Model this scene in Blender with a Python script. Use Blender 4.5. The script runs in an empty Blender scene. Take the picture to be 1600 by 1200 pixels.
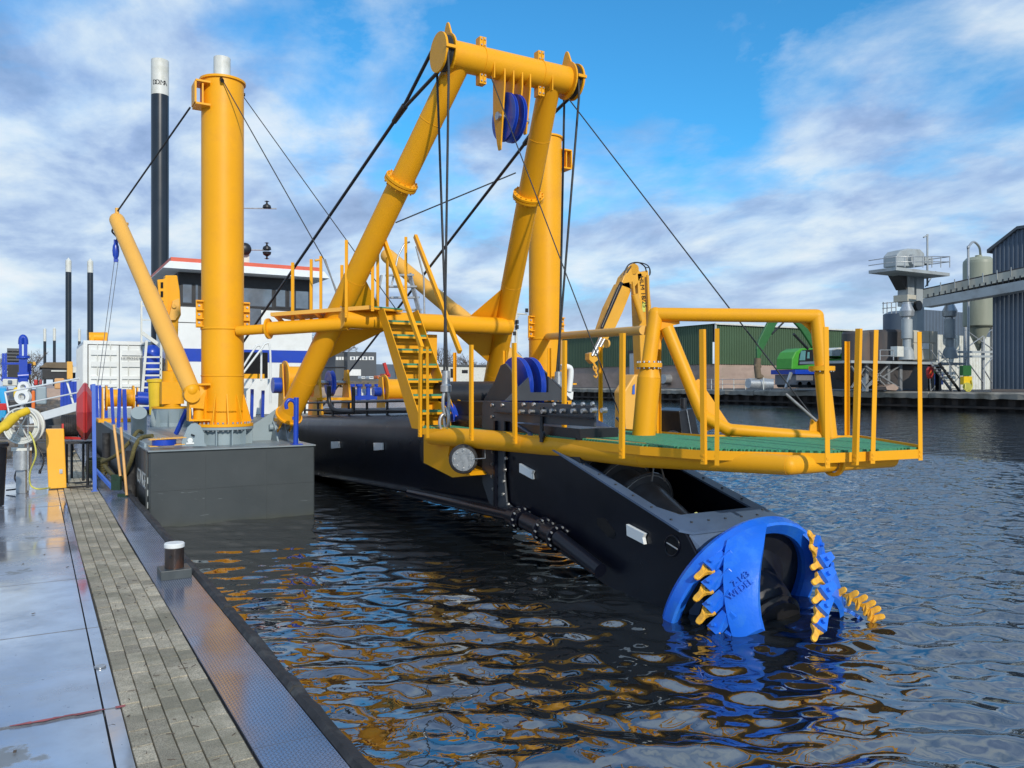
import bpy, math, random
import numpy as np
from mathutils import Vector, Matrix
random.seed(7)
sc = bpy.context.scene
PI = math.pi
# ------------------------------------------------------------------ camera, light, exposure
TH = math.radians(30.2); SN, CS = math.sin(TH), math.cos(TH); FPX = 1280.0; CH = 2.10; HY = 598.0
cd = bpy.data.cameras.new('camera'); cam = bpy.data.objects.new('camera', cd)
sc.collection.objects.link(cam)
cam.location = (0, 0, CH); cam.rotation_euler = (math.radians(90), 0, -TH)
cd.sensor_width = 36; cd.lens = 36*FPX/1600; cd.shift_y = -2/1600
cd.clip_start = 0.1; cd.clip_end = 3000
sc.camera = cam
SUN_AZ = Vector((-0.10, -1.0)).normalized(); SUN_EL = math.radians(27)
sd = bpy.data.lights.new('sun', 'SUN'); sun = bpy.data.objects.new('sun', sd); sc.collection.objects.link(sun)
sd.energy = 3.2; sd.angle = math.radians(1.2); sd.color = (1.0, 0.93, 0.82)
sdir = Vector((SUN_AZ.x*math.cos(SUN_EL), SUN_AZ.y*math.cos(SUN_EL), math.sin(SUN_EL)))
sun.rotation_euler = sdir.to_track_quat('Z', 'Y').to_euler()
sc.view_settings.view_transform = 'Standard'; sc.view_settings.look = 'None'
sc.view_settings.exposure = 0.0; sc.view_settings.gamma = 1.0; sc.view_settings.use_curve_mapping = False

class NT:
    def __init__(s, tree): s.t = tree; s.n = tree.nodes; s.l = tree.links
    def new(s, typ, **kw):
        n = s.n.new(typ)
        for k, v in kw.items():
            if k.startswith('i_'): n.inputs[k[2:].replace('_', ' ')].default_value = v
            else: setattr(n, k, v)
        return n
    def link(s, a, b): s.l.new(a, b)
    def ramp(s, fac, stops):
        r = s.n.new('ShaderNodeValToRGB'); e = r.color_ramp.elements
        while len(e) < len(stops): e.new(0.5)
        for el, (p, c) in zip(e, stops):
            el.position = p; el.color = (c, c, c, 1) if not isinstance(c, tuple) else (*c, 1)
        s.link(fac, r.inputs[0]); return r.outputs[0]
    def math(s, op, a, b=None, c=None):
        m = s.n.new('ShaderNodeMath'); m.operation = op
        for i, x in enumerate((a, b, c)):
            if x is None: continue
            if isinstance(x, (int, float)): m.inputs[i].default_value = x
            else: s.link(x, m.inputs[i])
        return m.outputs[0]
    def mix(s, f, a, b):
        m = s.n.new('ShaderNodeMix'); m.data_type = 'RGBA'
        for i, x in ((0, f), (6, a), (7, b)):
            if isinstance(x, (int, float)): m.inputs[i].default_value = x
            elif isinstance(x, tuple): m.inputs[i].default_value = (*x, 1)
            else: s.link(x, m.inputs[i])
        return m.outputs[2]
    def noise(s, vec, scale, detail=4, rough=.55, dist=0.0):
        n = s.n.new('ShaderNodeTexNoise'); n.inputs['Scale'].default_value = scale
        n.inputs['Detail'].default_value = detail; n.inputs['Roughness'].default_value = rough
        n.inputs['Distortion'].default_value = dist
        s.link(vec, n.inputs['Vector']); return n.outputs['Fac']

w = bpy.data.worlds.new('World'); sc.world = w; w.use_nodes = True
T = NT(w.node_tree); T.n.clear()
out = T.new('ShaderNodeOutputWorld'); bg = T.new('ShaderNodeBackground')
sky = T.new('ShaderNodeTexSky'); sky.sky_type = 'NISHITA'; sky.sun_disc = False
sky.sun_elevation = SUN_EL; sky.sun_rotation = math.atan2(SUN_AZ.x, SUN_AZ.y)
sky.air_density = 1.0; sky.dust_density = 0.3; sky.ozone_density = 2.5
bg.inputs['Strength'].default_value = 0.1
tc = T.new('ShaderNodeTexCoord'); sep = T.new('ShaderNodeSeparateXYZ')
T.link(tc.outputs['Generated'], sep.inputs[0])
zz = T.math('ADD', T.math('MAXIMUM', sep.outputs[2], 0.0), 0.22)
cx = T.math('DIVIDE', sep.outputs[0], zz); cy = T.math('DIVIDE', sep.outputs[1], zz)
cmb = T.new('ShaderNodeCombineXYZ'); T.link(cx, cmb.inputs[0]); T.link(cy, cmb.inputs[1])
mp = T.new('ShaderNodeMapping'); T.link(cmb.outputs[0], mp.inputs[0])
CLOUD_OFF = (14.4, 52.1, 0.0)
GAPS = [(46, 24, 19, -.14), (30, 26, 14, -.10), (16, 8, 14, .05), (15, 22, 6.5, -.12), (60, 14, 8, -.08), (30, 60, 42, .13), (51, 13, 6, .06), (58, 22, 6, .05), (28, 18, 6, .05), (44, 15, 5, -.08), (24, 14, 5, -.10), (2, 16, 24, .06), (64, 22, 7, .06), (52, 17, 7, .07)]
mp.inputs['Location'].default_value = CLOUD_OFF; mp.inputs['Rotation'].default_value = (0, 0, math.radians(25))
mp.inputs['Scale'].default_value = (1.0, 0.80, 1.0)
cv = mp.outputs[0]
big = T.noise(cv, 0.9, 2, .5, .3); med = T.noise(cv, 2.3, 11, .60, .2)
cov = T.math('ADD', T.math('MULTIPLY', big, 0.50), T.math('MULTIPLY', med, 0.64))
low = T.math('MULTIPLY', T.math('SUBTRACT', 1.0, T.math('MINIMUM', T.math('MULTIPLY', sep.outputs[2], 2.4), 1.0)), 0.15)
cov = T.math('ADD', cov, low)
# cloud banks and clear gaps in view, plus a high bank above the view added to brighten water reflections: (azimuth deg from +Y clockwise, elevation deg, half-width deg, amount)
dn = T.new('ShaderNodeVectorMath', operation='NORMALIZE'); T.link(tc.outputs['Generated'], dn.inputs[0])
for az, el, wd, am in GAPS:
    dv = (math.sin(math.radians(az))*math.cos(math.radians(el)), math.cos(math.radians(az))*math.cos(math.radians(el)), math.sin(math.radians(el)))
    dt = T.new('ShaderNodeVectorMath', operation='DOT_PRODUCT'); T.link(dn.outputs[0], dt.inputs[0]); dt.inputs[1].default_value = dv
    c_ = math.cos(math.radians(wd)); mr = T.new('ShaderNodeMapRange'); mr.interpolation_type = 'SMOOTHSTEP'
    T.link(dt.outputs['Value'], mr.inputs[0]); mr.inputs[1].default_value = c_; mr.inputs[2].default_value = 1.0
    mr.inputs[3].default_value = 0.0; mr.inputs[4].default_value = am
    cov = T.math('ADD', cov, mr.outputs[0])
mask = T.ramp(cov, [(0.445, 0.0), (0.53, 0.42), (0.60, 0.86), (0.70, 0.98)])
sh = T.noise(cv, 2.6, 9, .58, .2)
shc = T.ramp(sh, [(0.34, (2.5, 3.7, 6.1)), (0.44, (3.6, 5.0, 7.7)), (0.52, (5.3, 6.8, 8.9)), (0.59, (7.0, 8.2, 9.3)), (0.70, (9.0, 9.4, 9.7))])
hz = T.ramp(T.math('MULTIPLY', sep.outputs[2], 4.0), [(0.0, 0.55), (0.5, 0.2), (1.0, 0.0)])
cloud = T.mix(hz, shc, (6.6, 7.8, 8.9))
tint = T.new('ShaderNodeMix', data_type='RGBA', blend_type='MULTIPLY'); tint.inputs[0].default_value = 1.0
T.link(sky.outputs[0], tint.inputs[6]); tint.inputs[7].default_value = (0.46, 1.45, 1.88, 1)
paleh = T.ramp(sep.outputs[2], [(0.0, .85), (0.10, .55), (0.26, 0.0)])
base = T.mix(paleh, tint.outputs[2], (4.6, 7.0, 9.3))
skyc = T.mix(mask, base, cloud)
T.link(skyc, bg.inputs['Color']); T.link(bg.outputs[0], out.inputs['Surface'])

# ------------------------------------------------------------------ materials
MATS = {}
def mat(name, col, rough=.5, metal=0.0, var=.12, vs=3.0, bump=0.0, bs=40.0, dirt=None, dirt_amt=.5, ds=2.0,
        rvar=.15, coat=0.0, stretch=(1, 1, 1), spec=.5, extra=None):
    if name in MATS: return MATS[name]
    m = bpy.data.materials.new(name); m.use_nodes = True; t = NT(m.node_tree); t.n.clear()
    o = t.new('ShaderNodeOutputMaterial'); b = t.new('ShaderNodeBsdfPrincipled'); t.link(b.outputs[0], o.inputs[0])
    c = t.new('ShaderNodeTexCoord'); mpn = t.new('ShaderNodeMapping'); t.link(c.outputs['Object'], mpn.inputs[0])
    mpn.inputs['Scale'].default_value = stretch; v = mpn.outputs[0]
    n1 = t.noise(v, vs, 5)
    a = tuple(x*(1-var) for x in col); d = tuple(min(1, x*(1+var)) for x in col)
    f = t.ramp(n1, [(.3, 0.0), (.7, 1.0)])
    cc = t.mix(f, a, d)
    if dirt:
        n2 = t.noise(v, ds, 8, .65)
        df = t.math('MULTIPLY', t.ramp(n2, [(.50, 0.0), (.66, 1.0)]), dirt_amt); cc = t.mix(df, cc, dirt)
    rr = t.math('ADD', rough-rvar/2, t.math('MULTIPLY', t.noise(v, vs*1.7, 4), rvar))
    if extra: cc, rr = extra(t, v, cc, rr, b)
    t.link(cc, b.inputs['Base Color']); t.link(rr, b.inputs['Roughness'])
    b.inputs['Metallic'].default_value = metal
    b.inputs['Specular IOR Level'].default_value = spec
    if coat: b.inputs['Coat Weight'].default_value = coat; b.inputs['Coat Roughness'].default_value = .08
    if bump:
        bn = t.new('ShaderNodeBump'); bn.inputs['Strength'].default_value = bump; bn.inputs['Distance'].default_value = .01
        t.link(t.noise(v, bs, 4), bn.inputs['Height']); t.link(bn.outputs[0], b.inputs['Normal'])
    MATS[name] = m; return m

YEL = mat('yellow_paint', (.82, .37, .008), .46, spec=.28, var=.05, vs=1.5, bump=.12, bs=12, dirt=(.55, .24, .03), dirt_amt=.22, ds=3, rvar=.12)
YEL2 = mat('tan_yellow_paint', (.76, .40, .07), .45, spec=.38, var=.05, vs=1.5, bump=.1, bs=12)
LEM = mat('lemon_plastic', (.72, .50, .02), .5, var=.1)
CABY = mat('cabinet_yellow', (.86, .42, .02), .35, var=.03, dirt=(.5, .3, .05), dirt_amt=.2)
BLU = mat('blue_paint', (.012, .055, .42), .3, var=.08, vs=2, dirt=(.03, .06, .2), dirt_amt=.3)
CUT = mat('cutter_blue', (.012, .15, .74), .33, var=.10, vs=3, bump=.22, bs=30, dirt=(.05, .24, .66), dirt_amt=.5, ds=5)
GOLD = mat('tooth_gold', (.88, .44, .03), .38, var=.1, vs=8, bump=.2, bs=60, dirt=(.45, .2, .05), dirt_amt=.4, ds=12)
NAVY = mat('navy_black_paint', (.0035, .0045, .010), .30, var=.2, vs=2, bump=.08, bs=5, dirt=(.009, .011, .018), dirt_amt=.35, ds=2.5, spec=.35)
RIM = mat('blue_grey_paint', (.085, .13, .21), .42, var=.1, vs=4, dirt=(.05, .07, .1), dirt_amt=.4)
BLK = mat('black_steel', (.012, .013, .016), .4, var=.3, vs=5, dirt=(.04, .035, .03), dirt_amt=.3)
RUB = mat('black_rubber', (.018, .018, .02), .75, var=.4, vs=9, bump=.5, bs=30, dirt=(.08, .08, .075), dirt_amt=.6, ds=6)
HULL = mat('grey_hull_paint', (.038, .047, .050), .42, var=.12, vs=1.2, bump=.15, bs=2.2, dirt=(.095, .11, .11), dirt_amt=.45, ds=1.6, stretch=(1, 1, .8))
DECK = mat('grey_deck_paint', (.20, .245, .265), .35, var=.14, vs=2, dirt=(.32, .30, .27), dirt_amt=.45, ds=1.2, rvar=.4)
PADG = mat('light_grey_paint', (.26, .33, .36), .45, var=.08, vs=3)
WHT = mat('white_paint', (.72, .74, .72), .45, var=.05, vs=2, dirt=(.5, .5, .46), dirt_amt=.25, ds=1.5)
WHT2 = mat('offwhite_paint', (.62, .63, .58), .5, var=.08, vs=3, dirt=(.4, .4, .3), dirt_amt=.4)
RED = mat('red_plastic', (.50, .035, .03), .38, var=.08, vs=3)
REDR = mat('red_roof', (.62, .10, .05), .5, var=.08)
GRN = mat('green_grating', (.045, .23, .12), .6, var=.2, vs=20)
GALV = mat('galvanised_steel', (.42, .44, .45), .38, metal=.6, var=.18, vs=14, dirt=(.3, .3, .3), dirt_amt=.4, ds=9)
DULL = mat('dull_zinc', (.20, .21, .22), .6, metal=.2, var=.2, vs=20)
STL = mat('bare_steel', (.45, .45, .44), .3, metal=.85, var=.2, vs=20, rvar=.3)
ROPE = mat('wire_rope', (.035, .038, .04), .55, metal=.3, var=.3, vs=60)
HEMP = mat('olive_mooring_rope', (.115, .10, .035), .85, var=.35, vs=40, bump=.8, bs=70)
WOOD = mat('broom_wood', (.60, .33, .11), .5, var=.2, vs=8, stretch=(1, 1, .2))
BRUSH = mat('brush_green', (.01, .035, .02), .8, var=.4, vs=40)
GLS = mat('dark_glass', (.13, .16, .20), .06, var=.2, spec=.9, rvar=.02)  # base colour lightened to carry the sky's reflection in the panes
WALLG = mat('dark_cladding', (.085, .115, .155), .5, var=.08, vs=.6)
OFFG = mat('office_cladding', (.07, .08, .09), .5, var=.08, vs=.3)
SHED = mat('green_cladding', (.058, .105, .052), .55, var=.06, vs=.4, dirt=(.07, .13, .07), dirt_amt=.5, ds=.2)
CONC = mat('stained_concrete', (.38, .285, .235), .85, var=.2, vs=.5, bump=.3, bs=6, dirt=(.20, .17, .12), dirt_amt=.8, ds=.25, stretch=(1, 1, 1.8))
QCON = mat('quay_concrete', (.26, .24, .20), .85, var=.3, vs=.9, bump=.6, bs=5, dirt=(.09, .08, .055), dirt_amt=.8, ds=.5)
PILE = mat('sheet_piling', (.030, .024, .020), .85, var=.4, vs=1, dirt=(.06, .035, .02), dirt_amt=.5)
YARD = mat('yard_asphalt', (.055, .053, .055), .6, var=.2, vs=.3, dirt=(.09, .085, .08), dirt_amt=.5, ds=.2)
GRYP = mat('plant_grey', (.34, .375, .385), .5, var=.12, vs=.8, dirt=(.18, .17, .15), dirt_amt=.5, ds=.5)
DKP = mat('plant_dark', (.06, .055, .055), .6, var=.3, vs=.6, dirt=(.16, .10, .07), dirt_amt=.6, ds=.4, stretch=(1, 1, .35))
BEIGE = mat('plant_beige', (.50, .47, .38), .55, var=.1, vs=.8, dirt=(.22, .17, .12), dirt_amt=.5, ds=.4, stretch=(1, 1, .4))
SILO = mat('silo_paint', (.28, .30, .23), .5, var=.12, vs=.5, dirt=(.12, .13, .085), dirt_amt=.7, ds=.35, stretch=(1, 1, .3))
HAND = mat('handler_green', (.055, .30, .03), .45, var=.08)
HDKG = mat('handler_dark_green', (.03, .13, .04), .45, var=.1)
BRN = mat('brown_timber', (.16, .12, .075), .85, var=.3, vs=2, dirt=(.08, .06, .04), dirt_amt=.6)
TRNK = mat('bare_twigs', (.10, .075, .055), .9, var=.25, vs=2)
ORG = mat('safety_orange', (.75, .17, .03), .5)
CYAN = mat('car_cyan', (.02, .32, .62), .2, coat=.6, var=.03)
REFL = mat('tail_light_red', (.5, .02, .02), .15)
HOSEY = mat('hose_yellow', (.55, .52, .10), .5)

def brick_extra(t, v, cc, rr, b):
    oi = t.new('ShaderNodeObjectInfo')
    k = t.math('ADD', .72, t.math('MULTIPLY', oi.outputs['Random'], .55))
    mm = t.new('ShaderNodeMix', data_type='RGBA', blend_type='MULTIPLY'); mm.inputs[0].default_value = 1
    gb = t.new('ShaderNodeCombineColor'); [t.link(k, gb.inputs[i]) for i in range(3)]
    t.link(cc, mm.inputs[6]); t.link(gb.outputs[0], mm.inputs[7])
    g = t.new('ShaderNodeNewGeometry')
    sp = t.ramp(t.noise(g.outputs['Position'], 160, 3, .7), [(.42, .55), (.5, 1.0), (.62, 1.25)])
    m2 = t.new('ShaderNodeMix', data_type='RGBA', blend_type='MULTIPLY'); m2.inputs[0].default_value = 1
    t.link(mm.outputs[2], m2.inputs[6]); t.link(sp, m2.inputs[7])
    moss = t.ramp(t.noise(g.outputs['Position'], 2.2, 6, .6), [(.45, 0.0), (.62, .6)])
    return t.mix(moss, m2.outputs[2], (.19, .175, .115)), rr
PAV = mat('concrete_paver', (.43, .375, .275), .8, var=.16, vs=12, bump=.9, bs=150, extra=brick_extra)

def wet_extra(t, v, cc, rr, b):
    g = t.new('ShaderNodeNewGeometry')
    n = t.noise(g.outputs['Position'], .55, 4, .5)
    n2 = t.noise(g.outputs['Position'], 5, 5, .6)
    r = t.ramp(t.math('ADD', t.math('MULTIPLY', n, .8), t.math('MULTIPLY', n2, .25)), [(.40, .05), (.52, .13), (.66, .36)])
    c2 = t.mix(t.ramp(n2, [(.4, 0.0), (.7, .6)]), cc, (.33, .36, .41))
    spk = t.ramp(t.noise(g.outputs['Position'], 38, 2, .5), [(.73, 0.0), (.76, .8)])
    dry = t.ramp(t.noise(g.outputs['Position'], 1.1, 6, .65), [(.66, 0.0), (.68, .75)])
    c2 = t.mix(dry, c2, (.24, .245, .23))
    r = t.math('ADD', r, t.math('MULTIPLY', dry, .35))
    return t.mix(spk, c2, (.02, .02, .02)), r
WET = mat('wet_steel_plate', (.46, .50, .57), .2, metal=.6, var=.15, vs=1.5, bump=.05, bs=3, extra=wet_extra, spec=.9)

def tread_extra(t, v, cc, rr, b):
    g = t.new('ShaderNodeNewGeometry')
    n = t.noise(g.outputs['Position'], 1.3, 4, .5)
    r = t.ramp(n, [(.4, .12), (.65, .30)])
    return cc, r
TREAD = mat('wet_chequer_plate', (.24, .28, .37), .22, metal=.6, var=.15, vs=2, extra=tread_extra, spec=.9)
def tread_bump(m):
    t = NT(m.node_tree); b = [n for n in t.n if n.type == 'BSDF_PRINCIPLED'][0]
    g = t.new('ShaderNodeNewGeometry'); s = t.new('ShaderNodeSeparateXYZ'); t.link(g.outputs['Position'], s.inputs[0])
    P = .036
    def lug(a, bb, shift):
        x = t.math('SUBTRACT', t.math('FRACT', t.math('ADD', t.math('DIVIDE', a, P), shift)), .5)
        y = t.math('SUBTRACT', t.math('FRACT', t.math('ADD', t.math('DIVIDE', bb, P), shift)), .5)
        dd = t.math('ADD', t.math('MULTIPLY', t.math('MULTIPLY', x, x), 7.0), t.math('MULTIPLY', t.math('MULTIPLY', y, y), 70.0))
        return t.math('SUBTRACT', 1.0, t.math('MINIMUM', dd, 1.0))
    p = t.math('ADD', s.outputs[0], s.outputs[1]); q = t.math('SUBTRACT', s.outputs[0], s.outputs[1])
    h = t.math('MAXIMUM', lug(p, q, 0.0), lug(q, p, .5))
    rl = b.inputs['Roughness'].links[0].from_socket; t.link(t.math('ADD', rl, t.math('MULTIPLY', h, .28)), b.inputs['Roughness'])
    cl = b.inputs['Base Color'].links[0].from_socket; t.link(t.mix(t.math('MULTIPLY', h, .6), cl, (.10, .11, .14)), b.inputs['Base Color'])
    bn = t.new('ShaderNodeBump'); bn.inputs['Strength'].default_value = 1.0; bn.inputs['Distance'].default_value = .006
    t.link(h, bn.inputs['Height']); t.link(bn.outputs[0], b.inputs['Normal'])
tread_bump(TREAD)

def scratch_extra(t, v, cc, rr, b):
    s = t.new('ShaderNodeMapping'); t.link(v, s.inputs[0]); s.inputs['Rotation'].default_value = (.4, .9, .3); s.inputs['Scale'].default_value = (1, 1, 9)
    n = t.noise(s.outputs[0], 2.6, 6, .7, .6); msk = t.noise(v, 1.1, 3)
    f = t.math('MULTIPLY', t.ramp(n, [(.66, 0.0), (.685, 1.0)]), t.ramp(msk, [(.52, 0.0), (.62, .55)]))
    sz = t.new('ShaderNodeSeparateXYZ'); t.link(v, sz.inputs[0])
    wl = t.ramp(t.math('ADD', sz.outputs[2], t.math('MULTIPLY', t.noise(v, 5, 5), .12)), [(.06, .6), (.12, .15), (.2, 0.0)])
    c2 = t.mix(f, cc, (.26, .30, .30))
    return t.mix(wl, c2, (.045, .05, .035)), rr
HULLF = mat('grey_hull_paint_scratched', (.038, .047, .050), .42, var=.12, vs=1.2, bump=.15, bs=2.2, dirt=(.055, .064, .068), dirt_amt=.35, ds=1.6, extra=scratch_extra)

def water_mat():
    m = bpy.data.materials.new('canal_water'); m.use_nodes = True; t = NT(m.node_tree); t.n.clear()
    o = t.new('ShaderNodeOutputMaterial'); b = t.new('ShaderNodeBsdfPrincipled'); t.link(b.outputs[0], o.inputs[0])
    b.inputs['Base Color'].default_value = (.010, .012, .013, 1); b.inputs['Roughness'].default_value = .02
    b.inputs['IOR'].default_value = 2.8; b.inputs['Specular IOR Level'].default_value = .6; b.inputs['Specular Tint'].default_value = (.9, .95, 1, 1)
    g = t.new('ShaderNodeNewGeometry')
    mp1 = t.new('ShaderNodeMapping'); t.link(g.outputs['Position'], mp1.inputs[0])
    mp1.inputs['Rotation'].default_value = (0, 0, math.radians(-25)); mp1.inputs['Scale'].default_value = (.55, 1.25, 1)
    h = t.math('ADD', t.math('MULTIPLY', t.noise(mp1.outputs[0], 6.0, 3, .5, .3), .40),
               t.math('MULTIPLY', t.noise(mp1.outputs[0], 1.7, 3, .5, .2), 1.0))
    # open water off the lee side is choppier
    s = t.new('ShaderNodeSeparateXYZ'); t.link(g.outputs['Position'], s.inputs[0])
    st = t.ramp(t.math('MULTIPLY', s.outputs[0], .04), [(.22, .05), (.42, .60), (.85, 1.0)])
    bn = t.new('ShaderNodeBump'); bn.inputs['Distance'].default_value = .075
    t.link(st, bn.inputs['Strength']); t.link(h, bn.inputs['Height']); t.link(bn.outputs[0], b.inputs['Normal'])
    return m
WATER = water_mat()

# ------------------------------------------------------------------ geometry helpers
def P(px, py, d=None, u=None, v=None, z=None):
    x = (px-800)/FPX; k = -(py-HY)/FPX; du = CS*x+SN; dv = -SN*x+CS
    if u is not None: d = u/du
    if v is not None: d = v/dv
    if z is not None: d = (z-CH)/k
    return Vector((du*d, dv*d, CH+k*d))
V3 = lambda *a: Vector(a)
def frame(ax):
    ax = ax.normalized(); h = Vector((0, 0, 1)) if abs(ax.z) < .95 else Vector((0, 1, 0))
    a = ax.cross(h).normalized(); b = a.cross(ax).normalized(); return a, b
class M:
    def __init__(s): s.v = []; s.f = []; s.sm = []; s.pr = []
    def add(s, vs, fs, smooth=False):
        o = len(s.v); s.v += [tuple(x) for x in vs]; s.pr.append((o, len(s.v), len(s.f), len(s.f)+len(fs))); s.f += [[o+i for i in f] for f in fs]; s.sm += [smooth]*len(fs); return s
    def obox(s, c, a, b, d):
        c = Vector(c); vs = [c+i*a+j*b+k*d for k in (-1, 1) for j in (-1, 1) for i in (-1, 1)]
        return s.add(vs, [[0, 2, 3, 1], [4, 5, 7, 6], [0, 1, 5, 4], [2, 6, 7, 3], [0, 4, 6, 2], [1, 3, 7, 5]])
    def box(s, x0, x1, y0, y1, z0, z1):
        return s.obox(((x0+x1)/2, (y0+y1)/2, (z0+z1)/2), V3((x1-x0)/2, 0, 0), V3(0, (y1-y0)/2, 0), V3(0, 0, (z1-z0)/2))
    def beam(s, p0, p1, wd, ht, up=None):
        p0, p1 = Vector(p0), Vector(p1); ax = (p1-p0)
        a, b = frame(ax)
        if up is not None: a = ax.cross(Vector(up)).normalized(); b = a.cross(ax).normalized()
        return s.obox((p0+p1)/2, a*wd/2, b*ht/2, ax/2)
    def tube(s, p0, p1, r0, r1=None, n=20, caps=True):
        r1 = r0 if r1 is None else r1; p0, p1 = Vector(p0), Vector(p1); a, b = frame(p1-p0)
        R = [a*math.cos(2*PI*i/n)+b*math.sin(2*PI*i/n) for i in range(n)]
        s.add([p0+r*r0 for r in R]+[p1+r*r1 for r in R], [[i, (i+1) % n, n+(i+1) % n, n+i] for i in range(n)], True)
        if caps:
            s.add([p0+r*r0 for r in R], [list(range(n))[::-1]]); s.add([p1+r*r1 for r in R], [list(range(n))])
        return s
    def pipe(s, pts, r, n=8, caps=True, closed=False):
        pts = [Vector(p) for p in pts]; rings = []; m = len(pts); a = None
        rr = r if isinstance(r, (list, tuple)) else [r]*m
        for i, p in enumerate(pts):
            if closed: t = (pts[(i+1) % m]-pts[i-1])
            else: t = pts[min(i+1, m-1)]-pts[max(i-1, 0)]
            t.normalize()
            if a is None: a, b = frame(t)
            a = (a-t*a.dot(t)).normalized(); b = t.cross(a)
            k = 1.0
            if 0 < i < m-1 and not closed:
                c = (pts[i]-pts[i-1]).normalized().dot(t); k = 1/max(.5, c)
            rings.append([p+(a*math.cos(2*PI*j/n)+b*math.sin(2*PI*j/n))*rr[i]*(k if n > 10 else 1) for j in range(n)])
        vs = [x for R in rings for x in R]; fs = []
        for i in range(m if closed else m-1):
            k2 = (i+1) % m
            fs += [[i*n+j, i*n+(j+1) % n, k2*n+(j+1) % n, k2*n+j] for j in range(n)]
        s.add(vs, fs, True)
        if caps and not closed: s.add(rings[0], [list(range(n))[::-1]]); s.add(rings[-1], [list(range(n))])
        return s
    def lathe(s, o, ax, prof, n=28, smooth=True, arc=None):
        o = Vector(o); ax = Vector(ax).normalized(); a, b = frame(ax); m = len(prof)
        for k in range(m-1):
            (r0, h0), (r1, h1) = prof[k], prof[k+1]
            A = [o+ax*h0+(a*math.cos(2*PI*i/n)+b*math.sin(2*PI*i/n))*r0 for i in range(n)]
            B = [o+ax*h1+(a*math.cos(2*PI*i/n)+b*math.sin(2*PI*i/n))*r1 for i in range(n)]
            s.add(A+B, [[i, (i+1) % n, n+(i+1) % n, n+i] for i in range(n)], smooth)
        return s
    def prism(s, poly, vec):
        poly = [Vector(p) for p in poly]; vec = Vector(vec); n = len(poly)
        s.add(poly+[p+vec for p in poly], [list(range(n))[::-1], [n+i for i in range(n)]]+[[i, (i+1) % n, n+(i+1) % n, n+i] for i in range(n)]); return s
    def bolts(s, pts, ax, r=.018, h=.02):
        for p in pts: s.tube(p, Vector(p)+Vector(ax).normalized()*h, r, r*.85, 7)
        return s
    def sphere(s, c, r, n=12, sc3=(1, 1, 1)):
        c = Vector(c); vs = []; m = n//2
        for i in range(m+1):
            for j in range(n):
                th = PI*i/m; ph = 2*PI*j/n
                vs.append(c+V3(r*sc3[0]*math.sin(th)*math.cos(ph), r*sc3[1]*math.sin(th)*math.sin(ph), r*sc3[2]*math.cos(th)))
        return s.add(vs, [[i*n+j, (i+1)*n+j, (i+1)*n+(j+1) % n, i*n+(j+1) % n] for i in range(m) for j in range(n)], True)

COL = sc.collection; ORI = {}
def clusters(mb, tol=.006):
    bb = []
    for a, b, c, d in mb.pr:
        v = np.array(mb.v[a:b]); bb.append((v.min(0)-tol, v.max(0)+tol))
    n = len(bb); par = list(range(n))
    def root(i):
        while par[i] != i: i = par[i]
        return i
    for i in range(n):
        for j in range(i):
            if (bb[i][0] <= bb[j][1]).all() and (bb[j][0] <= bb[i][1]).all():
                a, b = root(i), root(j)
                if a != b: par[a] = b
    g = {}
    for i in range(n): g.setdefault(root(i), []).append(i)
    out_ = []
    for ids in g.values():
        m = M()
        for i in sorted(ids):
            a, b, c, d = mb.pr[i]; o = len(m.v); m.v += mb.v[a:b]; m.pr.append((o, len(m.v), len(m.f), len(m.f)+d-c))
            m.f += [[o+k-a for k in f] for f in mb.f[c:d]]; m.sm += mb.sm[c:d]
        out_.append(m)
    return sorted(out_, key=lambda m: -len(m.v))
def build(mb, name, material, parent=None, label=None, cat=None, group=None, kind=None, bevel=0, origin=None, split=True):
    if split and parent is not None and kind is None and 1 < len(mb.pr) < 400:
        cl = clusters(mb)
        if len(cl) > 1:
            first = build(cl[0], name, material, parent, label, cat, group, kind, bevel, origin, False)
            for m in cl[1:]: build(m, name, material, parent, None, None, None, None, bevel, origin, False)
            return first
    org = ORI[parent.name] if parent is not None else Vector(origin if origin is not None else (0, 0, 0))
    me = bpy.data.meshes.new(name)
    me.from_pydata([(x-org.x, y-org.y, z-org.z) for x, y, z in mb.v], [], mb.f)
    me.polygons.foreach_set('use_smooth', mb.sm); me.materials.append(material); me.update()
    o = bpy.data.objects.new(name, me); COL.objects.link(o)
    if parent is not None: o.parent = parent
    else: o.location = org
    ORI[o.name] = org
    if label: o['label'] = label
    if cat: o['category'] = cat
    if group: o['group'] = group
    if kind: o['kind'] = kind
    if bevel:
        bm = o.modifiers.new('bevel', 'BEVEL'); bm.width = bevel; bm.segments = 2; bm.limit_method = 'ANGLE'; bm.angle_limit = .7
    return o
def thing(name, loc, label, cat, group=None):
    o = bpy.data.objects.new(name, None); COL.objects.link(o); o.location = loc; o.empty_display_size = .1
    o['label'] = label; o['category'] = cat
    if group: o['group'] = group
    ORI[o.name] = Vector(loc); return o
def child(src, parent, loc):            # another instance of a mesh part, moved by loc
    c = src.copy(); COL.objects.link(c); c.parent = parent; c.location = loc
    ORI[c.name] = ORI[parent.name] + Vector(loc); return c
def copy_tree(o, parent=None):
    c = o.copy(); COL.objects.link(c); c.parent = parent; ORI[c.name] = ORI.get(o.name, Vector())
    for ch in list(o.children): copy_tree(ch, c)
    return c
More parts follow.
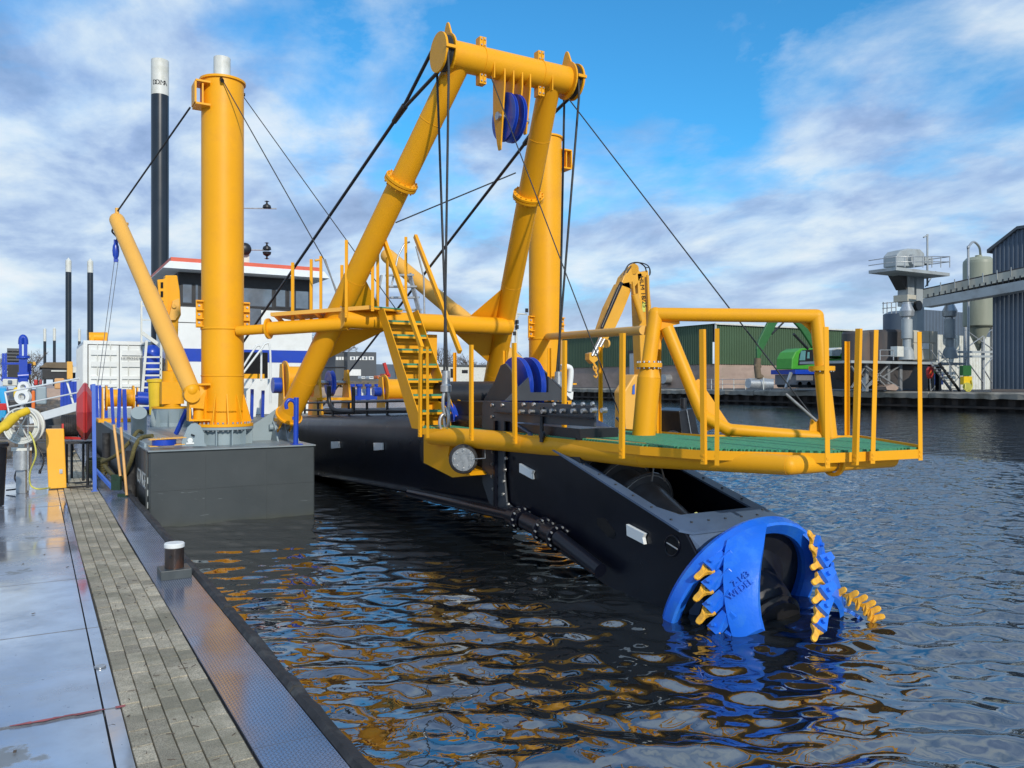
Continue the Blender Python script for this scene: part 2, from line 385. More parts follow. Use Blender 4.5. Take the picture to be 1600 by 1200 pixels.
def text(body, name, material, parent, size, M4, label=None, ext=.002):
    cu = bpy.data.curves.new(name, 'FONT'); cu.body = body; cu.size = size; cu.extrude = ext; cu.align_x = 'CENTER'; cu.align_y = 'CENTER'
    tmp = bpy.data.objects.new('tmp_text', cu); COL.objects.link(tmp)
    bpy.context.view_layer.update()
    me = bpy.data.meshes.new_from_object(tmp.evaluated_get(bpy.context.evaluated_depsgraph_get()))
    bpy.data.objects.remove(tmp); bpy.data.curves.remove(cu)
    org = ORI[parent.name]; me.transform(Matrix.Translation(-org) @ M4); me.materials.clear(); me.materials.append(material); me.name = name
    o = bpy.data.objects.new(name, me); COL.objects.link(o); o.parent = parent; ORI[o.name] = org
    if label: o['label'] = label
    return o
def face_m(o, right, up):
    r = Vector(right).normalized(); u_ = Vector(up).normalized(); n = r.cross(u_)
    return Matrix(((r.x, u_.x, n.x, o[0]), (r.y, u_.y, n.y, o[1]), (r.z, u_.z, n.z, o[2]), (0, 0, 0, 1)))
def curve_pts(pts, n=8):
    pts = [Vector(p) for p in pts]; out_ = []
    for i in range(len(pts)-1):
        p0 = pts[max(i-1, 0)]; p1 = pts[i]; p2 = pts[i+1]; p3 = pts[min(i+2, len(pts)-1)]
        for k in range(n):
            t = k/n; out_.append(.5*((2*p1)+(p2-p0)*t+(2*p0-5*p1+4*p2-p3)*t*t+(3*p1-p0-3*p2+p3)*t**3))
    out_.append(pts[-1]); return out_
#BODY
# ------------------------------------------------------------------ water
def wave_patch(x0, x1, y0, y1, st):
    nx = int((x1-x0)/st)+1; ny = int((y1-y0)/st)+1
    X, Y = np.meshgrid(np.linspace(x0, x1, nx), np.linspace(y0, y1, ny)); Z = np.zeros_like(X)
    rng = np.random.default_rng(4)
    for i in range(110):
        lam = 0.115*(.62/0.115)**rng.random(); k = 2*PI/lam
        th = math.radians(58)+rng.normal()*0.55
        slope = .029*(lam/.3)**.15
        ph = rng.random()*2*PI
        Z += slope/k*np.sin(k*(X*math.cos(th)+Y*math.sin(th))+ph+.6*np.sin(.7*X+.9*Y+ph))
    calm = .55+.45*np.clip(.55+.45*np.sin(.35*X+1.3)*np.cos(.28*Y+.4)+.25*(X-5)/10, 0, 1)
    # between the hulls the water is sheltered
    shel = 1-.80*np.exp(-(((X-4.6)/1.6)**2))*np.clip((Y-7.2)/2.5, 0, 1)
    e = np.minimum(np.minimum(X-x0, x1-X), np.minimum(Y-y0, y1-Y)); e = np.clip(e/1.5, 0, 1)
    Z *= calm*shel*e
    vs = np.stack([X, Y, Z], -1).reshape(-1, 3)
    i = np.arange(nx*ny).reshape(ny, nx)
    q = np.stack([i[:-1, :-1], i[:-1, 1:], i[1:, 1:], i[1:, :-1]], -1).reshape(-1, 4)
    return vs, q
WX0, WX1, WY0, WY1 = 1.0, 23.0, -2.0, 24.0
vs, q = wave_patch(WX0, WX1, WY0, WY1, .033)
o = len(vs); big_ = [(-6, -80), (WX0, -80), (WX1, -80), (500, -80), (-6, WY0), (WX0, WY0), (WX1, WY0), (500, WY0), (-6, WY1), (WX0, WY1), (WX1, WY1), (500, WY1), (-6, 900), (WX0, 900), (WX1, 900), (500, 900)]
allv = np.vstack([vs, np.array([(a, b, 0) for a, b in big_])])
qq = [[o+r*4+c, o+r*4+c+1, o+r*4+c+5, o+r*4+c+4] for r in range(3) for c in range(3) if not (r == 1 and c == 1)]
me = bpy.data.meshes.new('water'); me.from_pydata(allv, [], np.vstack([q, np.array(qq)]).tolist()); me.update()
me.polygons.foreach_set('use_smooth', [True]*len(me.polygons)); me.materials.append(WATER)
wo = bpy.data.objects.new('water', me); COL.objects.link(wo); wo['kind'] = 'structure'

# ------------------------------------------------------------------ near jetty
JZ = .35
jt = bpy.data.objects.new('jetty', None); COL.objects.link(jt); jt['kind'] = 'structure'; ORI['jetty'] = Vector()
SEAM = [3.19+1.69*k for k in range(-3, 17)]
def plate(x0, x1, y0, y1, mt=WET, nm='steel_plate'):
    g = .010; dz = random.uniform(-.003, .003)
    m_ = M(); a, b = random.uniform(-.002, .002), random.uniform(-.002, .002)
    zt = lambda x, y: JZ+dz+(a if x > (x0+x1)/2 else -a)+(b if y > (y0+y1)/2 else -b)
    c = [(x0+g*.5, y0+g*1.4), (x1-g*.5, y0+g*1.4), (x1-g*.5, y1-g*1.4), (x0+g*.5, y1-g*1.4)]
    m_.add([(x, y, zt(x, y)) for x, y in c]+[(x, y, JZ-.04) for x, y in c], [[0, 1, 2, 3], [4, 7, 6, 5], [0, 4, 5, 1], [1, 5, 6, 2], [2, 6, 7, 3], [3, 7, 4, 0]])
    return build(m_, nm, mt, jt)
for k in range(len(SEAM)-1):
    y0, y1 = SEAM[k], SEAM[k+1]
    plate(-2.72, .315, y0, y1); plate(.315, .40, y0, y1, nm='edge_plate')
    if k > 1: plate(-5.75, -2.72, y0, y1); plate(-8.8, -5.75, y0, y1)
# bed below the pavers and the body of the jetty
m_ = M().box(-9, 1.24, -2, 31, -1.2, JZ-.045); build(m_, 'jetty_body', RUB, jt)
build(M().box(.4, .892, -2, 31, JZ-.044, JZ-.016), 'sand_bedding', mat('dark_sand', (.05, .045, .035), .95, var=.3, vs=20), jt)
# pavers: five rows
pv = M(); hx, hy = .0905/2, .1950/2; b_ = .003; zt = .004
pv.add([(-hx, -hy, -.04), (hx, -hy, -.04), (hx, hy, -.04), (-hx, hy, -.04), (-hx, -hy, zt-b_), (hx, -hy, zt-b_), (hx, hy, zt-b_), (-hx, hy, zt-b_),
        (-hx+b_, -hy+b_, zt), (hx-b_, -hy+b_, zt), (hx-b_, hy-b_, zt), (-hx+b_, hy-b_, zt)],
       [[8, 9, 10, 11], [4, 5, 9, 8], [5, 6, 10, 9], [6, 7, 11, 10], [7, 4, 8, 11], [0, 1, 5, 4], [1, 2, 6, 5], [2, 3, 7, 6], [3, 0, 4, 7]])
p0 = build(pv, 'paver', PAV, jt); cnt = 0; rest = M()
pvv = [Vector(x) for x in pv.v]
for j in range(-6, 62):
    for r in range(5):
        x = .405+.0485+r*.0965; y = 2.6+j*.2+(.1 if r % 2 else 0)*1.0+random.uniform(-.003, .003)
        z = JZ+random.uniform(-.002, .002); rz = random.gauss(0, .006)
        wob = .006*math.sin(y*1.1)
        if y > 30: continue
        if cnt < 300 and y > 1.5:
            o_ = p0 if cnt == 0 else p0.copy()
            if cnt: COL.objects.link(o_)
            o_.location = (x+wob, y, z); o_.rotation_euler = (random.gauss(0, .004), random.gauss(0, .01), rz); cnt += 1
        else: rest.add([v_+V3(x+wob, y, z) for v_ in pvv], pv.f)
for j in range(62, 138):
    for r in range(5):
        rest.add([v_+V3(.405+.0485+r*.0965, 2.6+j*.2+(.1 if r % 2 else 0), JZ+random.uniform(-.004, .004)) for v_ in pvv], pv.f)
build(rest, 'distant_pavers', PAV, jt, kind='stuff')
y = -2.0
while y < 30:
    ln = 3.0; m_ = M(); m_.box(.897, 1.235, y+.003, y+ln-.003, JZ-.04, JZ+.002); build(m_, 'chequer_plate', TREAD, jt); y += ln
# worn rubber fender in lengths
y = -2.0
while y < 30:
    ln = random.uniform(1.4, 2.3); m_ = M(); n = 12; vs_ = []; fs_ = []
    for i in range(n+1):
        yy = y+.01+(ln-.02)*i/n; e1_ = random.uniform(-.008, .012); e2_ = random.uniform(-.012, .01)
        vs_ += [(1.24, yy, -.45), (1.24, yy, JZ+.006+e1_*.3), (1.262, yy, JZ+.03+e1_), (1.315+e2_, yy, JZ+.022+e1_), (1.335+e2_, yy, JZ-.01), (1.335+e2_, yy, -.45)]
    for i in range(n):
        for j in range(5): fs_.append([i*6+j, i*6+j+1, i*6+j+7, i*6+j+6])
    fs_ += [[5, 4, 3, 2, 1, 0], [n*6+j for j in range(6)]]
    m_.add(vs_, fs_, False); build(m_, 'rubber_fender', RUB, jt); y += ln
# pink spray mark on a seam, dead leaves and twigs
m_ = M()
PINK = mat('pink_spray_paint', (.33, .075, .075), .6, var=.3, vs=10)
xs_ = np.linspace(-2.4, .47, 60)
for i in range(59):
    if random.random() < .12: continue
    w0, w1 = random.uniform(.006, .022), random.uniform(.006, .022); c0, c1 = 4.885+random.uniform(-.004, .004), 4.885+random.uniform(-.004, .004)
    m_.add([(xs_[i], c0-w0, JZ+.0052), (xs_[i+1], c1-w1, JZ+.0052), (xs_[i+1], c1+w1*.6, JZ+.0052), (xs_[i], c0+w0*.6, JZ+.0052)], [[0, 1, 2, 3]])
build(m_, 'spray_mark', PINK, jt, kind='stuff')
m_ = M()
for i in range(70):
    x, y = random.uniform(.42, .88), random.uniform(3.2, 9); a_ = random.uniform(0, PI); l_ = random.uniform(.01, .05)
    d_ = V3(math.cos(a_), math.sin(a_), 0)*l_; c_ = V3(x, y, JZ+.010)
    m_.beam(c_-d_/2, c_+d_/2, .003, .003)
for i in range(60):
    x, y = random.uniform(-2.5, .3), random.uniform(3.2, 12); c_ = V3(x, y, JZ+.008); a_ = random.uniform(0, PI)
    m_.obox(c_, V3(math.cos(a_), math.sin(a_), .1)*.012, V3(-math.sin(a_), math.cos(a_), 0)*.007, V3(0, 0, .001))
build(m_, 'leaf_litter', TRNK, jt, kind='stuff')
m_ = M().tube((.345, 5.62, JZ+.003), (.345, 5.62, JZ+.012), .033, n=16); build(m_, 'plate_ring', STL, jt)
# land beyond the jetty on the left
m_ = M().box(-180, 1.24, 31.003, 260, -1, JZ); build(m_, 'boatyard_ground', YARD, kind='structure')
m_ = M().box(-180, -9.003, -60, 31, -1, JZ); build(m_, 'boatyard_apron', YARD, kind='structure')

# ------------------------------------------------------------------ mooring bollards
def bollard(x, y, name, label, wrapped=False):
    t = thing(name, (x, y, JZ), label, 'bollard', 'mooring bollards on the jetty edge')
    m_ = M().box(x-.13, x+.13, y-.13, y+.13, JZ, JZ+.085); build(m_, 'base_plate', HULL, t, bevel=.006)
    m_ = M().tube((x, y, JZ+.085), (x, y, JZ+.30), .082, n=32); build(m_, 'post', RUSTY, t)
    m_ = M().lathe((x, y, JZ+.30), (0, 0, 1), [(.082, -.035), (.087, -.03), (.087, .0), (.08, .008), (0, .009)], 32); build(m_, 'cap', WHT, t)
    m_ = M().tube((x-.04, y-.075, JZ+.2), (x-.045, y-.088, JZ+.2), .012, n=8); build(m_, 'plug', BLK, t)
    return t
RUSTY = mat('worn_bollard_steel', (.07, .055, .05), .3, metal=.6, var=.3, vs=6, dirt=(.20, .08, .04), dirt_amt=.8, ds=7, stretch=(1, 1, .5))
bollard(1.085, 7.92, 'mooring_bollard', 'steel bollard with white painted cap standing on the chequer plate in the foreground')
bb = P(151, 745, z=JZ)
bollard(bb.x, bb.y, 'mooring_bollard', 'far bollard wound with olive mooring rope behind the blue steel post')
# rope turns on it and lines across to the dredger
t = thing('mooring_rope', (bb.x, bb.y, JZ), 'thick olive mooring rope wound round the far bollard and led up to the dredger deck', 'rope')
m_ = M(); pts = []
for i in range(130):
    a_ = i*2*PI/20; pts.append((bb.x+.15*math.cos(a_)+.02*math.sin(a_*3.1), bb.y+.15*math.sin(a_), JZ+.05+i*.0022))
m_.pipe(pts, .028, 8); build(m_, 'coil', HEMP, t)
A1 = P(160, 722, d=14.6); D1 = P(222, 676, d=14.9); D2 = P(232, 690, d=13.0)
m_ = M().pipe(curve_pts([A1, P(180, 712, d=14.2), P(203, 690, d=14.2), P(215, 674, d=14.4), D1], 8), .032, 8)
m_.pipe(curve_pts([P(164, 728, d=14.4), P(176, 742, d=13.8), P(192, 746, d=13.3), P(204, 722, d=13), P(211, 698, d=13), P(221, 684, d=13.2), P(238, 681, d=13.1)], 8), .034, 8)
build(m_, 'mooring_line', HEMP, t)

# ------------------------------------------------------------------ things on the jetty
# hose reel post
q_ = P(35, 771, z=JZ); t = thing('hose_reel_post', q_, 'galvanised post with drum and round cream hose reel at the left edge of the jetty', 'hose reel')
x, y = q_.x, q_.y; k = q_.length/FPX; RX = V3(CS, -SN, 0); FW = V3(SN, CS, 0)   # across and into the view
m_ = M().obox((x, y, JZ+.34), RX*.075, FW*.05, V3(0, 0, .34)); build(m_, 'post', GALV, t, bevel=.006)
z1 = P(35, 733, d=13).z; z2 = P(35, 703, d=13).z
m_ = M().tube((x, y, z1), (x, y, z2), .125, n=28); build(m_, 'drum', GALV, t)
m_ = M().box(x-.15, x+.13, y-.12, y+.12, z2, z2+.04); m_.obox((x, y, z2+.13), RX*.05, FW*.03, V3(0, 0, .22)); build(m_, 'bracket', WHT2, t)
rc = P(38, 665, d=12.85)
m_ = M().lathe(rc-FW*.08, FW, [(.27, 0), (.285, .01), (.285, .035), (.20, .04), (.185, .03), (.185, .12), (.27, .125), (.285, .135), (.285, .16), (.26, .165)], 36)
m_.pipe([rc-FW*.085+(RX*math.cos(a)+V3(0, 0, 1)*math.sin(a))*.275 for a in np.linspace(0, 2*PI, 36, endpoint=False)], .014, 6, closed=True)
for a in np.linspace(0, 2*PI, 6, endpoint=False): m_.beam(rc-FW*.085, rc-FW*.085+(RX*math.cos(a)+V3(0, 0, 1)*math.sin(a))*.27, .022, .012)
build(m_, 'reel', WHT2, t)
m_ = M()
for i in range(5): m_.pipe([rc-FW*(.04-.03*i*.5)+(RX*math.cos(a)+V3(0, 0, 1)*math.sin(a))*.215 for a in np.linspace(0, 2*PI, 30, endpoint=False)], .016, 6, closed=True)
build(m_, 'wound_hose', WHT2, t)
m_ = M().tube(P(44, 640, d=12.8), P(44, 766, d=12.9), .017, n=10); build(m_, 'pipe', GALV, t)
m_ = M().pipe(curve_pts([P(46, 675, d=12.75), P(53, 690, d=12.7), P(56, 712, d=12.7), P(47, 738, d=12.8), P(48, 758, d=12.9), P(60, 764, d=12.9), P(78, 762, d=13.2)], 8), .013, 8); build(m_, 'hose', HOSEY, t)
m_ = M().pipe(curve_pts([P(55, 693, d=13), P(65, 708, d=13), P(68, 722, d=13), P(63, 736, d=13)], 8), .013, 8)
m_.tube(P(63, 734, d=13), P(62, 740, d=13), .02); m_.pipe(curve_pts([P(26, 735, d=13.1), P(23, 748, d=13.1), P(30, 762, d=13), P(10, 766, d=13)], 6), .013, 8); build(m_, 'cable', BLK, t)
# yellow boom in front of it
m_ = M().pipe(curve_pts([P(-14, 682, d=11.9), P(6, 667, d=12.1), P(25, 650, d=12.4), P(45, 641, d=12.6)], 8), [.05]*8+[.075]*8+[.06]*8+[.03], 12)
build(m_, 'floating_boom', LEM, label='limp yellow hose sleeve lying over the top of the hose reel', cat='hose')
# black bin
q_ = P(-13, 790, d=11.6); m_ = M().lathe(q_, (0, 0, 1), [(.0, 0), (.15, 0), (.19, .82), (.215, .84), (.215, .88), (.19, .9), (0, .92)], 24)
build(m_, 'rubbish_bin', BLK, label='black plastic bin cut by the left edge of the frame beside the hose reel', cat='bin', origin=q_)
def VF(p):
    f_ = V3(p.x, p.y, 0).normalized(); return V3(f_.y, -f_.x, 0), f_
# yellow cabinet
q_ = P(90, 763, z=JZ); t = thing('electrical_cabinet', q_, 'narrow yellow cabinet leaning slightly left at the end of the paver strip', 'cabinet')
RX0, FW0 = RX, FW; RX, FW = VF(q_)
up = V3(-.045*CS, .045*SN, 1).normalized()
m_ = M().obox(q_+up*.50, RX*.132, FW*.11, up*.49); build(m_, 'case', CABY, t, bevel=.012)
m_ = M().obox(q_+up*.29+RX*.06-FW*.12, RX*.022, FW*.012, up*.035); build(m_, 'lock', GALV, t)
m_ = M().obox(q_+up*.02, RX*.10, FW*.08, up*.02); build(m_, 'foot', BLK, t)
# lifebuoy case on its stand
RX, FW = VF(P(133, 643, d=13.5))
q_ = P(135, 762, z=JZ); t = thing('lifebuoy_stand', q_, 'black steel stand carrying a red lifebuoy case and a reel of black hose', 'lifebuoy stand')
m_ = M()
for a_, b_2 in ((P(104, 752, d=14.3), 14.3), (P(137, 762, d=13.6), 13.6), (P(112, 750, d=15), 15.0), (P(130, 752, d=14.6), 14.6)):
    a_.z = JZ; m_.tube(a_, (a_.x, a_.y, 1.08), .022, n=8)
m_.beam(P(98, 692, d=14.2), P(140, 692, d=13.7), .05, .03); m_.beam(P(98, 691, d=15), P(138, 691, d=14.5), .05, .03)
m_.beam(P(100, 762, d=13.6), P(150, 759, d=13.2), .03, .03); m_.beam(P(96, 756, d=14.4), P(143, 753, d=13.9), .03, .03)
build(m_, 'frame', BLK, t)
m_ = M().obox(P(120, 690, d=13.9), RX*.24, FW*.25, V3(0, 0, .018)); build(m_, 'shelf', BLK, t)
cc_ = P(133, 643, d=13.5); AX = RX
prof = [(.0, -.135), (.30, -.12), (.46, -.03), (.48, -.005), (.455, .0), (.48, .005), (.46, .03), (.30, .105), (.0, .12)]
m_ = M().lathe(cc_, AX, prof, 8, smooth=False); m_.sm = [False]*len(m_.f); build(m_, 'lifebuoy_case', RED, t, bevel=.02)
m_ = M().beam(P(98, 684, d=13.7), P(128, 685, d=13.6), .03, .04); m_.beam(P(98, 684, d=13.7), P(98, 662, d=13.7), .03, .03); build(m_, 'red_bracket', RED, t)
m_ = M(); hc = P(109, 665, d=13.9)
for i in range(9): m_.pipe([hc+RX*(-.11+.027*i)+(FW*math.cos(a)+V3(0, 0, 1)*math.sin(a))*.17 for a in np.linspace(0, 2*PI, 24, endpoint=False)], .019, 6, closed=True)
build(m_, 'black_hose_coil', RUB, t)
RX, FW = RX0, FW0
# white gangway
t = thing('gangway', P(60, 660, d=17), 'white painted gangway with two handrails sloping down to the left behind the red case', 'gangway')
m_ = M().beam(P(48, 656, d=16.5), P(126, 634, d=16), .06, .16); build(m_, 'side_beam', WHT, t)
m_ = M().tube(P(8, 613, d=16.8), P(124, 591, d=16), .018, n=10); m_.tube(P(12, 636, d=16.8), P(123, 613, d=16), .015, n=10); build(m_, 'handrail', WHT, t)
m_ = M().tube(P(104, 594, d=16.2), P(115, 632, d=16.2), .02, n=8); m_.tube(P(8, 613, d=16.8), P(16, 655, d=16.8), .018, n=8); build(m_, 'handrail_post', WHT, t)
# blue steel post with brace
q_ = P(148, 768, z=JZ); m_ = M().beam(q_, P(146, 600, d=13.25), .055, .055); m_.beam(P(149, 734, d=13.3), P(177, 764, d=13.0), .04, .05); m_.box(q_.x-.05, q_.x+.05, q_.y-.05, q_.y+.05, JZ, JZ+.012)
BLU2 = mat('light_blue_paint', (.045, .13, .50), .4, var=.1)
build(m_, 'steel_post', BLU2, label='single tall blue steel post with a diagonal foot brace beside the red lifebuoy case', cat='post', origin=q_)
# brooms
for (a_, b2, lab) in ((P(178, 664, d=12.9), P(188, 744, d=12.7), 'left of two wooden brooms leaning on the dredger hull'), (P(189, 668, d=12.9), P(198, 774, d=12.55), 'right of two wooden brooms leaning on the dredger hull with a longer handle')):
    t = thing('broom', b2, lab, 'broom', 'brooms leaning on the hull')
    m_ = M().tube(a_, b2, .021, n=10); build(m_, 'handle', WOOD, t)
    m_ = M().obox(b2+V3(-.05, .06, -.10), RX*.07, FW*.03, V3(0, 0, .12)); build(m_, 'brush', BRUSH, t)
# car at the left edge
q_ = V3(-1.80, 35, JZ); t = thing('parked_car', q_, 'bright blue car seen from behind, cut by the left edge of the frame', 'car')
prof_ = [(-.0, .35), (0, .95), (.12, 1.02), (.35, 1.55), (.6, 1.62), (2.2, 1.62), (2.9, 1.1), (4.0, .95), (4.15, .4)]
m_ = M().prism([(q_.x-.9, q_.y+a, JZ+b) for a, b in prof_], (1.8, 0, 0)); build(m_, 'body', CYAN, t, bevel=.06)
m_ = M().prism([(q_.x-.72, q_.y+.10, JZ+1.04), (q_.x+.72, q_.y+.10, JZ+1.04), (q_.x+.62, q_.y+.32, JZ+1.5), (q_.x-.62, q_.y+.32, JZ+1.5)], (0, -.04, .01)); build(m_, 'rear_window', GLS, t)
tl = build(M().box(q_.x+.66, q_.x+.91, q_.y-.02, q_.y+.12, JZ+.75, JZ+1.0), 'tail_light', REFL, t, bevel=.02); child(tl, t, (-1.58, 0, 0))
wh = build(M().tube((q_.x+.7, q_.y+.7, JZ+.31), (q_.x+.91, q_.y+.7, JZ+.31), .31, n=20), 'wheel', RUB, t); child(wh, t, (-1.6, 0, 0)); child(wh, t, (0, 2.6, 0)); child(wh, t, (-1.6, 2.6, 0))
# ------------------------------------------------------------------ the dredger
DZ = 1.115; UC = 5.72
dr = thing('cutter_suction_dredger', (0, 0, 0), 'yellow and black cutter suction dredger with blue cutter head, moored alongside the jetty', 'dredger')
def ring_pts(c, ax, r, n, ph=0):
    a, b = frame(Vector(ax)); return [Vector(c)+(a*math.cos(2*PI*i/n+ph)+b*math.sin(2*PI*i/n+ph))*r for i in range(n)]
# hulls
def pontoon(x0, x1, lab):
    m_ = M().add([(x0, 12.87, DZ-.02), (x1, 12.87, DZ-.02), (x1, 46, DZ-.02), (x0, 46, DZ-.02), (x0, 12.87, -.7), (x1, 12.87, -.7), (x1, 46, -.7), (x0, 46, -.7)],
                 [[4, 5, 1, 0], [5, 6, 2, 1], [6, 7, 3, 2], [7, 4, 0, 3], [3, 2, 1, 0], [4, 7, 6, 5]])
    h = build(m_, 'pontoon_hull', HULLF, dr, label=lab, bevel=.02)
    build(M().box(x0-.012, x1+.012, 12.855, 46.01, DZ-.018, DZ), 'deck', DECK, h)
    return h
hp = pontoon(1.42, 3.85, 'grey port pontoon with scratched bow plate'); hs = pontoon(7.6, 10.03, 'grey starboard pontoon')
m_ = M().box(3.86, 7.59, 19.5, 46, -.7, DZ-.004); build(m_, 'centre_hull', HULL, dr)
# hull letters and draught marks
HLET = mat('hull_lettering', (.42, .46, .47), .5)
text('CONGER', 'hull_name', HLET, hp, .33, face_m((1.414, 13.72, .62), (0, -1, 0), (0, 0, 1)))
text('MAS', 'hull_name', HLET, hp, .33, face_m((1.414, 15.6, .62), (0, -1, 0), (0, 0, 1)))
m_ = M()
for z_ in (.68, .5, .32, .14): m_.box(1.409, 1.4185, 12.97, 13.0, z_-.05, z_+.04)
build(m_, 'draught_mark', HLET, hp)
m_ = M().obox((1.40, 12.98, .5), V3(.012, 0, 0), V3(0, .006, 0), V3(0, 0, .6)); build(m_, 'corner_bar', HULL, hp)
# rubber fenders between hull and jetty
for yy in (14.6, 20, 26):
    build(M().tube((1.34, yy, .2), (1.34, yy, 1.0), .075, n=14), 'side_fender', RUB, hp)
# spud-like gantry columns
def column(cx, cy, side, mats=YEL):
    R = .328; top = 6.97
    m_ = M().tube((cx, cy, 1.62), (cx, cy, top), R, n=48)
    m_.lathe((cx, cy, 0), (0, 0, 1), [(R+.008, 2.95), (R+.014, 2.96), (R+.014, 2.975), (R+.008, 2.985)], 48)
    m_.lathe((cx, cy, 0), (0, 0, 1), [(R+.004, 2.2), (R+.009, 2.205), (R+.009, 2.22), (R+.004, 2.225)], 48)
    c = build(m_, 'gantry_column', mats, dr, label='port gantry column' if side < 0 else 'starboard gantry column')
    m_ = M().lathe((cx, cy, 0), (0, 0, 1), [(R, top-.02), (R+.03, top-.02), (R+.03, top+.015), (0, top+.018)], 48); build(m_, 'cap_ring', mats, c)
    m_ = M().lathe((cx, cy, 0), (0, 0, 1), [(R, 1.40), (.475, 1.40), (.475, 1.445), (R, 1.445)], 48); build(m_, 'base_flange', mats, c)
    m_ = M().tube((cx, cy, 1.40), (cx, cy, 1.65), R, n=48, caps=False)
    for a in np.linspace(0, 2*PI, 12, endpoint=False):
        d_ = V3(math.cos(a), math.sin(a), 0); n_ = V3(-d_.y, d_.x, 0)*.009; c_ = V3(cx, cy, 0)
        m_.prism([c_+d_*(R-.01)+V3(0, 0, 1.445)-n_, c_+d_*.46+V3(0, 0, 1.445)-n_, c_+d_*.45+V3(0, 0, 1.49)-n_, c_+d_*(R+.005)+V3(0, 0, 1.92)-n_], n_*2)
    build(m_, 'gusset_ring', mats, c)
    m_ = M().lathe((cx, cy, 0), (0, 0, 1), [(R, DZ), (.36, DZ), (.36, 1.35), (.475, 1.355), (.475, 1.395), (R, 1.395)], 48)
    for a in np.linspace(.13, 2*PI+.13, 12, endpoint=False):
        d_ = V3(math.cos(a), math.sin(a), 0); n_ = V3(-d_.y, d_.x, 0)*.009; c_ = V3(cx, cy, 0)
        m_.prism([c_+d_*.35+V3(0, 0, DZ)-n_, c_+d_*.465+V3(0, 0, DZ)-n_, c_+d_*.465+V3(0, 0, 1.36)-n_, c_+d_*.35+V3(0, 0, 1.36)-n_], n_*2)
    build(m_, 'pedestal', PADG, c)
    m_ = M()
    for a in np.linspace(0, 2*PI, 36, endpoint=False):
        d_ = V3(math.cos(a), math.sin(a), 0)*.435+V3(cx, cy, 0)
        m_.tube(d_+V3(0, 0, 1.33), d_+V3(0, 0, 1.355), .018, n=6); m_.tube(d_+V3(0, 0, 1.445), d_+V3(0, 0, 1.475), .018, n=6)
    build(m_, 'flange_bolts', GALV, c, kind='stuff')
    # bolted side lugs at mid height
    m_ = M()
    for s_ in (-1, 1):
        m_.box(cx+s_*R-(.05 if s_ > 0 else .09), cx+s_*R+(.09 if s_ > 0 else .05), cy-.05, cy-.02, 2.98, 3.42)
        for z_ in (3.0, 3.12, 3.26, 3.40): m_.box(cx+s_*R-(.04 if s_ > 0 else .08), cx+s_*R+(.08 if s_ > 0 else .04), cy-.11, cy-.0501, z_-.008, z_+.008)
    build(m_, 'side_lug', mats, c)
    m_ = M().bolts([(cx+s_*(R+.045), cy-.052, z_) for s_ in (-1, 1) for z_ in (3.06, 3.19, 3.33)], (0, -1, 0), .02, .02); build(m_, 'lug_bolts', GALV, c, kind='stuff')
    return c
colP = column(2.63, 13.85, -1); colS = column(8.80, 13.80, 1)
# brackets holding the anchor boom on the port column
def boom_bracket(c, cx, cy, dirx, zl, zt_):
    m_ = M()
    x0 = cx+dirx*.24; x1 = cx+dirx*.56
    a, b = min(x0, x1), max(x0, x1)
    m_.box(a, b, cy-.24, cy+.02, zl, zl+.03); m_.box(a, b, cy-.24, cy+.02, zl+.56, zl+.59)
    m_.box(a, a+.03, cy-.235, cy-.0, zl+.0301, zl+.5599); m_.box(b-.17, b-.03, cy-.10, cy, zl+.0301, zl+.5599)
    build(m_, 'boom_pivot', YEL, c)
    m_ = M().tube(((a+b)/2, cy-.12, zl+.03), ((a+b)/2, cy-.12, zl+.56), .085, n=20); build(m_, 'pivot_pin', YEL, c)
    m_ = M(); x2 = cx+dirx*.46; a, b = min(x0, x2), max(x0, x2)
    m_.box(a, b, cy-.22, cy+.12, zt_, zt_+.03); m_.box(a, b, cy-.22, cy+.12, zt_-.36, zt_-.33); m_.box(x2-.015, x2+.015, cy-.21, cy+.1, zt_-.3299, zt_-.0001); m_.box((x0+x2)/2-.012, (x0+x2)/2+.012, cy-.19, cy, zt_-.3299, zt_-.0001)
    build(m_, 'head_bracket', YEL, c)
boom_bracket(colP, 2.63, 13.78, -1, 1.50, 6.83); boom_bracket(colS, 8.80, 13.75, 1, 1.50, 6.72)
# anchor booms
def boom(base, tip, r, lab, joint=.55, knob=True):
    base, tip = Vector(base), Vector(tip); ax = (tip-base).normalized()
    m_ = M().tube(base, base.lerp(tip, joint*.35), r*.88, r, n=28, caps=False).tube(base.lerp(tip, joint*.35), base.lerp(tip, joint), r, n=28, caps=False); b = build(m_, 'anchor_boom', YEL2, dr, label=lab)
    m_ = M().tube(base.lerp(tip, joint)+ax*.012, tip, r*.92, r*.90, n=28); m_.sphere(tip, r*.9, 16); build(m_, 'boom_head', YEL2, b)
    m_ = M().tube(base.lerp(tip, joint)-ax*.004, base.lerp(tip, joint)+ax*.016, r*.85, n=20); build(m_, 'boom_joint', BLK, b)
    m_ = M().sphere(base, r*.87, 20).prism([base+ax*.1+V3(.0, -.03, r*.8), base+V3(.20, -.03, -.02), base+V3(.18, -.03, -.30), base+V3(-.02, -.03, -.28), base+V3(-.12, -.03, .02)], (0, .06, 0))
    m_.tube(base+V3(0, -.1, -.08), base+V3(0, .1, -.08), .12, n=20); build(m_, 'boom_heel', YEL, b)
    if knob:
        m_ = M().tube(tip+V3(.0, 0, -.05), tip+V3(.17, -.09, -.07), .03, n=10); m_.tube(tip+V3(0, 0, r*.5), tip+V3(0, 0, r*1.5), .035, n=8); build(m_, 'boom_knob', YEL2, b)
    return b
tipP = P(183, 344, v=16.3); bmP = boom(P(299, 609, v=13.55), tipP, .145, 'port anchor boom swung out over the jetty')
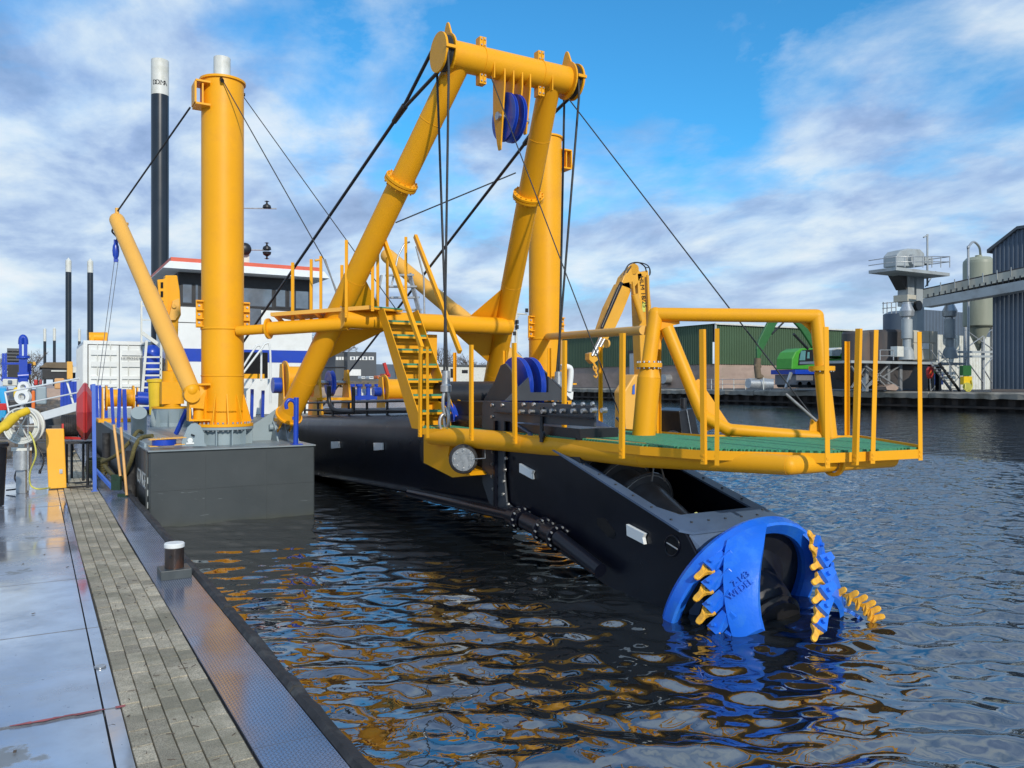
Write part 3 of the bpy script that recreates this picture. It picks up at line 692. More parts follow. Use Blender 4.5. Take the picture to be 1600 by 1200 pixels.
bmS = boom((8.45, 13.35, 2.05), P(606, 400, v=16.2), .17, 'starboard anchor boom folded behind the gantry', knob=False)
hk = P(181, 392, v=16.3); t0 = P(180, 362, v=16.3)
m_ = M().sphere(hk, .13, 12, (.45, .35, 1.3)); m_.box(hk.x-.035, hk.x+.035, hk.y-.02, hk.y+.02, hk.z-.2, hk.z+.2); build(m_, 'hoist_block', BLU, bmP)
m_ = M().pipe(curve_pts([t0+V3(0, 0, .1), t0+V3(-.05, 0, 0), t0+V3(.03, 0, -.1), hk+V3(0, 0, .15)], 6), .016, 8); build(m_, 'shackle', BLK, bmP)
m_ = M().tube(hk+V3(-.02, 0, -.15), P(153, 602, d=16), .006, n=5); m_.tube(hk+V3(.04, 0, -.15), P(158, 602, d=16), .006, n=5); build(m_, 'hoist_rope', GALV, bmP)

# ---- A-frame gantry
F1 = V3(3.70, 14.2, 1.34); F2 = V3(7.70, 14.2, 1.5); BV = 9.915; BZ = 6.50; BX0, BX1 = 4.63, 6.84
T1 = V3(4.98, BV, BZ); T2 = V3(6.42, BV, BZ)
gy = build(M().tube((BX0+.06, BV, BZ), (BX1-.06, BV, BZ), .195, n=40), 'gantry_beam', YEL, dr, label='top cross beam of the A-frame gantry')
def leg(Fb, Tt, lab):
    ax = (Tt-Fb).normalized()
    m_ = M().tube(Fb+ax*.25, Fb+ax*.40, .215, .185, n=36); m_.tube(Fb+ax*.40, Tt-ax*.08, .185, .165, n=36)
    l = build(m_, 'gantry_leg', YEL, dr, label=lab)
    for k in (.16, .46, .86):
        rr_ = .185-.02*k; build(M().lathe(Fb.lerp(Tt, k), ax, [(rr_-.004, -.006), (rr_+.0035, -.002), (rr_+.0035, .004), (rr_-.004, .008)], 36), 'weld_seam', YEL, l)
    k = .715; c = Fb.lerp(Tt, k)
    m_ = M().lathe(c, ax, [(.17, -.05), (.25, -.05), (.25, -.015), (.17, -.014)], 36); m_.lathe(c, ax, [(.17, .0), (.25, .0), (.25, .035), (.17, .036)], 36); build(m_, 'leg_flange', YEL, l)
    m_ = M().bolts([p-ax*.085 for p in ring_pts(c, ax, .222, 16)], ax, .014, .15); build(m_, 'flange_bolts', YEL, l, kind='stuff')
    return l, ax
l1, ax1 = leg(F1, T1, 'port leg of the A-frame gantry'); l2, ax2 = leg(F2, T2, 'starboard leg of the A-frame gantry')
# feet
def foot(Fb, ax, lg, dark=False):
    mt = BLK if dark else PADG
    m_ = M()
    for s_ in (-1, 1):
        o_ = V3(s_*.10, 0, 0)
        m_.prism([Fb+ax*.28+o_+V3(-.01, -.17, 0), Fb+ax*.28+o_+V3(-.01, .20, 0), Fb+o_+V3(-.01, .12, -.02), Fb+o_+V3(-.01, -.02, -.09), Fb+o_+V3(-.01, -.12, -.02)], (.022, 0, 0))
    m_.lathe(Fb+ax*.25, ax, [(0, 0), (.235, 0), (.235, .03), (.2, .031)], 30)
    build(m_, 'clevis', YEL, lg)
    m_ = M()
    for s_ in (-.17, .0, .17):
        m_.prism([(Fb.x+s_-.012, Fb.y-.32, DZ), (Fb.x+s_-.012, Fb.y+.38, DZ), (Fb.x+s_-.012, Fb.y+.18, Fb.z+.06), (Fb.x+s_-.012, Fb.y, Fb.z+.10), (Fb.x+s_-.012, Fb.y-.12, Fb.z+.02)], (.024, 0, 0))
    m_.tube(Fb+V3(-.24, 0, 0), Fb+V3(.24, 0, 0), .05, n=16)
    m_.prism([(Fb.x-.95, Fb.y+.05, DZ), (Fb.x-.2, Fb.y+.05, DZ), (Fb.x-.12, Fb.y+.05, Fb.z+.30), (Fb.x-.25, Fb.y+.05, Fb.z+.2)], (0, .03, 0)) if not dark else None
    build(m_, 'foot_bracket', mt, lg)
foot(F1, ax1, l1); foot(F2, ax2, l2, True)
m_ = M()
m_.prism([(7.45, 13.6, 1.2), (7.45, 14.9, 1.2), (7.45, 14.7, 2.0), (7.45, 14.4, 2.15), (7.45, 14.15, 1.9), (7.45, 13.9, 2.1), (7.45, 13.7, 2.05)], (.03, 0, 0))
m_.prism([(7.9, 13.6, 1.2), (7.9, 14.9, 1.2), (7.9, 14.7, 2.0), (7.9, 14.4, 2.15), (7.9, 14.15, 1.9), (7.9, 13.9, 2.1), (7.9, 13.7, 2.05)], (.03, 0, 0))
m_.tube((7.2, 13.9, 1.75), (7.95, 13.9, 1.75), .2, n=20); m_.box(7.0, 7.95, 13.95, 14.6, DZ, 1.55)
build(m_, 'foot_cheek', BLK, l2)
# beam ends: discs, rope grooves, lugs
m_ = M()
for x_, s_ in ((BX0, -1), (BX1, 1)):
    m_.tube((x_-s_*.0, BV, BZ), (x_-s_*.03, BV, BZ), .262, n=40)
build(m_, 'end_disc', YEL, gy)
m_ = M()
for x_, s_ in ((BX0, -1), (BX1, 1)):
    m_.lathe((x_-s_*.03, BV, BZ), (-s_, 0, 0), [(.225, 0), (.24, .01), (.225, .03), (.24, .05), (.225, .07), (.24, .09), (.2, .1)], 40)
build(m_, 'rope_groove', ROPE, gy)
m_ = M()
for x_, s_ in ((BX0, -1), (BX1, 1)):
    xx = x_-s_*.145; pl = [(xx-.012, BV+math.cos(a)*.27, BZ+math.sin(a)*.27) for a in np.linspace(math.radians(115), math.radians(425), 26)]
    pl += [(xx-.012, BV+.05, BZ+.38), (xx-.012, BV+.02, BZ+.42), (xx-.012, BV-.02, BZ+.42), (xx-.012, BV-.05, BZ+.38)]
    m_.prism(pl, (.024, 0, 0)); m_.box(x_-s_*.06-.07, x_-s_*.06+.07, BV-.285, BV-.25, BZ-.02, BZ+.02)
build(m_, 'end_lug', YEL, gy)
m_ = M()
for x_ in (5.28, 6.22):
    for s_ in (-1, 1):
        z_ = BZ+s_*.245; m_.box(x_-.05, x_-.003, BV-.06, BV+.06, z_-.075, z_+.075); m_.box(x_+.003, x_+.05, BV-.06, BV+.06, z_-.075, z_+.075)
    m_.lathe((x_-.01, BV, BZ), (1, 0, 0), [(.195, 0), (.203, 0), (.203, .02), (.195, .02)], 40)
    m_.prism([(x_+.10, BV-.19, BZ-.26), (x_+.10, BV-.12, BZ-.26), (x_+.10, BV-.12, BZ+.02), (x_+.10, BV-.19, BZ+.06)], (.016, 0, 0))
build(m_, 'guide_clamp', YEL, gy)
m_ = M().bolts([(x_+dx, BV-.061, BZ+s_*.245+dz) for x_ in (5.28, 6.22) for dx in (-.027, .027) for s_ in (-1, 1) for dz in (-.04, .04)], (0, -1, 0), .012, .02); build(m_, 'clamp_bolts', GALV, gy, kind='stuff')
def hang_plate(x_, ln):
    return M().prism([(x_-.011, BV-.17, BZ), (x_-.011, BV+.15, BZ-.05), (x_-.011, BV+.15, BZ-.62), (x_-.011, BV+.03, BZ-ln+.08), (x_-.011, BV, BZ-ln), (x_-.011, BV-.06, BZ-ln), (x_-.011, BV-.17, BZ-.3)], (.022, 0, 0))
for x_, ln in ((5.56, 1.18), (5.70, .95), (5.84, .9), (5.97, .9)): build(hang_plate(x_, ln), 'hanger_plate', YEL, gy)
def sheave(c, ax, r, wd=.05):
    ax = Vector(ax).normalized(); h = wd/2
    return M().lathe(Vector(c)-ax*h, ax, [(.05, 0), (r*.55, .005), (r*.80, -.0), (r, 0), (r, .008), (r-.035, h), (r, wd-.008), (r, wd), (r*.8, wd), (r*.55, wd-.005), (.05, wd)], 44)
for x_ in (5.63, 5.77): build(sheave((x_, BV-.05, BZ-.72), (1, 0, 0), .33), 'sheave', BLU, gy)
m_ = M().tube((5.52, BV-.05, BZ-.72), (6.0, BV-.05, BZ-.72), .045, n=14); m_.tube((5.50, BV-.05, BZ-.72), (5.53, BV-.05, BZ-.72), .06, n=6); build(m_, 'sheave_pin', STL, gy)
# cross beam with gussets
CZ = 3.10
cb = build(M().tube((4.13, 12.40, CZ), (7.30, 12.62, CZ), .148, n=36), 'cross_beam', YEL, dr, label='cross beam between the gantry legs')
build(M().tube((4.118, 12.399, CZ), (4.13, 12.40, CZ), .155, n=36), 'end_cap', YEL2, cb)
def leg_at(Fb, Tt, z): return Fb.lerp(Tt, (z-Fb.z)/(Tt.z-Fb.z))
m_ = M()
for (Fb, Tt, s_) in ((F1, T1, 1), (F2, T2, -1)):
    for sg in (1, -1):
        y_ = leg_at(Fb, Tt, CZ).y
        a = leg_at(Fb, Tt, CZ+sg*.12); b = leg_at(Fb, Tt, CZ+sg*.62); c = a+V3(s_*(.95 if sg < 0 else .75), 0, 0)
        b2 = b+V3(s_*.17, 0, 0)
        m_.prism([a, b, b2, V3(c.x, a.y, CZ+sg*.12)], (0, .02, 0))
build(m_, 'gusset_plate', YEL, cb)

a_ = P(671, 523, v=12.75); b_ = P(671, 606, v=12.75)
build(M().obox((a_+b_)/2, V3(.105, 0, 0), V3(0, .09, 0), V3(0, 0, (a_.z-b_.z)/2)), 'hanging_post', YEL, cb, bevel=.008)
# ---- ropes of the gantry
def rope(pts, r, name='wire_rope', mt=ROPE, par=None, n=7):
    return build(M().pipe(pts, r, n), name, mt, par or dr)
for x_, xe, xs in ((4.70, 4.79, -1), (6.77, 6.60, 1)):
    lo = V3(xe, 10.0, 1.98)
    rope([V3(x_-.035, BV-.24, BZ-.05), V3(x_-.02, BV-.23, BZ-.3), lo+V3(-.025, 0, .25)], .017, 'hoist_pendant')
    rope([V3(x_+.02, BV+.23, BZ-.05), V3(x_+.02, BV+.21, BZ-.3), lo+V3(.03, .02, .25)], .017, 'hoist_pendant')
    s = build(M().lathe(lo, (0, 0, 1), [(0, .29), (.05, .28), (.058, .1), (.075, .08), (.075, .0), (0, -.01)], 16), 'pendant_socket', GALV, dr)
    m2 = M()
    m2.pipe([lo+V3(.045*math.cos(a), 0, -.15+.17*math.sin(a)) for a in np.linspace(0, 2*PI, 18, endpoint=False)], .024, 8, closed=True)
    m2.pipe([lo+V3(.01, .07*math.cos(a), -.36+.13*math.sin(a)) for a in np.linspace(0, 2*PI, 18, endpoint=False)], .026, 8, closed=True)
    m2.pipe([lo+V3(-.02+.07*math.cos(a), 0.01, -.42+.12*math.sin(a)) for a in np.linspace(0, 2*PI, 18, endpoint=False)], .022, 8, closed=True)
    build(m2, 'shackle', GALV, s)
for x_, e in ((4.68, V3(3.94, 24.2, 1.4)), (6.79, V3(7.5, 24.2, 1.42))):
    a = V3(x_, BV+.1, BZ+.22); b = V3(x_, BV+.1, BZ-.22); j = V3(x_, BV, BZ).lerp(e, .085)
    rope([a, j], .026, 'backstay_sling', BLK); rope([b, j], .026, 'backstay_sling', BLK); rope([j, e], .027, 'backstay', BLK)
    build(M().tube(j.lerp(e, -.008), j.lerp(e, .02), .05, .04, n=10), 'stay_joint', BLK, dr)
def wire(a, b, r=.0085, mt=ROPE): return build(M().tube(a, b, r, n=6), 'guy_wire', mt, dr)
wire(P(297, 168, v=13.6), tipP+V3(0, 0, .15), .016)
s_a = V3(2.55, 13.5, 6.9); s_b = V3(2.94, 13.9, 6.85)
w1 = P(506, 405, v=12.6); wire(s_a, w1, .009); wire(w1, P(540, 490, v=12.35), .012, DULL); wire(w1+V3(.02, 0, 0), P(537, 492, v=12.35), .012, DULL)
wire(s_b, P(618, 482, v=12.3), .008)
wire(V3(5.35, BV-.15, BZ-.24), P(976, 668, v=8.2), .008); wire(P(963, 652, v=8.2), P(977, 670, v=8.15), .016, DULL)
LUG = P(1276, 658, d=9.05)
wire(V3(6.66, BV-.1, BZ-.3), LUG+V3(-.03, .03, .05), .0085); wire(LUG+V3(-.24, .22, .30), LUG, .018, DULL)
wire(P(618, 348, v=15.4), P(806, 270, v=14.2), .014)
sb = build(M().tube(s_a+V3(0, .05, .02), s_a+V3(0, -.04, -.04), .03, n=8).tube(s_b+V3(-.03, 0, 0), s_b+V3(.05, 0, 0), .03, n=8), 'wire_shackle', BLK, dr)

# ---- boom tube and upper walkway
uw = build(M().tube((2.80, 13.55, 2.93), (3.22, 13.22, 2.96), .078, n=24).tube((3.22, 13.22, 2.96), (4.25, 12.42, 3.03), .108, n=28), 'walkway_tube', YEL, dr, label='tube from port column to gantry cross beam')
build(M().lathe((3.2, 13.235, 2.96), (1.03, -.8, .07), [(0, 0), (.165, 0), (.165, .03), (0, .03)], 28), 'tube_flange', YEL, uw)
build(M().box(2.86, 3.02, 13.44, 13.50, 2.87, 2.885).box(2.86, 3.02, 13.44, 13.50, 2.98, 2.995), 'tube_lug', YEL, uw)
WZ = 3.22; wa = V3(3.22, 13.13, WZ-.07); wb = V3(4.20, 12.32, WZ); wc = V3(4.50, 12.05, WZ+.02); wn = V3(.5, .62, 0)
m_ = M().prism([wa, wc, wc+V3(.62, .25, 0), wb+wn, wa+wn], (0, 0, .03)); wk = build(m_, 'upper_walkway', YEL, dr, label='short upper walkway')
m_ = M().prism([wa+V3(.03, .03, .032), wc+V3(0, .04, .032), wc+V3(.6, .22, .032), wb+wn+V3(0, 0, .032), wa+wn+V3(0, 0, .032)], (0, 0, .02)); build(m_, 'grating', GRN, wk)
build(M().beam(wa+V3(0, 0, .03), wc+V3(0, 0, .03), .012, .06), 'kick_plate', YEL2, wk)
m_ = M()
for k in (.02, .30, .55, .85):
    p = wa.lerp(wb, k); m_.prism([p+V3(0, 0, .02), p+V3(.26, .22, -.16), p+V3(.26, .22, -.1), p+V3(.02, .02, .06)], (.035, -.03, 0))
build(m_, 'bracket_arm', YEL2, wk)
pm = M()
def post_mesh(h, wd=.045, dp=.036, t=.006):
    return M().box(-wd/2, wd/2, -t/2, t/2, -.10, h).box(wd/2-t, wd/2, t/2+.0003, dp, -.10, h).box(-.012, .012, -.008, -.003, -.07, -.05).box(-.012, .012, -.008, -.003, -.03, -.01)
post_me = {}
def post(parent, p, h, ang, tilt=0.0, mt=YEL):
    key = round(h, 2)
    if key not in post_me:
        o_ = build(post_mesh(h), 'railing_post', mt, parent); post_me[key] = o_.data
    else:
        o_ = bpy.data.objects.new('railing_post', post_me[key]); COL.objects.link(o_); o_.parent = parent
    o_.location = p-ORI[parent.name]; o_.rotation_euler = (0, tilt, ang); return o_
for px, pt, pb, v_ in ((457, 410, 497, 13.05), (486, 405, 490, 13.4), (501, 400, 485, 13.6), (534, 414, 480, 12.7), (541, 375, 486, 12.15), (563, 409, 475, 12.6), (590, 392, 470, 12.4), (605, 402, 470, 12.7), (582, 375, 476, 11.95), (634, 370, 470, 12.5)):
    b_p = P(px, pb, v=v_); tp = P(px, pt, v=v_); post(wk, b_p, max(.5, tp.z-b_p.z), -.5)
build(M().tube(P(492, 407, v=13.6), P(499, 406, v=13.6), .02, n=8), 'rail_hook', YEL2, wk)
# aluminium step ladder behind
al = build(M().beam(P(640, 428, v=13.3), P(664, 524, v=12.9), .03, .08).beam(P(596, 430, v=13.6), P(588, 470, v=13.6), .03, .08), 'step_ladder', GALV, dr, label='aluminium step ladder')
m_ = M()
for y_ in (430, 448, 465, 484, 502, 519):
    a = P(604+(y_-430)*.15, y_, v=13.2); m_.beam(a, P(645+(y_-430)*.24, y_, v=13.2), .12, .03)
build(m_, 'rung', GALV, al)
m_ = M().pipe([P(612, 445, v=13.2), P(622, 400, v=13.2), P(632, 381, v=13.2), P(640, 378, v=13.2)], .016, 8).pipe([P(650, 385, v=12.9), P(662, 432, v=12.9), P(664, 522, v=12.9)], .016, 8)
build(m_, 'ladder_handrail', GALV, al)

# ---- stairs
PLZ = 1.475
S0 = V3(4.62, 10.42, PLZ); S1 = V3(4.62, 11.95, 3.26); NT_ = 8
st = build(M().prism([S0+V3(-.012, -.1, -.02), S0+V3(-.012, .32, -.02), S1+V3(-.012, .12, -.05), S1+V3(-.012, -.12, -.02)], (.012, 0, 0)).prism([S0+V3(.552, -.1, -.02), S0+V3(.552, .32, -.02), S1+V3(.552, .12, -.05), S1+V3(.552, -.12, -.02)], (.012, 0, 0)), 'stair_stringer', YEL, dr, label='stair from the platform up to the gantry walkway')
tr0 = None
for i in range(1, NT_):
    p = S0.lerp(S1, i/NT_)
    if tr0 is None:
        tb = p; tr0 = build(M().box(p.x+.0, p.x+.55, p.y-.07, p.y+.13, p.z-.012, p.z+.016), 'tread', GRN, st)
        tr1 = build(M().box(p.x+.0, p.x+.55, p.y-.09, p.y-.072, p.z-.045, p.z-.014).prism([(p.x+.02, p.y-.06, p.z-.02), (p.x+.02, p.y+.1, p.z-.02), (p.x+.02, p.y+.1, p.z-.15)], (.012, 0, 0)).prism([(p.x+.5, p.y-.06, p.z-.02), (p.x+.5, p.y+.1, p.z-.02), (p.x+.5, p.y+.1, p.z-.15)], (.012, 0, 0)).box(p.x+.03, p.x+.52, p.y+.1, p.y+.112, p.z-.21, p.z-.02), 'tread_support', YEL, st, split=False)
    else: child(tr0, st, p-tb); child(tr1, st, p-tb)
tp_ = S0+V3(0, 0, 0)
build(M().beam(S0+V3(-.02, -.05, 1.10), S1+V3(-.02, -.05, 1.16), .05, .07), 'stair_handrail', YEL, st); build(M().beam(S0+V3(.58, -.02, 1.06), S1+V3(.62, .12, 1.18), .05, .07), 'stair_handrail', YEL, st)

# ---- access platform over the ladder
def nearpt(px, py): return P(px, py, z=PLZ)
near = [V3(4.56, 10.37, PLZ), V3(4.90, 9.4, PLZ), V3(5.04, 8.3, PLZ), V3(5.10, 7.0, PLZ), V3(5.12, 6.3, PLZ), V3(5.32, 5.6, PLZ), V3(6.03, 4.84, PLZ), V3(6.35, 4.80, PLZ), V3(7.16, 4.70, PLZ)]
far = [V3(7.9, 5.9, PLZ), V3(7.2, 6.35, PLZ), V3(6.50, 6.9, PLZ), V3(6.46, 8.8, PLZ), V3(6.2, 9.9, PLZ), V3(5.85, 11.3, PLZ), V3(5.2, 11.3, PLZ), V3(4.7, 10.6, PLZ)]
Lp = near+far
pf = build(M().prism([p+V3(0, 0, -.018) for p in Lp], (0, 0, .012)), 'access_platform', YEL, dr, label='yellow access platform above the cutter ladder')
m_ = M()
cxp = sum((p for p in Lp), Vector())/len(Lp)
def inside(x, y):
    c = False; n = len(Lp)
    for i in range(n):
        a, b = Lp[i], Lp[(i+1) % n]
        if (a.y > y) != (b.y > y) and x < (b.x-a.x)*(y-a.y)/(b.y-a.y)+a.x: c = not c
    return c
yy = 4.72
while yy < 11.3:                    # bars of the grating, clipped to the outline
    xs = []; n = len(Lp)
    for i in range(n):
        a, b = Lp[i], Lp[(i+1) % n]
        if (a.y > yy) != (b.y > yy): xs.append((b.x-a.x)*(yy-a.y)/(b.y-a.y)+a.x)
    xs.sort()
    for a, b in zip(xs[::2], xs[1::2]):
        if b-a > .1: m_.box(a+.03, b-.03, yy, yy+.022, PLZ-.004, PLZ+.022)
    yy += .048
xx = 4.7
while xx < 7.8:
    ys = []
    for i in range(n):
        a, b = Lp[i], Lp[(i+1) % n]
        if (a.x > xx) != (b.x > xx): ys.append((b.y-a.y)*(xx-a.x)/(b.x-a.x)+a.y)
    ys.sort()
    for a, b in zip(ys[::2], ys[1::2]):
        if b-a > .1: m_.box(xx, xx+.014, a+.03, b-.03, PLZ-.003, PLZ+.018)
    xx += .048
build(m_, 'grating', GRN, pf, kind='stuff')
m_ = M()
for i in range(len(near)-1): m_.beam(near[i]+V3(0, 0, -.040), near[i+1]+V3(0, 0, -.040), .012, .085)
build(m_, 'kick_plate', YEL, pf)
m_ = M()
for i in range(len(far)-2): m_.beam(far[i]+V3(0, 0, .005), far[i+1]+V3(0, 0, .005), .012, .07)
m_.beam(near[-1], far[0], .012, .085); build(m_, 'kick_plate', YEL, pf)
tz = 1.375
TP = [V3(4.72, 10.3, tz), V3(5.12, 8.4, tz), V3(5.26, 6.4, tz), P(1232, 727, z=tz), P(1392, 716, z=tz)]
m_ = M().tube(TP[0], TP[1], .125, n=28).tube(TP[1], TP[2], .125, n=28).tube(TP[2], TP[3], .122, .088, n=28).tube(TP[3], TP[4], .086, n=28)
for p in TP[1:3]: m_.sphere(p, .124, 20)
m_.sphere(TP[3], .0865, 20); build(m_, 'support_tube', YEL, pf)
build(M().lathe(P(1300, 723, z=tz), TP[4]-TP[3], [(.09, 0), (.125, 0), (.125, .03), (.09, .03)], 24), 'tube_clamp', YEL, pf)
# outline under kick plate: side skirt and brackets
arms = [(.0, 0), (.55, 0), (0, 1), (.75, 1), (.6, 2), (.0, 4), (.55, 5), (.6, 6), (.98, 7)]
m_ = M()
for k, i in arms:
    p = near[i].lerp(near[i+1], k); tdir = (near[i+1]-near[i]).normalized(); n_ = V3(-tdir.y, tdir.x, 0); n_ = n_ if n_.dot(cxp-p) > 0 else -n_
    m_.prism([p+V3(0, 0, -.02), p+n_*.32+V3(0, 0, -.10), p+n_*.32+V3(0, 0, -.13), p+V3(0, 0, -.07)], tdir*.03)
build(m_, 'bracket_arm', YEL, pf)
# near posts then far posts
for px, pb, pt in ((655, 671, 545), (668, 672, 545), (735, 676, 544), (803, 680, 539.5), (880, 685, 535), (970, 700, 528.5), (1098, 708, 521.6), (1118, 709, 520), (1293, 713, 518), (1335, 709, 518), (1364, 707, 518), (1438, 702.6, 518)):
    p = P(px, pb, z=PLZ); h = P(px, pt, d=(p.x*SN+p.y*CS)).z-p.z
    ang = -1.35 if px < 1200 else -.3
    post(pf, p+V3(0, -.0, .0), 1.10, ang if px not in (668, 1118, 1335) else ang-1.2, .03 if px in (1335, 1364) else .012*math.sin(px))
for px, pb in ((712, 660), (790, 664), (860, 669), (940, 672), (1031, 680), (1325, 683)):
    p = P(px, pb, z=PLZ); post(pf, p, 1.10, 1.6)
build(M().beam(P(1325, 683, z=PLZ), P(1293, 690, z=PLZ), .04, .05), 'cross_bar', YEL, pf)

# ---- frame standing on the platform
def dP(px, py, d): return P(px, py, d=d)
f = build(M().tube(dP(1004, 700, 9.45), dP(1014, 590, 9.45), .134, n=32).tube(dP(1014, 590, 9.45), dP(1015, 574, 9.45), .134, .10, n=32).tube(dP(1014, 568, 9.45), dP(1024, 492, 9.5), .085, n=28), 'platform_frame', YEL, dr, label='tubular frame standing on the access platform')
m_ = M().tube(dP(1024, 491, 9.5), dP(1276, 494, 9.15), .078, n=28).sphere(dP(1024, 491, 9.5), .084, 18).sphere(dP(1276, 494, 9.15), .078, 18); build(m_, 'top_tube', YEL, f)
m_ = M().tube(dP(1276, 494, 9.15), dP(1284, 572, 9.12), .076, n=28).tube(dP(1284, 578, 9.12), dP(1297, 700, 9.05), .082, .09, n=28); build(m_, 'front_leg', YEL, f)
m_ = M().lathe(dP(1014, 570, 9.45), (0, 0, 1), [(0, -.03), (.15, -.03), (.15, .02), (0, .02)], 30).lathe(dP(1284, 575, 9.12), (0, 0, 1), [(0, -.03), (.14, -.03), (.14, .02), (0, .02)], 30); build(m_, 'leg_flange', YEL, f)
m_ = M().bolts(ring_pts(dP(1014, 576, 9.45), (0, 0, 1), .132, 14), (0, 0, 1), .013, .02).bolts(ring_pts(dP(1284, 581, 9.12), (0, 0, 1), .12, 12), (0, 0, 1), .012, .02).bolts(ring_pts(dP(1014, 567, 9.45), (0, 0, 1), .132, 14), (0, 0, 1), .013, .02); build(m_, 'flange_bolts', GALV, f, kind='stuff')
m_ = M().tube(dP(1042, 512, 9.45), dP(1098, 650, 9.3), .076, n=26).tube(dP(1098, 650, 9.3), dP(1140, 672, 9.2), .07, n=26).tube(dP(1138, 671, 9.2), dP(1290, 684, 9.1), .066, n=26).sphere(dP(1098, 650, 9.3), .076).sphere(dP(1139, 671.5, 9.2), .069); build(m_, 'diagonal_tube', YEL, f)
m_ = M().prism([dP(1078, 600, 9.4), dP(1092, 592, 9.4), dP(1138, 660, 9.3), dP(1100, 676, 9.3)], V3(SN, CS, 0)*.04)
ar = [dP(1027, 545, 9.48), dP(1027, 500, 9.48), dP(1062, 500, 9.48)]+[dP(1062-30*math.sin(a), 512+40*(1-math.cos(a))-6, 9.48) for a in np.linspace(0, PI/2, 6)]
m_.prism(ar, V3(SN, CS, 0)*.02)
ar = [dP(1240, 502, 9.2), dP(1274, 502, 9.2), dP(1280, 560, 9.2)]+[dP(1273-33*(1-math.sin(a)) if False else 1240+36*math.sin(a), 502+50*(1-math.cos(a)), 9.2) for a in np.linspace(PI/2, .1, 6)]
m_.prism(ar, V3(SN, CS, 0)*.02); build(m_, 'gusset_plate', YEL, f)
m_ = M().prism([dP(1262, 690, 9.1), dP(1296, 690, 9.1), dP(1296, 655, 9.1), dP(1268, 655, 9.1)], V3(SN, CS, 0)*.03); build(m_, 'wire_lug', YEL, f)
bt = build(M().tube((8.65, 13.45, 3.0), dP(1006, 516, 9.5), .068, .055, n=24), 'walkway_tube', YEL2, dr, label='long tube from starboard column to the platform frame')
m_ = M().lathe(dP(947, 537, 11.5), (1, 0, 0), [(0, 0), (.06, 0), (.06, .03), (0, .03)], 18); build(m_, 'tube_lug', YEL2, bt)
# ---- cutter ladder
UL0, UL1 = 5.09, 6.35
def sect(zt, zb, y, e=0.0):
    a0, a1 = UL0-e, UL1+e
    h = [(a0+.14, zb), (a0+.03, zb+.05), (a0, zb+.16), (a0, zt-.24), (a0+.02, zt-.15), (a0+.07, zt-.07), (a0+.15, zt-.02), (a0+.27, zt)]
    return [V3(x, y, z) for x, z in h]+[V3(a0+a1-x, y, z) for x, z in h[::-1]]
m_ = M(); S_ = []
for y in np.linspace(19.2, 9.3, 12):
    k = (19.2-y)/9.9; S_.append(sect(1.33+.40*k, .02+.42*k, y))
n = len(S_[0]); vs_ = [p for s in S_ for p in s]
m_.add(vs_, [[i*n+j, i*n+(j+1) % n, (i+1)*n+(j+1) % n, (i+1)*n+j] for i in range(11) for j in range(n)], True)
m_.add(S_[-1], [list(range(n))]); m_.add(S_[0], [list(range(n))[::-1]])
ld = build(m_, 'cutter_ladder', NAVY, dr, label='black cutter ladder between the pontoons')
ZT = lambda y: .735+.279*(y-5.62)
side = [(9.28, .42), (9.28, ZT(9.28)), (5.62, ZT(5.62)), (5.42, .50), (5.52, .25), (5.76, -.25), (6.2, -.16), (7.2, .10), (8.9, .42)]
for x_ in (UL0, UL1-.035): build(M().prism([(x_, a, b) for a, b in side], (.035, 0, 0)), 'side_plate', NAVY, ld, bevel=.008)
m_ = M().prism([(UL0+.04, 8.9, .42), (UL0+.04, 7.2, .10), (UL0+.04, 6.2, -.16), (UL0+.04, 5.5, -.24), (UL0+.04, 5.5, -.20), (UL0+.04, 6.2, -.12), (UL0+.04, 7.2, .14), (UL0+.04, 8.9, .46)], (UL1-UL0-.08, 0, 0)); build(m_, 'bottom_plate', NAVY, ld)
def slope_sheet(x0, x1, ya, yb, th=.022, mt=RIM, nm='flange_plate', dz=0):
    return build(M().add([(x0, ya, ZT(ya)+dz), (x1, ya, ZT(ya)+dz), (x1, yb, ZT(yb)+dz), (x0, yb, ZT(yb)+dz), (x0, ya, ZT(ya)+dz+th), (x1, ya, ZT(ya)+dz+th), (x1, yb, ZT(yb)+dz+th), (x0, yb, ZT(yb)+dz+th)],
        [[0, 1, 2, 3], [7, 6, 5, 4], [0, 4, 5, 1], [1, 5, 6, 2], [2, 6, 7, 3], [3, 7, 4, 0]]), nm, mt, ld)
slope_sheet(UL0-.045, UL0+.10, 8.3, 5.93); slope_sheet(UL1-.10, UL1+.045, 8.3, 5.93)
build(M().prism([(UL0-.045, 5.93, ZT(5.93)), (UL0-.045, 5.66, ZT(5.66)), (UL0+.05, 5.58, ZT(5.58)), (UL1-.05, 5.58, ZT(5.58)), (UL1+.045, 5.66, ZT(5.66)), (UL1+.045, 5.93, ZT(5.93))], (0, 0, .022)), 'flange_plate', RIM, ld)
build(M().prism([(UL0+.1, 5.93, ZT(5.93)), (UL0+.22, 5.93, ZT(5.93)), (UL0+.1, 6.15, ZT(6.15))], (0, 0, .02)), 'corner_plate', RIM, ld)
slope_sheet(UL0-.01, UL1+.01, 9.26, 8.3)
m_ = M().bolts([(x_, y_, ZT(y_)+.022) for x_ in (UL0+.03, UL1-.03) for y_ in np.linspace(8.1, 5.85, 9)], (0, 0, 1), .014, .012).bolts([(x_, 5.76, ZT(5.76)+.022) for x_ in np.linspace(UL0+.2, UL1-.2, 5)], (0, 0, 1), .014, .012); build(m_, 'flange_bolts', BLK, ld, kind='stuff')
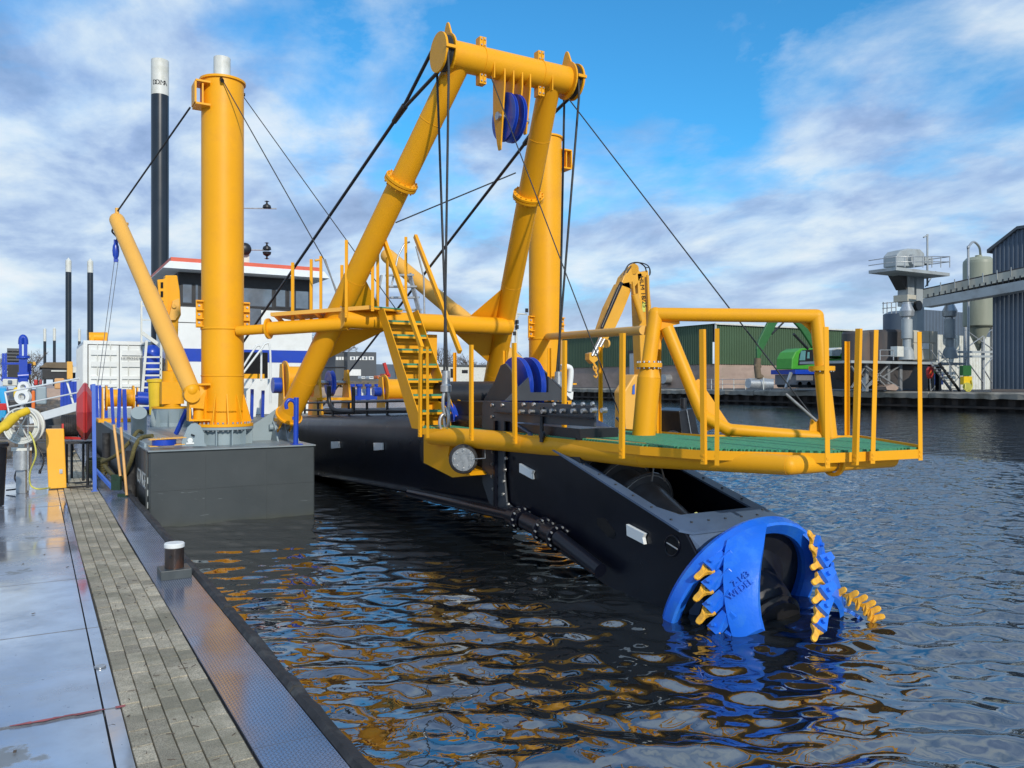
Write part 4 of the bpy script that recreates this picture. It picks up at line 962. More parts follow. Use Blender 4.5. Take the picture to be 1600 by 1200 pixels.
# nose of the ladder down to the cutter bearing
m_ = M().add([(UL0+.02, 5.60, ZT(5.6)), (UL1-.02, 5.60, ZT(5.6)), (UL1-.02, 5.60, -.25), (UL0+.02, 5.60, -.25), (5.30, 5.45, .46), (6.14, 5.45, .46), (6.14, 5.78, -.3), (5.30, 5.78, -.3)],
            [[0, 1, 5, 4], [0, 4, 7, 3], [1, 2, 6, 5], [4, 5, 6, 7], [3, 7, 6, 2], [3, 2, 1, 0]]); build(m_, 'nose_cone', RIM, ld, bevel=.01)
m_ = M().lathe((5.86, 5.52, .66), (0, -.3, 1), [(.15, -.1), (.15, .06), (.11, .11), (0, .12)], 10, smooth=False); build(m_, 'bearing_cap', BLK, ld)
# hole in the side, oval slot
m_ = M().pipe([P(1050+11*math.cos(a), 853+16*math.sin(a), u=UL0-.004) for a in np.linspace(0, 2*PI, 24, endpoint=False)], .010, 6, closed=True); build(m_, 'hole_rim', NAVY, ld)
HOLE = mat('painted_opening_shade', (.002, .002, .003), .9, var=0)  # flat black plates, the shade inside the openings painted as their colour
build(M().prism([P(1050+11*math.cos(a), 853+16*math.sin(a), u=UL0-.003) for a in np.linspace(0, 2*PI, 24, endpoint=False)], (.002, 0, 0)), 'side_hole_shade', HOLE, ld)
sl = [P(937, 809, u=UL0-.003), P(932, 812, u=UL0-.003), P(933, 820, u=UL0-.003), P(950, 839, u=UL0-.003), P(958, 842, u=UL0-.003), P(962, 836, u=UL0-.003), P(960, 828, u=UL0-.003), P(945, 810, u=UL0-.003)]
build(M().prism(sl, (.002, 0, 0)), 'side_slot_shade', HOLE, ld)
build(M().tube(P(1042, 848, u=UL0), P(1058, 858, u=UL0-.03), .008, n=6), 'grease_pipe', GALV, ld)
for q4 in ([(517, 690), (528, 690), (529, 700), (517, 701)], [(583, 692), (596, 692), (596, 703), (584, 704)], [(811, 724), (832, 736), (830, 741), (831, 749), (811, 738)], [(978, 819), (1007, 834), (1004, 840), (1006, 851), (979, 837)]):
    build(M().prism([P(a, b, u=UL0-.045) for a, b in q4], (.04, 0, 0)), 'anode', WHT, ld, bevel=.004)
# bolted connection plates
FX = UL0-.02
pl = [(9.44, 1.80), (9.40, 1.865), (6.95, 1.865), (6.95, 1.64), (8.86, 1.62), (8.86, .95), (8.80, .62), (8.30, .47), (8.35, .38), (8.95, .44), (9.25, .55), (9.44, .80)]
build(M().prism([(FX-.028, a, b) for a, b in pl], (.027, 0, 0)), 'joint_plate', mat('charcoal_paint', (.045, .05, .058), .42, var=.15), ld, bevel=.006)
build(M().box(FX-.07, FX-.03, 9.02, 9.06, .52, 1.62), 'joint_rib', NAVY, ld)
build(M().box(FX-.10, FX-.029, 6.95, 9.0, 1.72, 1.735), 'joint_rib', NAVY, ld)
bp = [(770, 633), (786, 633), (819, 632), (835, 632), (867, 632), (897, 632), (912, 631.5), (927, 631), (770, 651), (771, 706), (770, 725), (770, 744), (772, 764), (792, 716), (790, 734), (788, 752), (787, 772), (795, 788), (811, 794)]
build(M().bolts([P(a, b, u=FX-.028) for a, b in bp], (-1, 0, 0), .026, .025), 'joint_bolts', STL, ld, kind='stuff')
bp = [(818, 642), (834, 642), (853, 642), (867, 641), (883, 641), (900, 641), (916, 641), (931, 640), (947, 640)]
build(M().bolts([P(a, b+1, u=FX-.028) for a, b in bp], (-1, 0, 0), .030, .06), 'joint_bolts', STL, ld, kind='stuff')
build(M().box(UL0+.01, 5.62, 7.3, 9.35, ZT(7.3)+.03, 1.60), 'trough', BLK, ld)
build(M().lathe((FX-.03, 7.95, 1.5), (-1, 0, 0), [(.0, 0), (.05, .0), (.05, .03), (0, .035)], 12).tube((FX-.05, 7.95, 1.42), (FX-.05, 7.95, 1.82), .025, n=8), 'lifting_eye', BLK, ld)
# head sheave housing
CHAR = MATS['charcoal_paint']
hh = build(M().prism([(5.42, 9.2, 1.86), (5.42, 9.2, 2.05), (5.42, 9.35, 2.27), (5.42, 9.5, 2.36), (5.42, 9.62, 2.33), (5.42, 9.8, 2.1), (5.42, 10.1, 1.86)], (.03, 0, 0)), 'sheave_housing', CHAR, dr, label='dark housing of the two ladder head sheaves')
build(M().prism([P(a, b, v=9.19) for a, b in ((790, 626), (826, 590), (829, 613), (857, 613), (857, 588), (874, 605), (894, 626))], (0, .03, 0)), 'front_plate', CHAR, hh)
build(M().prism([(6.15, 9.2, 1.86), (6.15, 9.2, 2.0), (6.15, 9.75, 2.3), (6.15, 10.4, 1.86)], (.03, 0, 0)), 'side_cheek', CHAR, hh)
for x_ in (5.66, 5.86): build(sheave((x_, 9.62, 2.05), (1, 0, 0), .40, .075), 'sheave', BLU, hh)
build(M().box(5.2, 6.3, 9.3, 11.2, 1.60, 1.84).tube((5.1, 10.9, 1.9), (6.3, 10.9, 1.9), .22, n=20), 'sheave_base', BLK, hh)
# cutter shaft in the trough
SHBL = mat('shaft_black', (.10, .105, .115), .32, var=.2, vs=6)
s0 = V3(UC, 8.6, ZT(8.6)-.34); s1 = V3(UC, 5.95, ZT(5.95)-.40); ax = (s1-s0).normalized()
shf = build(M().tube(s0, s0.lerp(s1, .62), .30, n=40).tube(s0.lerp(s1, .62), s1, .30, .15, n=40), 'cutter_shaft', SHBL, ld, label='cutter shaft inside the ladder trough')
for k, r in ((.20, .36), (.33, .38), (.46, .42), (.60, .41)):
    c = s0.lerp(s1, k); build(M().lathe(c, ax, [(.28, 0), (r, 0), (r, .03), (.28, .03)], 40), 'shaft_collar', SHBL, shf)
    build(M().pipe([p+ax*.035 for p in ring_pts(c, ax, r-.03, 40)], .006, 5, closed=True), 'collar_seam', GALV, shf)
m_ = M().tube(P(1024, 706, d=8.9), P(1018, 752, d=8.7), .010, n=6).tube(P(1026, 706, d=8.9), P(1039, 752, d=8.6), .010, n=6); build(m_, 'stay_rod', GALV, shf)
build(M().prism([P(1087, 803, d=7.9), P(1091, 802, d=7.9), P(1102, 814, d=7.85), P(1096, 815, d=7.85)], (0, .02, .01)), 'yellow_tag', mat('pale_yellow', (.6, .6, .25), .5), shf)
# pipes along the foot of the ladder
m_ = M().tube(P(640, 770, u=5.0), P(800, 806, u=4.98), .06, .07, n=20).tube(P(800, 806, u=4.98), P(818, 812, u=4.98), .11, n=20).tube(P(822, 814, u=4.98), P(846, 826, u=4.97), .105, n=20).tube(P(850, 828, u=4.97), P(868, 838, u=4.95), .10, n=20).tube(P(872, 840, u=4.95), P(938, 892, u=4.95), .085, .075, n=20)
pp = build(m_, 'jet_water_pipe', NAVY, ld)
m_ = M()
for a, b in ((812, 809), (848, 827), (870, 839)):
    m_.lathe(P(a, b, u=4.98), P(940, 890, u=4.9)-P(800, 806, u=4.98), [(.1, 0), (.145, 0), (.145, .035), (.1, .035)], 20)
build(m_, 'pipe_flange', NAVY, pp)
m_ = M()
for a, b in ((812, 809), (848, 827), (870, 839)):
    m_.bolts([p for p in ring_pts(P(a, b, u=4.98), P(940, 890, u=4.9)-P(800, 806, u=4.98), .124, 10)], P(940, 890, u=4.9)-P(800, 806, u=4.98), .014, .055)
build(m_, 'flange_bolts', GALV, pp, kind='stuff')
# roller bracket under the platform
rb = build(M().prism([P(a, b, u=4.80) for a, b in ((662, 676), (662, 723), (707, 746), (735, 743), (731, 737), (707, 725), (700, 712), (704, 690), (712, 680), (712, 676))], (.30, 0, 0)), 'roller_bracket', YEL, dr, label='yellow roller bracket against the ladder side')
rcx = P(724, 718, u=4.70); RA = V3(rcx.x, rcx.y, 0).normalized()
build(M().lathe(rcx, RA, [(.145, 0), (.175, .01), (.185, .03), (.185, .16), (0, .16)], 40), 'roller', RUB, rb)
build(M().lathe(rcx-RA*.012, RA, [(0, 0), (.145, 0), (.15, .01), (.15, .03)], 40), 'roller_cover', STL, rb)
build(M().bolts([p-RA*.012 for p in ring_pts(rcx, RA, .115, 8)], -RA, .017, .018), 'cover_bolts', STL, rb, kind='stuff')
build(M().lathe(P(664, 705, u=4.86), (1, 0, 0), [(0, 0), (.19, 0), (.2, .02), (.2, .1), (0, .1)], 30), 'rear_roller', BLK, rb)
build(M().tube(P(727, 718, u=4.74), P(758, 716, u=4.9), .006, n=5).tube(P(758, 716, u=4.9), P(758, 700, u=4.95), .006, n=5), 'grease_pipe', GALV, rb)
# yellow guide sheave on the platform by the stair
gs = build(M().prism([(5.00, 10.45+.42*math.cos(a)+.3, 1.5+.33*math.sin(a)) for a in np.linspace(0, PI, 18)], (.025, 0, 0)), 'sheave_frame', YEL, dr, label='yellow half-round sheave frame beside the stair')
build(M().prism([(5.30, 10.45+.40*math.cos(a)+.3, 1.5+.36*math.sin(a)) for a in np.linspace(0, PI, 18)], (.025, 0, 0)), 'cheek_plate', YEL, gs)
build(sheave((5.16, 10.75, 1.5), (1, 0, 0), .33, .09), 'sheave', BLU, gs)
for a in (.5, 1.2, 1.9): build(M().tube((4.998, 10.75+.25*math.cos(a), 1.5+.2*math.sin(a)), (4.9995, 10.75+.25*math.cos(a), 1.5+.2*math.sin(a)), .035, n=14), 'lightening_hole_shade', HOLE, gs)
# railing and pipes on top of the rear of the ladder
m_ = M()
for x_, z_ in ((5.25, 1.78), (5.25, 1.62), (6.15, 1.80)): m_.tube((x_, 12.2, z_+.03), (x_, 18.5, z_-.14), .022, n=8)
for y_ in np.linspace(12.3, 18.3, 7): m_.tube((5.25, y_, 1.40), (5.25, y_, 1.80-.02*(y_-12)), .025, n=8)
m_.tube((5.7, 12, 1.64), (5.7, 19, 1.42), .07, n=14).tube((5.95, 12, 1.64), (5.95, 19, 1.45), .05, n=12)
build(m_, 'ladder_pipework', BLK, ld, kind='stuff')
m_ = M().pipe(curve_pts([P(514, 603, v=14.6), P(514, 625, v=14.6), P(519, 638, v=14.5), P(530, 642, v=14.3), P(552, 643, v=13.9)], 6), .04, 12).tube(P(552, 644, v=13.9), P(552, 605, v=13.9), .035, n=8); build(m_, 'bent_pipe', BLK, ld)
m_ = M().sphere((5.35, 13.2, 1.50), .12, 16, (1, 2.2, .45)); build(m_, 'ladder_boss', NAVY, ld)

# ---- cutter head
ta = .398; AX_ = V3(0, -math.cos(ta), -math.sin(ta)); E1 = V3(1, 0, 0); E2 = E1.cross(AX_); E2 = E2 if E2.z > 0 else -E2; C0 = V3(UC, 5.578, .057)
def cyl(r, ph, a): return C0+AX_*a+(E1*math.cos(math.radians(ph))+E2*math.sin(math.radians(ph)))*r
def domer(a): return .885*math.sqrt(max(.02, 1-(a/.82)**2*.80))
ct = build(M().lathe(C0, AX_, [(.895, -.02), (.895, .085), (.875, .10), (.765, .06), (.745, .03), (.745, -.05), (.86, -.07), (.895, -.02)], 72), 'cutter_head', CUT, dr, label='blue cutter head with gold teeth, half under water')
build(M().lathe(C0, AX_, [(.76, -.02), (.70, -.025), (.55, -.01), (.42, .10), (.36, .30), (.30, .36), (.30, .46), (0, .47)], 40), 'suction_mouth', BLK, ct)
build(M().lathe(C0+AX_*.34+E2*-.05, AX_, [(.18, 0), (.36, .02), (.38, .06), (.30, .11), (.12, .13), (0, .13)], 36), 'hub_flange', BLK, ct)
build(M().bolts(ring_pts(C0+AX_*.43, AX_, .27, 10), AX_, .022, .02), 'hub_bolts', STL, ct, kind='stuff')
def blade(pfun, rows, th=.05, nm='blade', lab=None, dr_=0.0):
    """pfun(s,t) -> (phi, a); s across, t along"""
    ns = 10; m_ = M(); G = []
    for sgn in (0, 1):
        G.append([[cyl(domer(pfun(i/ns, j/rows)[1])+dr_-(th if sgn else 0), *pfun(i/ns, j/rows)) for i in range(ns+1)] for j in range(rows+1)])
    W_ = ns+1; q = [[j*W_+i, j*W_+i+1, (j+1)*W_+i+1, (j+1)*W_+i] for j in range(rows) for i in range(ns)]
    m_.add([p for r_ in G[0] for p in r_], q, True); m_.add([p for r_ in G[1] for p in r_], [f_[::-1] for f_ in q], True)
    for k in (0, ns): m_.add([G[0][j][k] for j in range(rows+1)]+[G[1][j][k] for j in range(rows+1)], [[j, j+1, rows+2+j, rows+1+j] for j in range(rows)], True)
    for k in (0, rows): m_.add(G[0][k]+G[1][k], [[i, i+1, W_+i+1, W_+i] for i in range(ns)], True)
    return build(m_, nm, CUT, ct, label=lab, split=False)
lerp = lambda a, b, t: a+(b-a)*t
def tab(tb, t):
    x = t*(len(tb)-1); i = min(int(x), len(tb)-2); return lerp(tb[i], tb[i+1], x-i)
# wide port blade: right edge / left edge given as (phi, a) along the blade
R1 = [(97, .10), (103, .18), (110, .28), (122, .42), (134, .55), (150, .70)]
L1 = [(124, .07), (130, .14), (138, .25), (148, .38), (158, .50), (170, .62)]
def pf1(s, t): return lerp(tab([r[0] for r in R1], t), tab([r[0] for r in L1], t), s), lerp(tab([r[1] for r in R1], t), tab([r[1] for r in L1], t), s)
blade(pf1, 12, .06, 'blade', 'broad port blade facing the jetty', .04)
L1b = [(130, .04), (138, .11), (148, .22), (158, .34), (168, .46), (180, .57)]
def pf1b(s, t): return lerp(tab([r[0] for r in L1], t), tab([r[0] for r in L1b], t), s), lerp(tab([r[1] for r in L1], t), tab([r[1] for r in L1b], t), s)
blade(pf1b, 12, .06, 'blade_edge', 'lower toothed edge of the port blade', -.05)
# starboard blade rising from the ring
R2 = [(20, .0), (16, .15), (14, .30), (14, .45), (18, .58), (26, .70)]
L2 = [(66, .03), (50, .17), (48, .32), (56, .47), (72, .60), (92, .72)]
def pf2(s, t): return lerp(tab([r[0] for r in R2], t), tab([r[0] for r in L2], t), s), lerp(tab([r[1] for r in R2], t), tab([r[1] for r in L2], t), s)
blade(pf2, 12, .05, 'blade', 'starboard blade rising above the water', .015)
# teeth
def tooth_mesh():
    m_ = M(); prof = [(.035, 0), (.015, .035), (-.012, .062), (0, .082), (.035, .072), (.068, .044), (.10, .032), (.165, .035), (.195, .024), (.203, 0)]
    top = [(x, y) for x, y in prof]+[(x, -y) for x, y in prof[::-1][1:-1]]
    up_ = [V3(x, y, .013+.020*math.exp(-((x-.07)/.05)**2)) for x, y in top]; lo_ = [V3(x, y, -.014) for x, y in top]; n = len(top)
    m_.add(up_+lo_, [list(range(n)), [n+i for i in range(n)][::-1]]+[[i, n+i, n+(i+1) % n, (i+1) % n] for i in range(n)]); return m_
tme = None
def tooth(pos, direction, normal, sc_=1.0, base=True):
    global tme
    d_ = Vector(direction).normalized(); n_ = Vector(normal); n_ = (n_-d_*n_.dot(d_)).normalized(); y_ = n_.cross(d_)
    mtx = Matrix(((d_.x, y_.x, n_.x, pos.x), (d_.y, y_.y, n_.y, pos.y), (d_.z, y_.z, n_.z, pos.z), (0, 0, 0, 1)))
    if tme is None:
        o_ = build(tooth_mesh(), 'tooth', GOLD, ct, bevel=.005); tme = o_
        tme['adm'] = 0; del tme['adm']
    else:
        o_ = tme.copy(); COL.objects.link(o_)
    o_.matrix_basis = mtx @ Matrix.Scale(sc_, 4); ORI[o_.name] = Vector()
    if base:
        m_ = M().prism([pos-d_*.17+y_*.03, pos-d_*.17-y_*.03, pos+d_*.02-y_*.055, pos+d_*.02+y_*.055], n_*.055).tube(pos-d_*.03+n_*.05, pos-d_*.03+n_*.085, .018, n=8)
        build(m_, 'tooth_adapter', CUT, ct)
    return o_
VIEW = V3(-.73, -.66, .17)
def edge_tooth(tb, t, sc_, out_=.25, skew=0.0):
    ph, a = tab([r[0] for r in tb], t), tab([r[1] for r in tb], t)
    p = cyl(domer(a)+.0, ph, a); rad = (cyl(1, ph, a)-cyl(0, ph, a)); tan = (cyl(1, ph+1, a)-cyl(1, ph-1, a)).normalized()
    return tooth(p+tan*.03, tan+rad*out_+AX_*skew, rad, sc_)
for t in (.24, .42, .60, .78, .95): edge_tooth(L1b, t, .84, .30)
for t in (.28, .46, .64, .82):
    pa, pb_ = tab([r[0] for r in L1], t), tab([r[0] for r in L1b], t); aa, ab = tab([r[1] for r in L1], t), tab([r[1] for r in L1b], t)
    build(M().beam(cyl(domer(aa)+.03, pa-6, aa), cyl(domer(ab)-.005, pb_, ab), .035, .06), 'blade_rib', CUT, ct, bevel=.008)
for rx, ry, tx, ty, d_ in ((1270, 846, 1262, 828, 6.98), (1275, 866, 1264, 850, 6.9), (1280, 880, 1268, 888, 6.82), (1282, 903, 1270, 911, 6.74), (1283, 929, 1270, 941, 6.66), (1281, 955, 1271, 972, 6.6), (1277, 981, 1271, 1000, 6.55)):
    a, b = P(rx, ry, d=d_), P(tx, ty, d=d_-.10); tooth(a, b-a, VIEW+V3(.5, -.2, .3), .74)
for t in (.1, .24, .38, .53, .68, .84):
    pa, pb_ = tab([r[0] for r in R2], t), tab([r[0] for r in L2], t); aa, ab = tab([r[1] for r in R2], t), tab([r[1] for r in L2], t)
    build(M().beam(cyl(domer(aa)+.015, pa+6, aa), cyl(domer(ab)+.01, pb_-3, ab), .04, .05), 'blade_rib', CUT, ct, bevel=.008)
# third blade, mostly under water, with its row of teeth
R3p = [(1304, 932), (1318, 938), (1333, 944), (1346, 953), (1354, 963), (1357, 972)]
m_ = M(); up3 = [P(a, b+5, d=7.3)+V3(0, 0, -.035) for a, b in R3p]
m_.add(up3+[p+V3(-.01, .01, -.028) for i, p in enumerate(up3)]+[p+V3(.03, .03, -.005) for p in up3]+[p+V3(.02, .04, -.03) for i, p in enumerate(up3)],
    [[i, i+1, 7+i, 6+i] for i in range(5)]+[[12+i, 18+i, 19+i, 13+i] for i in range(5)]+[[i, 12+i, 13+i, i+1] for i in range(5)]+[[6+i, 7+i, 19+i, 18+i] for i in range(5)]+[[0, 6, 18, 12], [5, 17, 23, 11]]); build(m_, 'blade', CUT, ct, label='far blade just under the surface')
for rx, ry, tx, ty in ((1302, 933, 1315, 924), (1320, 938, 1335, 928), (1333, 945, 1353, 932), (1345, 953, 1367, 940), (1352, 961, 1374, 950), (1356, 969, 1376, 964)):
    a, b = P(rx, ry, d=7.25), P(tx, ty, d=7.2); tooth(a, b-a, VIEW+V3(0, 0, .6), .74, False)
# cast lettering on the wide blade
def cutpt(s, t):
    ph, a = pf1(s, t); return cyl(domer(a)+.050, ph, a)
e_ = (cutpt(.25, .62)-cutpt(.75, .62)); q_ = cutpt(.5, .66); upv = cutpt(.5, .55)-cutpt(.5, .72); upv = (upv-e_.normalized()*upv.dot(e_.normalized()))
LETB = mat('cast_lettering', (.011, .135, .67), .4)
text('7-143', 'cast_lettering', LETB, ct, .075, face_m(cutpt(.5, .60), e_, upv), ext=.006); text('WEDEL', 'cast_lettering', LETB, ct, .075, face_m(cutpt(.5, .68), e_, upv), ext=.006)

for x_ in (2.2, 3.1): build(M().box(x_-.004, x_+.004, 12.8655, 12.8695, .0, DZ-.03), 'plate_seam', HULLF, hp)
build(M().box(1.44, 3.84, 12.8650, 12.8690, .52, .527), 'plate_seam', HULLF, hp)
# ---- deck gear on the port pontoon
qf = P(305, 690, z=DZ)
fl = build(M().prism([P(a, b, v=13.05) for a, b in ((284, 697), (284, 690), (293, 668), (299, 662), (306, 661), (313, 665), (319, 677), (319, 691), (323, 697))], (0, .025, 0)), 'fairlead_plate', PADG, dr, label='grey fairlead plate with a white emblem')
m_ = M().lathe(P(297, 688, v=13.035), (0, -1, 0), [(0, 0), (.038, 0), (.038, .006), (0, .007)], 18); c_ = P(297, 692.5, v=13.03); m_.box(c_.x-.055, c_.x+.055, c_.y-.004, c_.y, c_.z-.016, c_.z+.012)
build(m_, 'emblem', WHT, fl); build(M().tube(P(299, 679, v=13.03), P(304, 681, v=13.0), .012, n=6), 'pin', BLK, fl)
sa, sb2 = P(236, 692, v=13.15), P(284, 690, v=13.15)
sf = build(M().prism([sa+V3(-.03, -.12, .045), sa+V3(-.03, .12, .045), sb2+V3(.05, .12, .06), sb2+V3(.05, -.1, .06)], (0, 0, .012)), 'swing_sheave_frame', YEL2, dr, label='flat yellow sheave frame lying at the bow corner')
build(M().prism([sa+V3(-.03, -.12, -.055), sa+V3(-.03, .12, -.055), sb2+V3(.03, .12, -.04), sb2+V3(.03, -.1, -.04)], (0, 0, .012)), 'lower_plate', YEL2, sf)
build(M().tube(sa.lerp(sb2, .42)+V3(0, 0, -.038), sa.lerp(sb2, .42)+V3(0, 0, .042), .17, n=30), 'sheave', BLU, sf)
build(M().bolts([sa+V3(.06*i, -.08, .06) for i in range(1, 8)], (0, 0, 1), .01, .012), 'frame_bolts', GALV, sf, kind='stuff')
bl = build(M().tube(P(217, 679, z=DZ), P(217, 645, d=P(217, 679, z=DZ).length*CS/CS if False else 14.95), .135, n=30), 'deck_bollard', PADG, dr)
for a, b, v_ in ((186, 668, 17), (150, 646, 24)): pass
bs = build(M().beam(P(275, 678, v=14.6), P(292, 640, v=14.4), .05, .06), 'brace_bar', BLU, dr)
cn = build(M().tube(P(462, 694, v=13.02), P(463, 621, v=13.02), .040, n=16).box(P(455, 694, v=13.02).x, P(471, 694, v=13.02).x, 12.93, 13.1, DZ, DZ+.015), 'davit_post', BLU, dr, label='blue cane-shaped davit post at the inner bow corner')
build(M().pipe(curve_pts([P(463, 640, v=13.02), P(460, 628, v=13.02), P(452, 625, v=13.02), P(447, 631, v=13.02), P(448, 639, v=13.02)], 6), .03, 12), 'davit_hook', BLU, cn)
build(M().box(cn.location.x+P(457, 652, v=13.02).x, P(463, 652, v=13.02).x, 13.0, 13.04, P(460, 656, v=13.02).z, P(460, 651, v=13.02).z), 'davit_cleat', BLU, cn)
for px, yt, yb in ((393, 608, 655), (410, 610, 652)):
    build(M().beam(P(px, yb, v=15.0), P(px+1, yt, v=15.0), .05, .05), 'blue_stanchion', BLU, dr)
for px, yt, yb, ln in ((143, 601, 648, 0), (147, 601, 650, 1), (151, 602, 652, 1), (156, 602, 654, 2), (166, 602, 654, 0), (174, 606, 662, 3), (187, 607, 668, -2), (194, 608, 672, 2)):
    b_ = P(px+ln, yb, z=DZ); t_ = P(px, yt, d=b_.x*SN+b_.y*CS)
    build(M().beam(b_, t_, .07, .07), 'blue_stanchion', BLU, dr)
build(M().beam((1.45, 13.6, DZ+.03), (1.45, 22, DZ+.03), .03, .06), 'deck_edge_bar', PADG, hp)
# winch on the port pontoon
def winch(x0, x1, y, z, r, lab, rf=1.45, stand=True):
    w_ = build(M().tube((x0, y, z), (x1, y, z), r, n=28), 'winch', YEL, dr, label=lab)
    for x_ in (x0, x1): build(M().lathe((x_-.02, y, z), (1, 0, 0), [(0, 0), (r*rf, 0), (r*rf, .04), (0, .04)], 30), 'drum_flange', YEL, w_)
    if stand:
        for x_ in (x0-.1, x1+.08): build(M().prism([(x_, y-.35, DZ), (x_, y+.35, DZ), (x_, y+.12, z+r*1.2), (x_, y-.12, z+r*1.2)], (.03, 0, 0)), 'side_frame', YEL, w_)
        build(M().box(x0-.2, x1+.2, y-.4, y+.4, DZ, DZ+.08), 'bed_frame', YEL, w_)
    return w_
a = P(166, 622, v=23); b = P(208, 622, v=23)
w1_ = winch(a.x, b.x, 23, a.z, .22, 'yellow deck winch with blue motor on the port side')
build(M().tube(P(214, 622, v=22.8), P(232, 623, v=22.8), .17, n=20).tube(P(208, 622, v=22.8), P(215, 622, v=22.8), .08, n=12), 'motor', BLU, w1_)
a = P(445, 592, v=21.0); b = P(482, 592, v=21.0)
w2_ = winch(a.x, b.x, 21.0, a.z, .32, 'yellow winch with blue motor behind the gantry leg')
build(M().tube(P(426, 602, v=21), P(438, 602, v=21), .20, n=20), 'motor', BLU, w2_)
a = P(600, 608, v=20.0); b = P(642, 610, v=20.0); w3_ = winch(a.x, b.x, 20.0, a.z, .26, 'yellow winch on the centre deck behind the stair')
build(M().tube(P(583, 612, v=20), P(600, 612, v=20), .12, n=16), 'motor', BLU, w3_)
# blue return sheave between yellow frames
sh_ = P(516, 599, v=18.5)
gf = build(sheave(sh_, (1, 0, 0), .30, .10), 'return_sheave', BLU, dr, label='blue return sheave between yellow stands')
build(M().tube(P(487, 598, v=18.5), P(540, 598, v=18.5), .05, n=12), 'axle', STL, gf)
for px in (495, 540):
    a = P(px, 620, v=18.5); build(M().prism([(a.x, 18.1, DZ+.1), (a.x, 18.9, DZ+.1), (a.x, 18.6, P(px, 578, v=18.5).z), (a.x, 18.4, P(px, 578, v=18.5).z)], (.05, 0, 0)), 'side_stand', YEL, gf)
build(M().beam(P(490, 623, v=18.4), P(545, 623, v=18.4), .5, .06), 'stand_base', YEL, gf)
build(M().tube(P(470, 574, v=18.6), P(540, 574, v=18.6), .02, n=8), 'cross_rod', BLK, gf)
# blue manifold with white boxes on the centre deck
mf = build(M().beam(P(545, 622, v=22), P(605, 620, v=22), .2, .12), 'valve_manifold', BLU, dr, label='blue valve manifold row on the centre deck')
for px in (549, 561, 575, 590, 599): build(M().tube(P(px, 626, v=22), P(px, 603, v=22), .06, n=12).tube(P(px, 604, v=22), P(px, 600, v=22), .10, n=12), 'valve', BLU, mf)
for px in (555, 568, 582): build(M().box(P(px-5, 610, v=22.4).x, P(px+4, 610, v=22.4).x, 22.3, 22.6, P(px, 622, v=22.4).z, P(px, 608, v=22.4).z), 'white_box', WHT, mf)

# folded deck crane on the port pontoon
KV = 20.0
def kp(a, b, v_=KV): return P(a, b, v=v_)
kc = build(M().tube((2.68, KV, 1.55), (2.68, KV, kp(262, 580).z), .20, n=24).box(2.45, 2.92, KV-.2, KV+.2, 1.62, 2.12), 'folded_deck_crane', YEL, dr, label='yellow folded deck crane on a grey pedestal')
build(M().prism([kp(262, 580), kp(277, 580), kp(279, 500), kp(283, 492), kp(281, 455), kp(277, 430), kp(258, 430), kp(260, 500)], (0, .35, 0)), 'folded_arm', YEL, kc, bevel=.02)
build(M().prism([kp(246, 437, 19.9), kp(256, 436, 19.9), kp(262, 432, 19.9), kp(262, 486, 19.9), kp(250, 486, 19.9)], (0, .12, 0)), 'slotted_plate', YEL, kc)
for y_ in (445, 459, 474): build(M().prism([kp(251, y_-4, 19.88), kp(255, y_-4, 19.88), kp(255, y_+5, 19.88), kp(251, y_+5, 19.88)], (0, .01, 0)), 'slot', HOLE, kc)
build(M().prism([kp(263, 500, 19.9), kp(270, 470, 19.9), kp(280, 466, 19.9), kp(281, 490, 19.9), kp(274, 500, 19.9)], (0, .1, 0)).tube(kp(272, 478, 19.85), kp(272, 478, 19.95), .05, n=12), 'knuckle_plate', YEL2, kc)
build(M().prism([kp(244, 440), kp(249, 438), kp(249, 500), kp(246, 500)], (0, .2, 0)), 'hose_bundle', BLK, kc)
build(M().lathe((2.68, KV, 0), (0, 0, 1), [(.30, 1.52), (.42, 1.52), (.42, 1.56), (.3, 1.56)], 30), 'slew_ring', YEL, kc)
m_ = M().lathe((2.68, KV, 0), (0, 0, 1), [(.42, DZ), (.32, DZ), (.32, 1.2), (.40, 1.5), (.40, 1.52), (0, 1.52)], 30)
for a in np.linspace(0, 2*PI, 10, endpoint=False): m_.prism([(2.68+.32*math.cos(a), KV+.32*math.sin(a), DZ), (2.68+.46*math.cos(a), KV+.46*math.sin(a), DZ), (2.68+.42*math.cos(a), KV+.42*math.sin(a), 1.5), (2.68+.32*math.cos(a), KV+.32*math.sin(a), 1.5)], (.01, .01, 0))
build(m_, 'pedestal', PADG, kc)
build(M().lathe(kp(245, 648, 20.6), (0, 0, 1), [(0, 0), (.16, 0), (.19, .75), (.22, .76), (.22, .82), (0, .85)], 20), 'oil_barrel', LEM, label='dull yellow plastic bin standing beside the folded deck crane', cat='bin', origin=kp(245, 648, 20.6))

# ---- rear spuds
def spud(px, d_, ytop, ywhite, txt=None, lab=''):
    p = P(px, 600, d=d_); zt_ = CH+(HY-ytop)*d_/FPX; zw = CH+(HY-ywhite)*d_/FPX
    s = build(M().tube((p.x, p.y, -1), (p.x, p.y, zw), .325, n=32), 'spud', mat('spud_black', (.012, .020, .030), .3, var=.2, vs=1), dr, label=lab)
    h = build(M().tube((p.x, p.y, zw), (p.x, p.y, zt_), .325, n=32), 'spud_head', WHT2, s)
    if txt:
        for i, c in enumerate(txt):
            a = -2.25+i*.24 if False else (math.atan2(-p.y, -p.x)+(i-(len(txt)-1)/2)*.30)
            n_ = V3(math.cos(a), math.sin(a), 0); r_ = V3(-n_.y, n_.x, 0)
            text(c, 'spud_letter', BLK, h, .26, face_m(V3(p.x, p.y, zt_-.95)+n_*.327, r_, (0, 0, 1)))
    return s
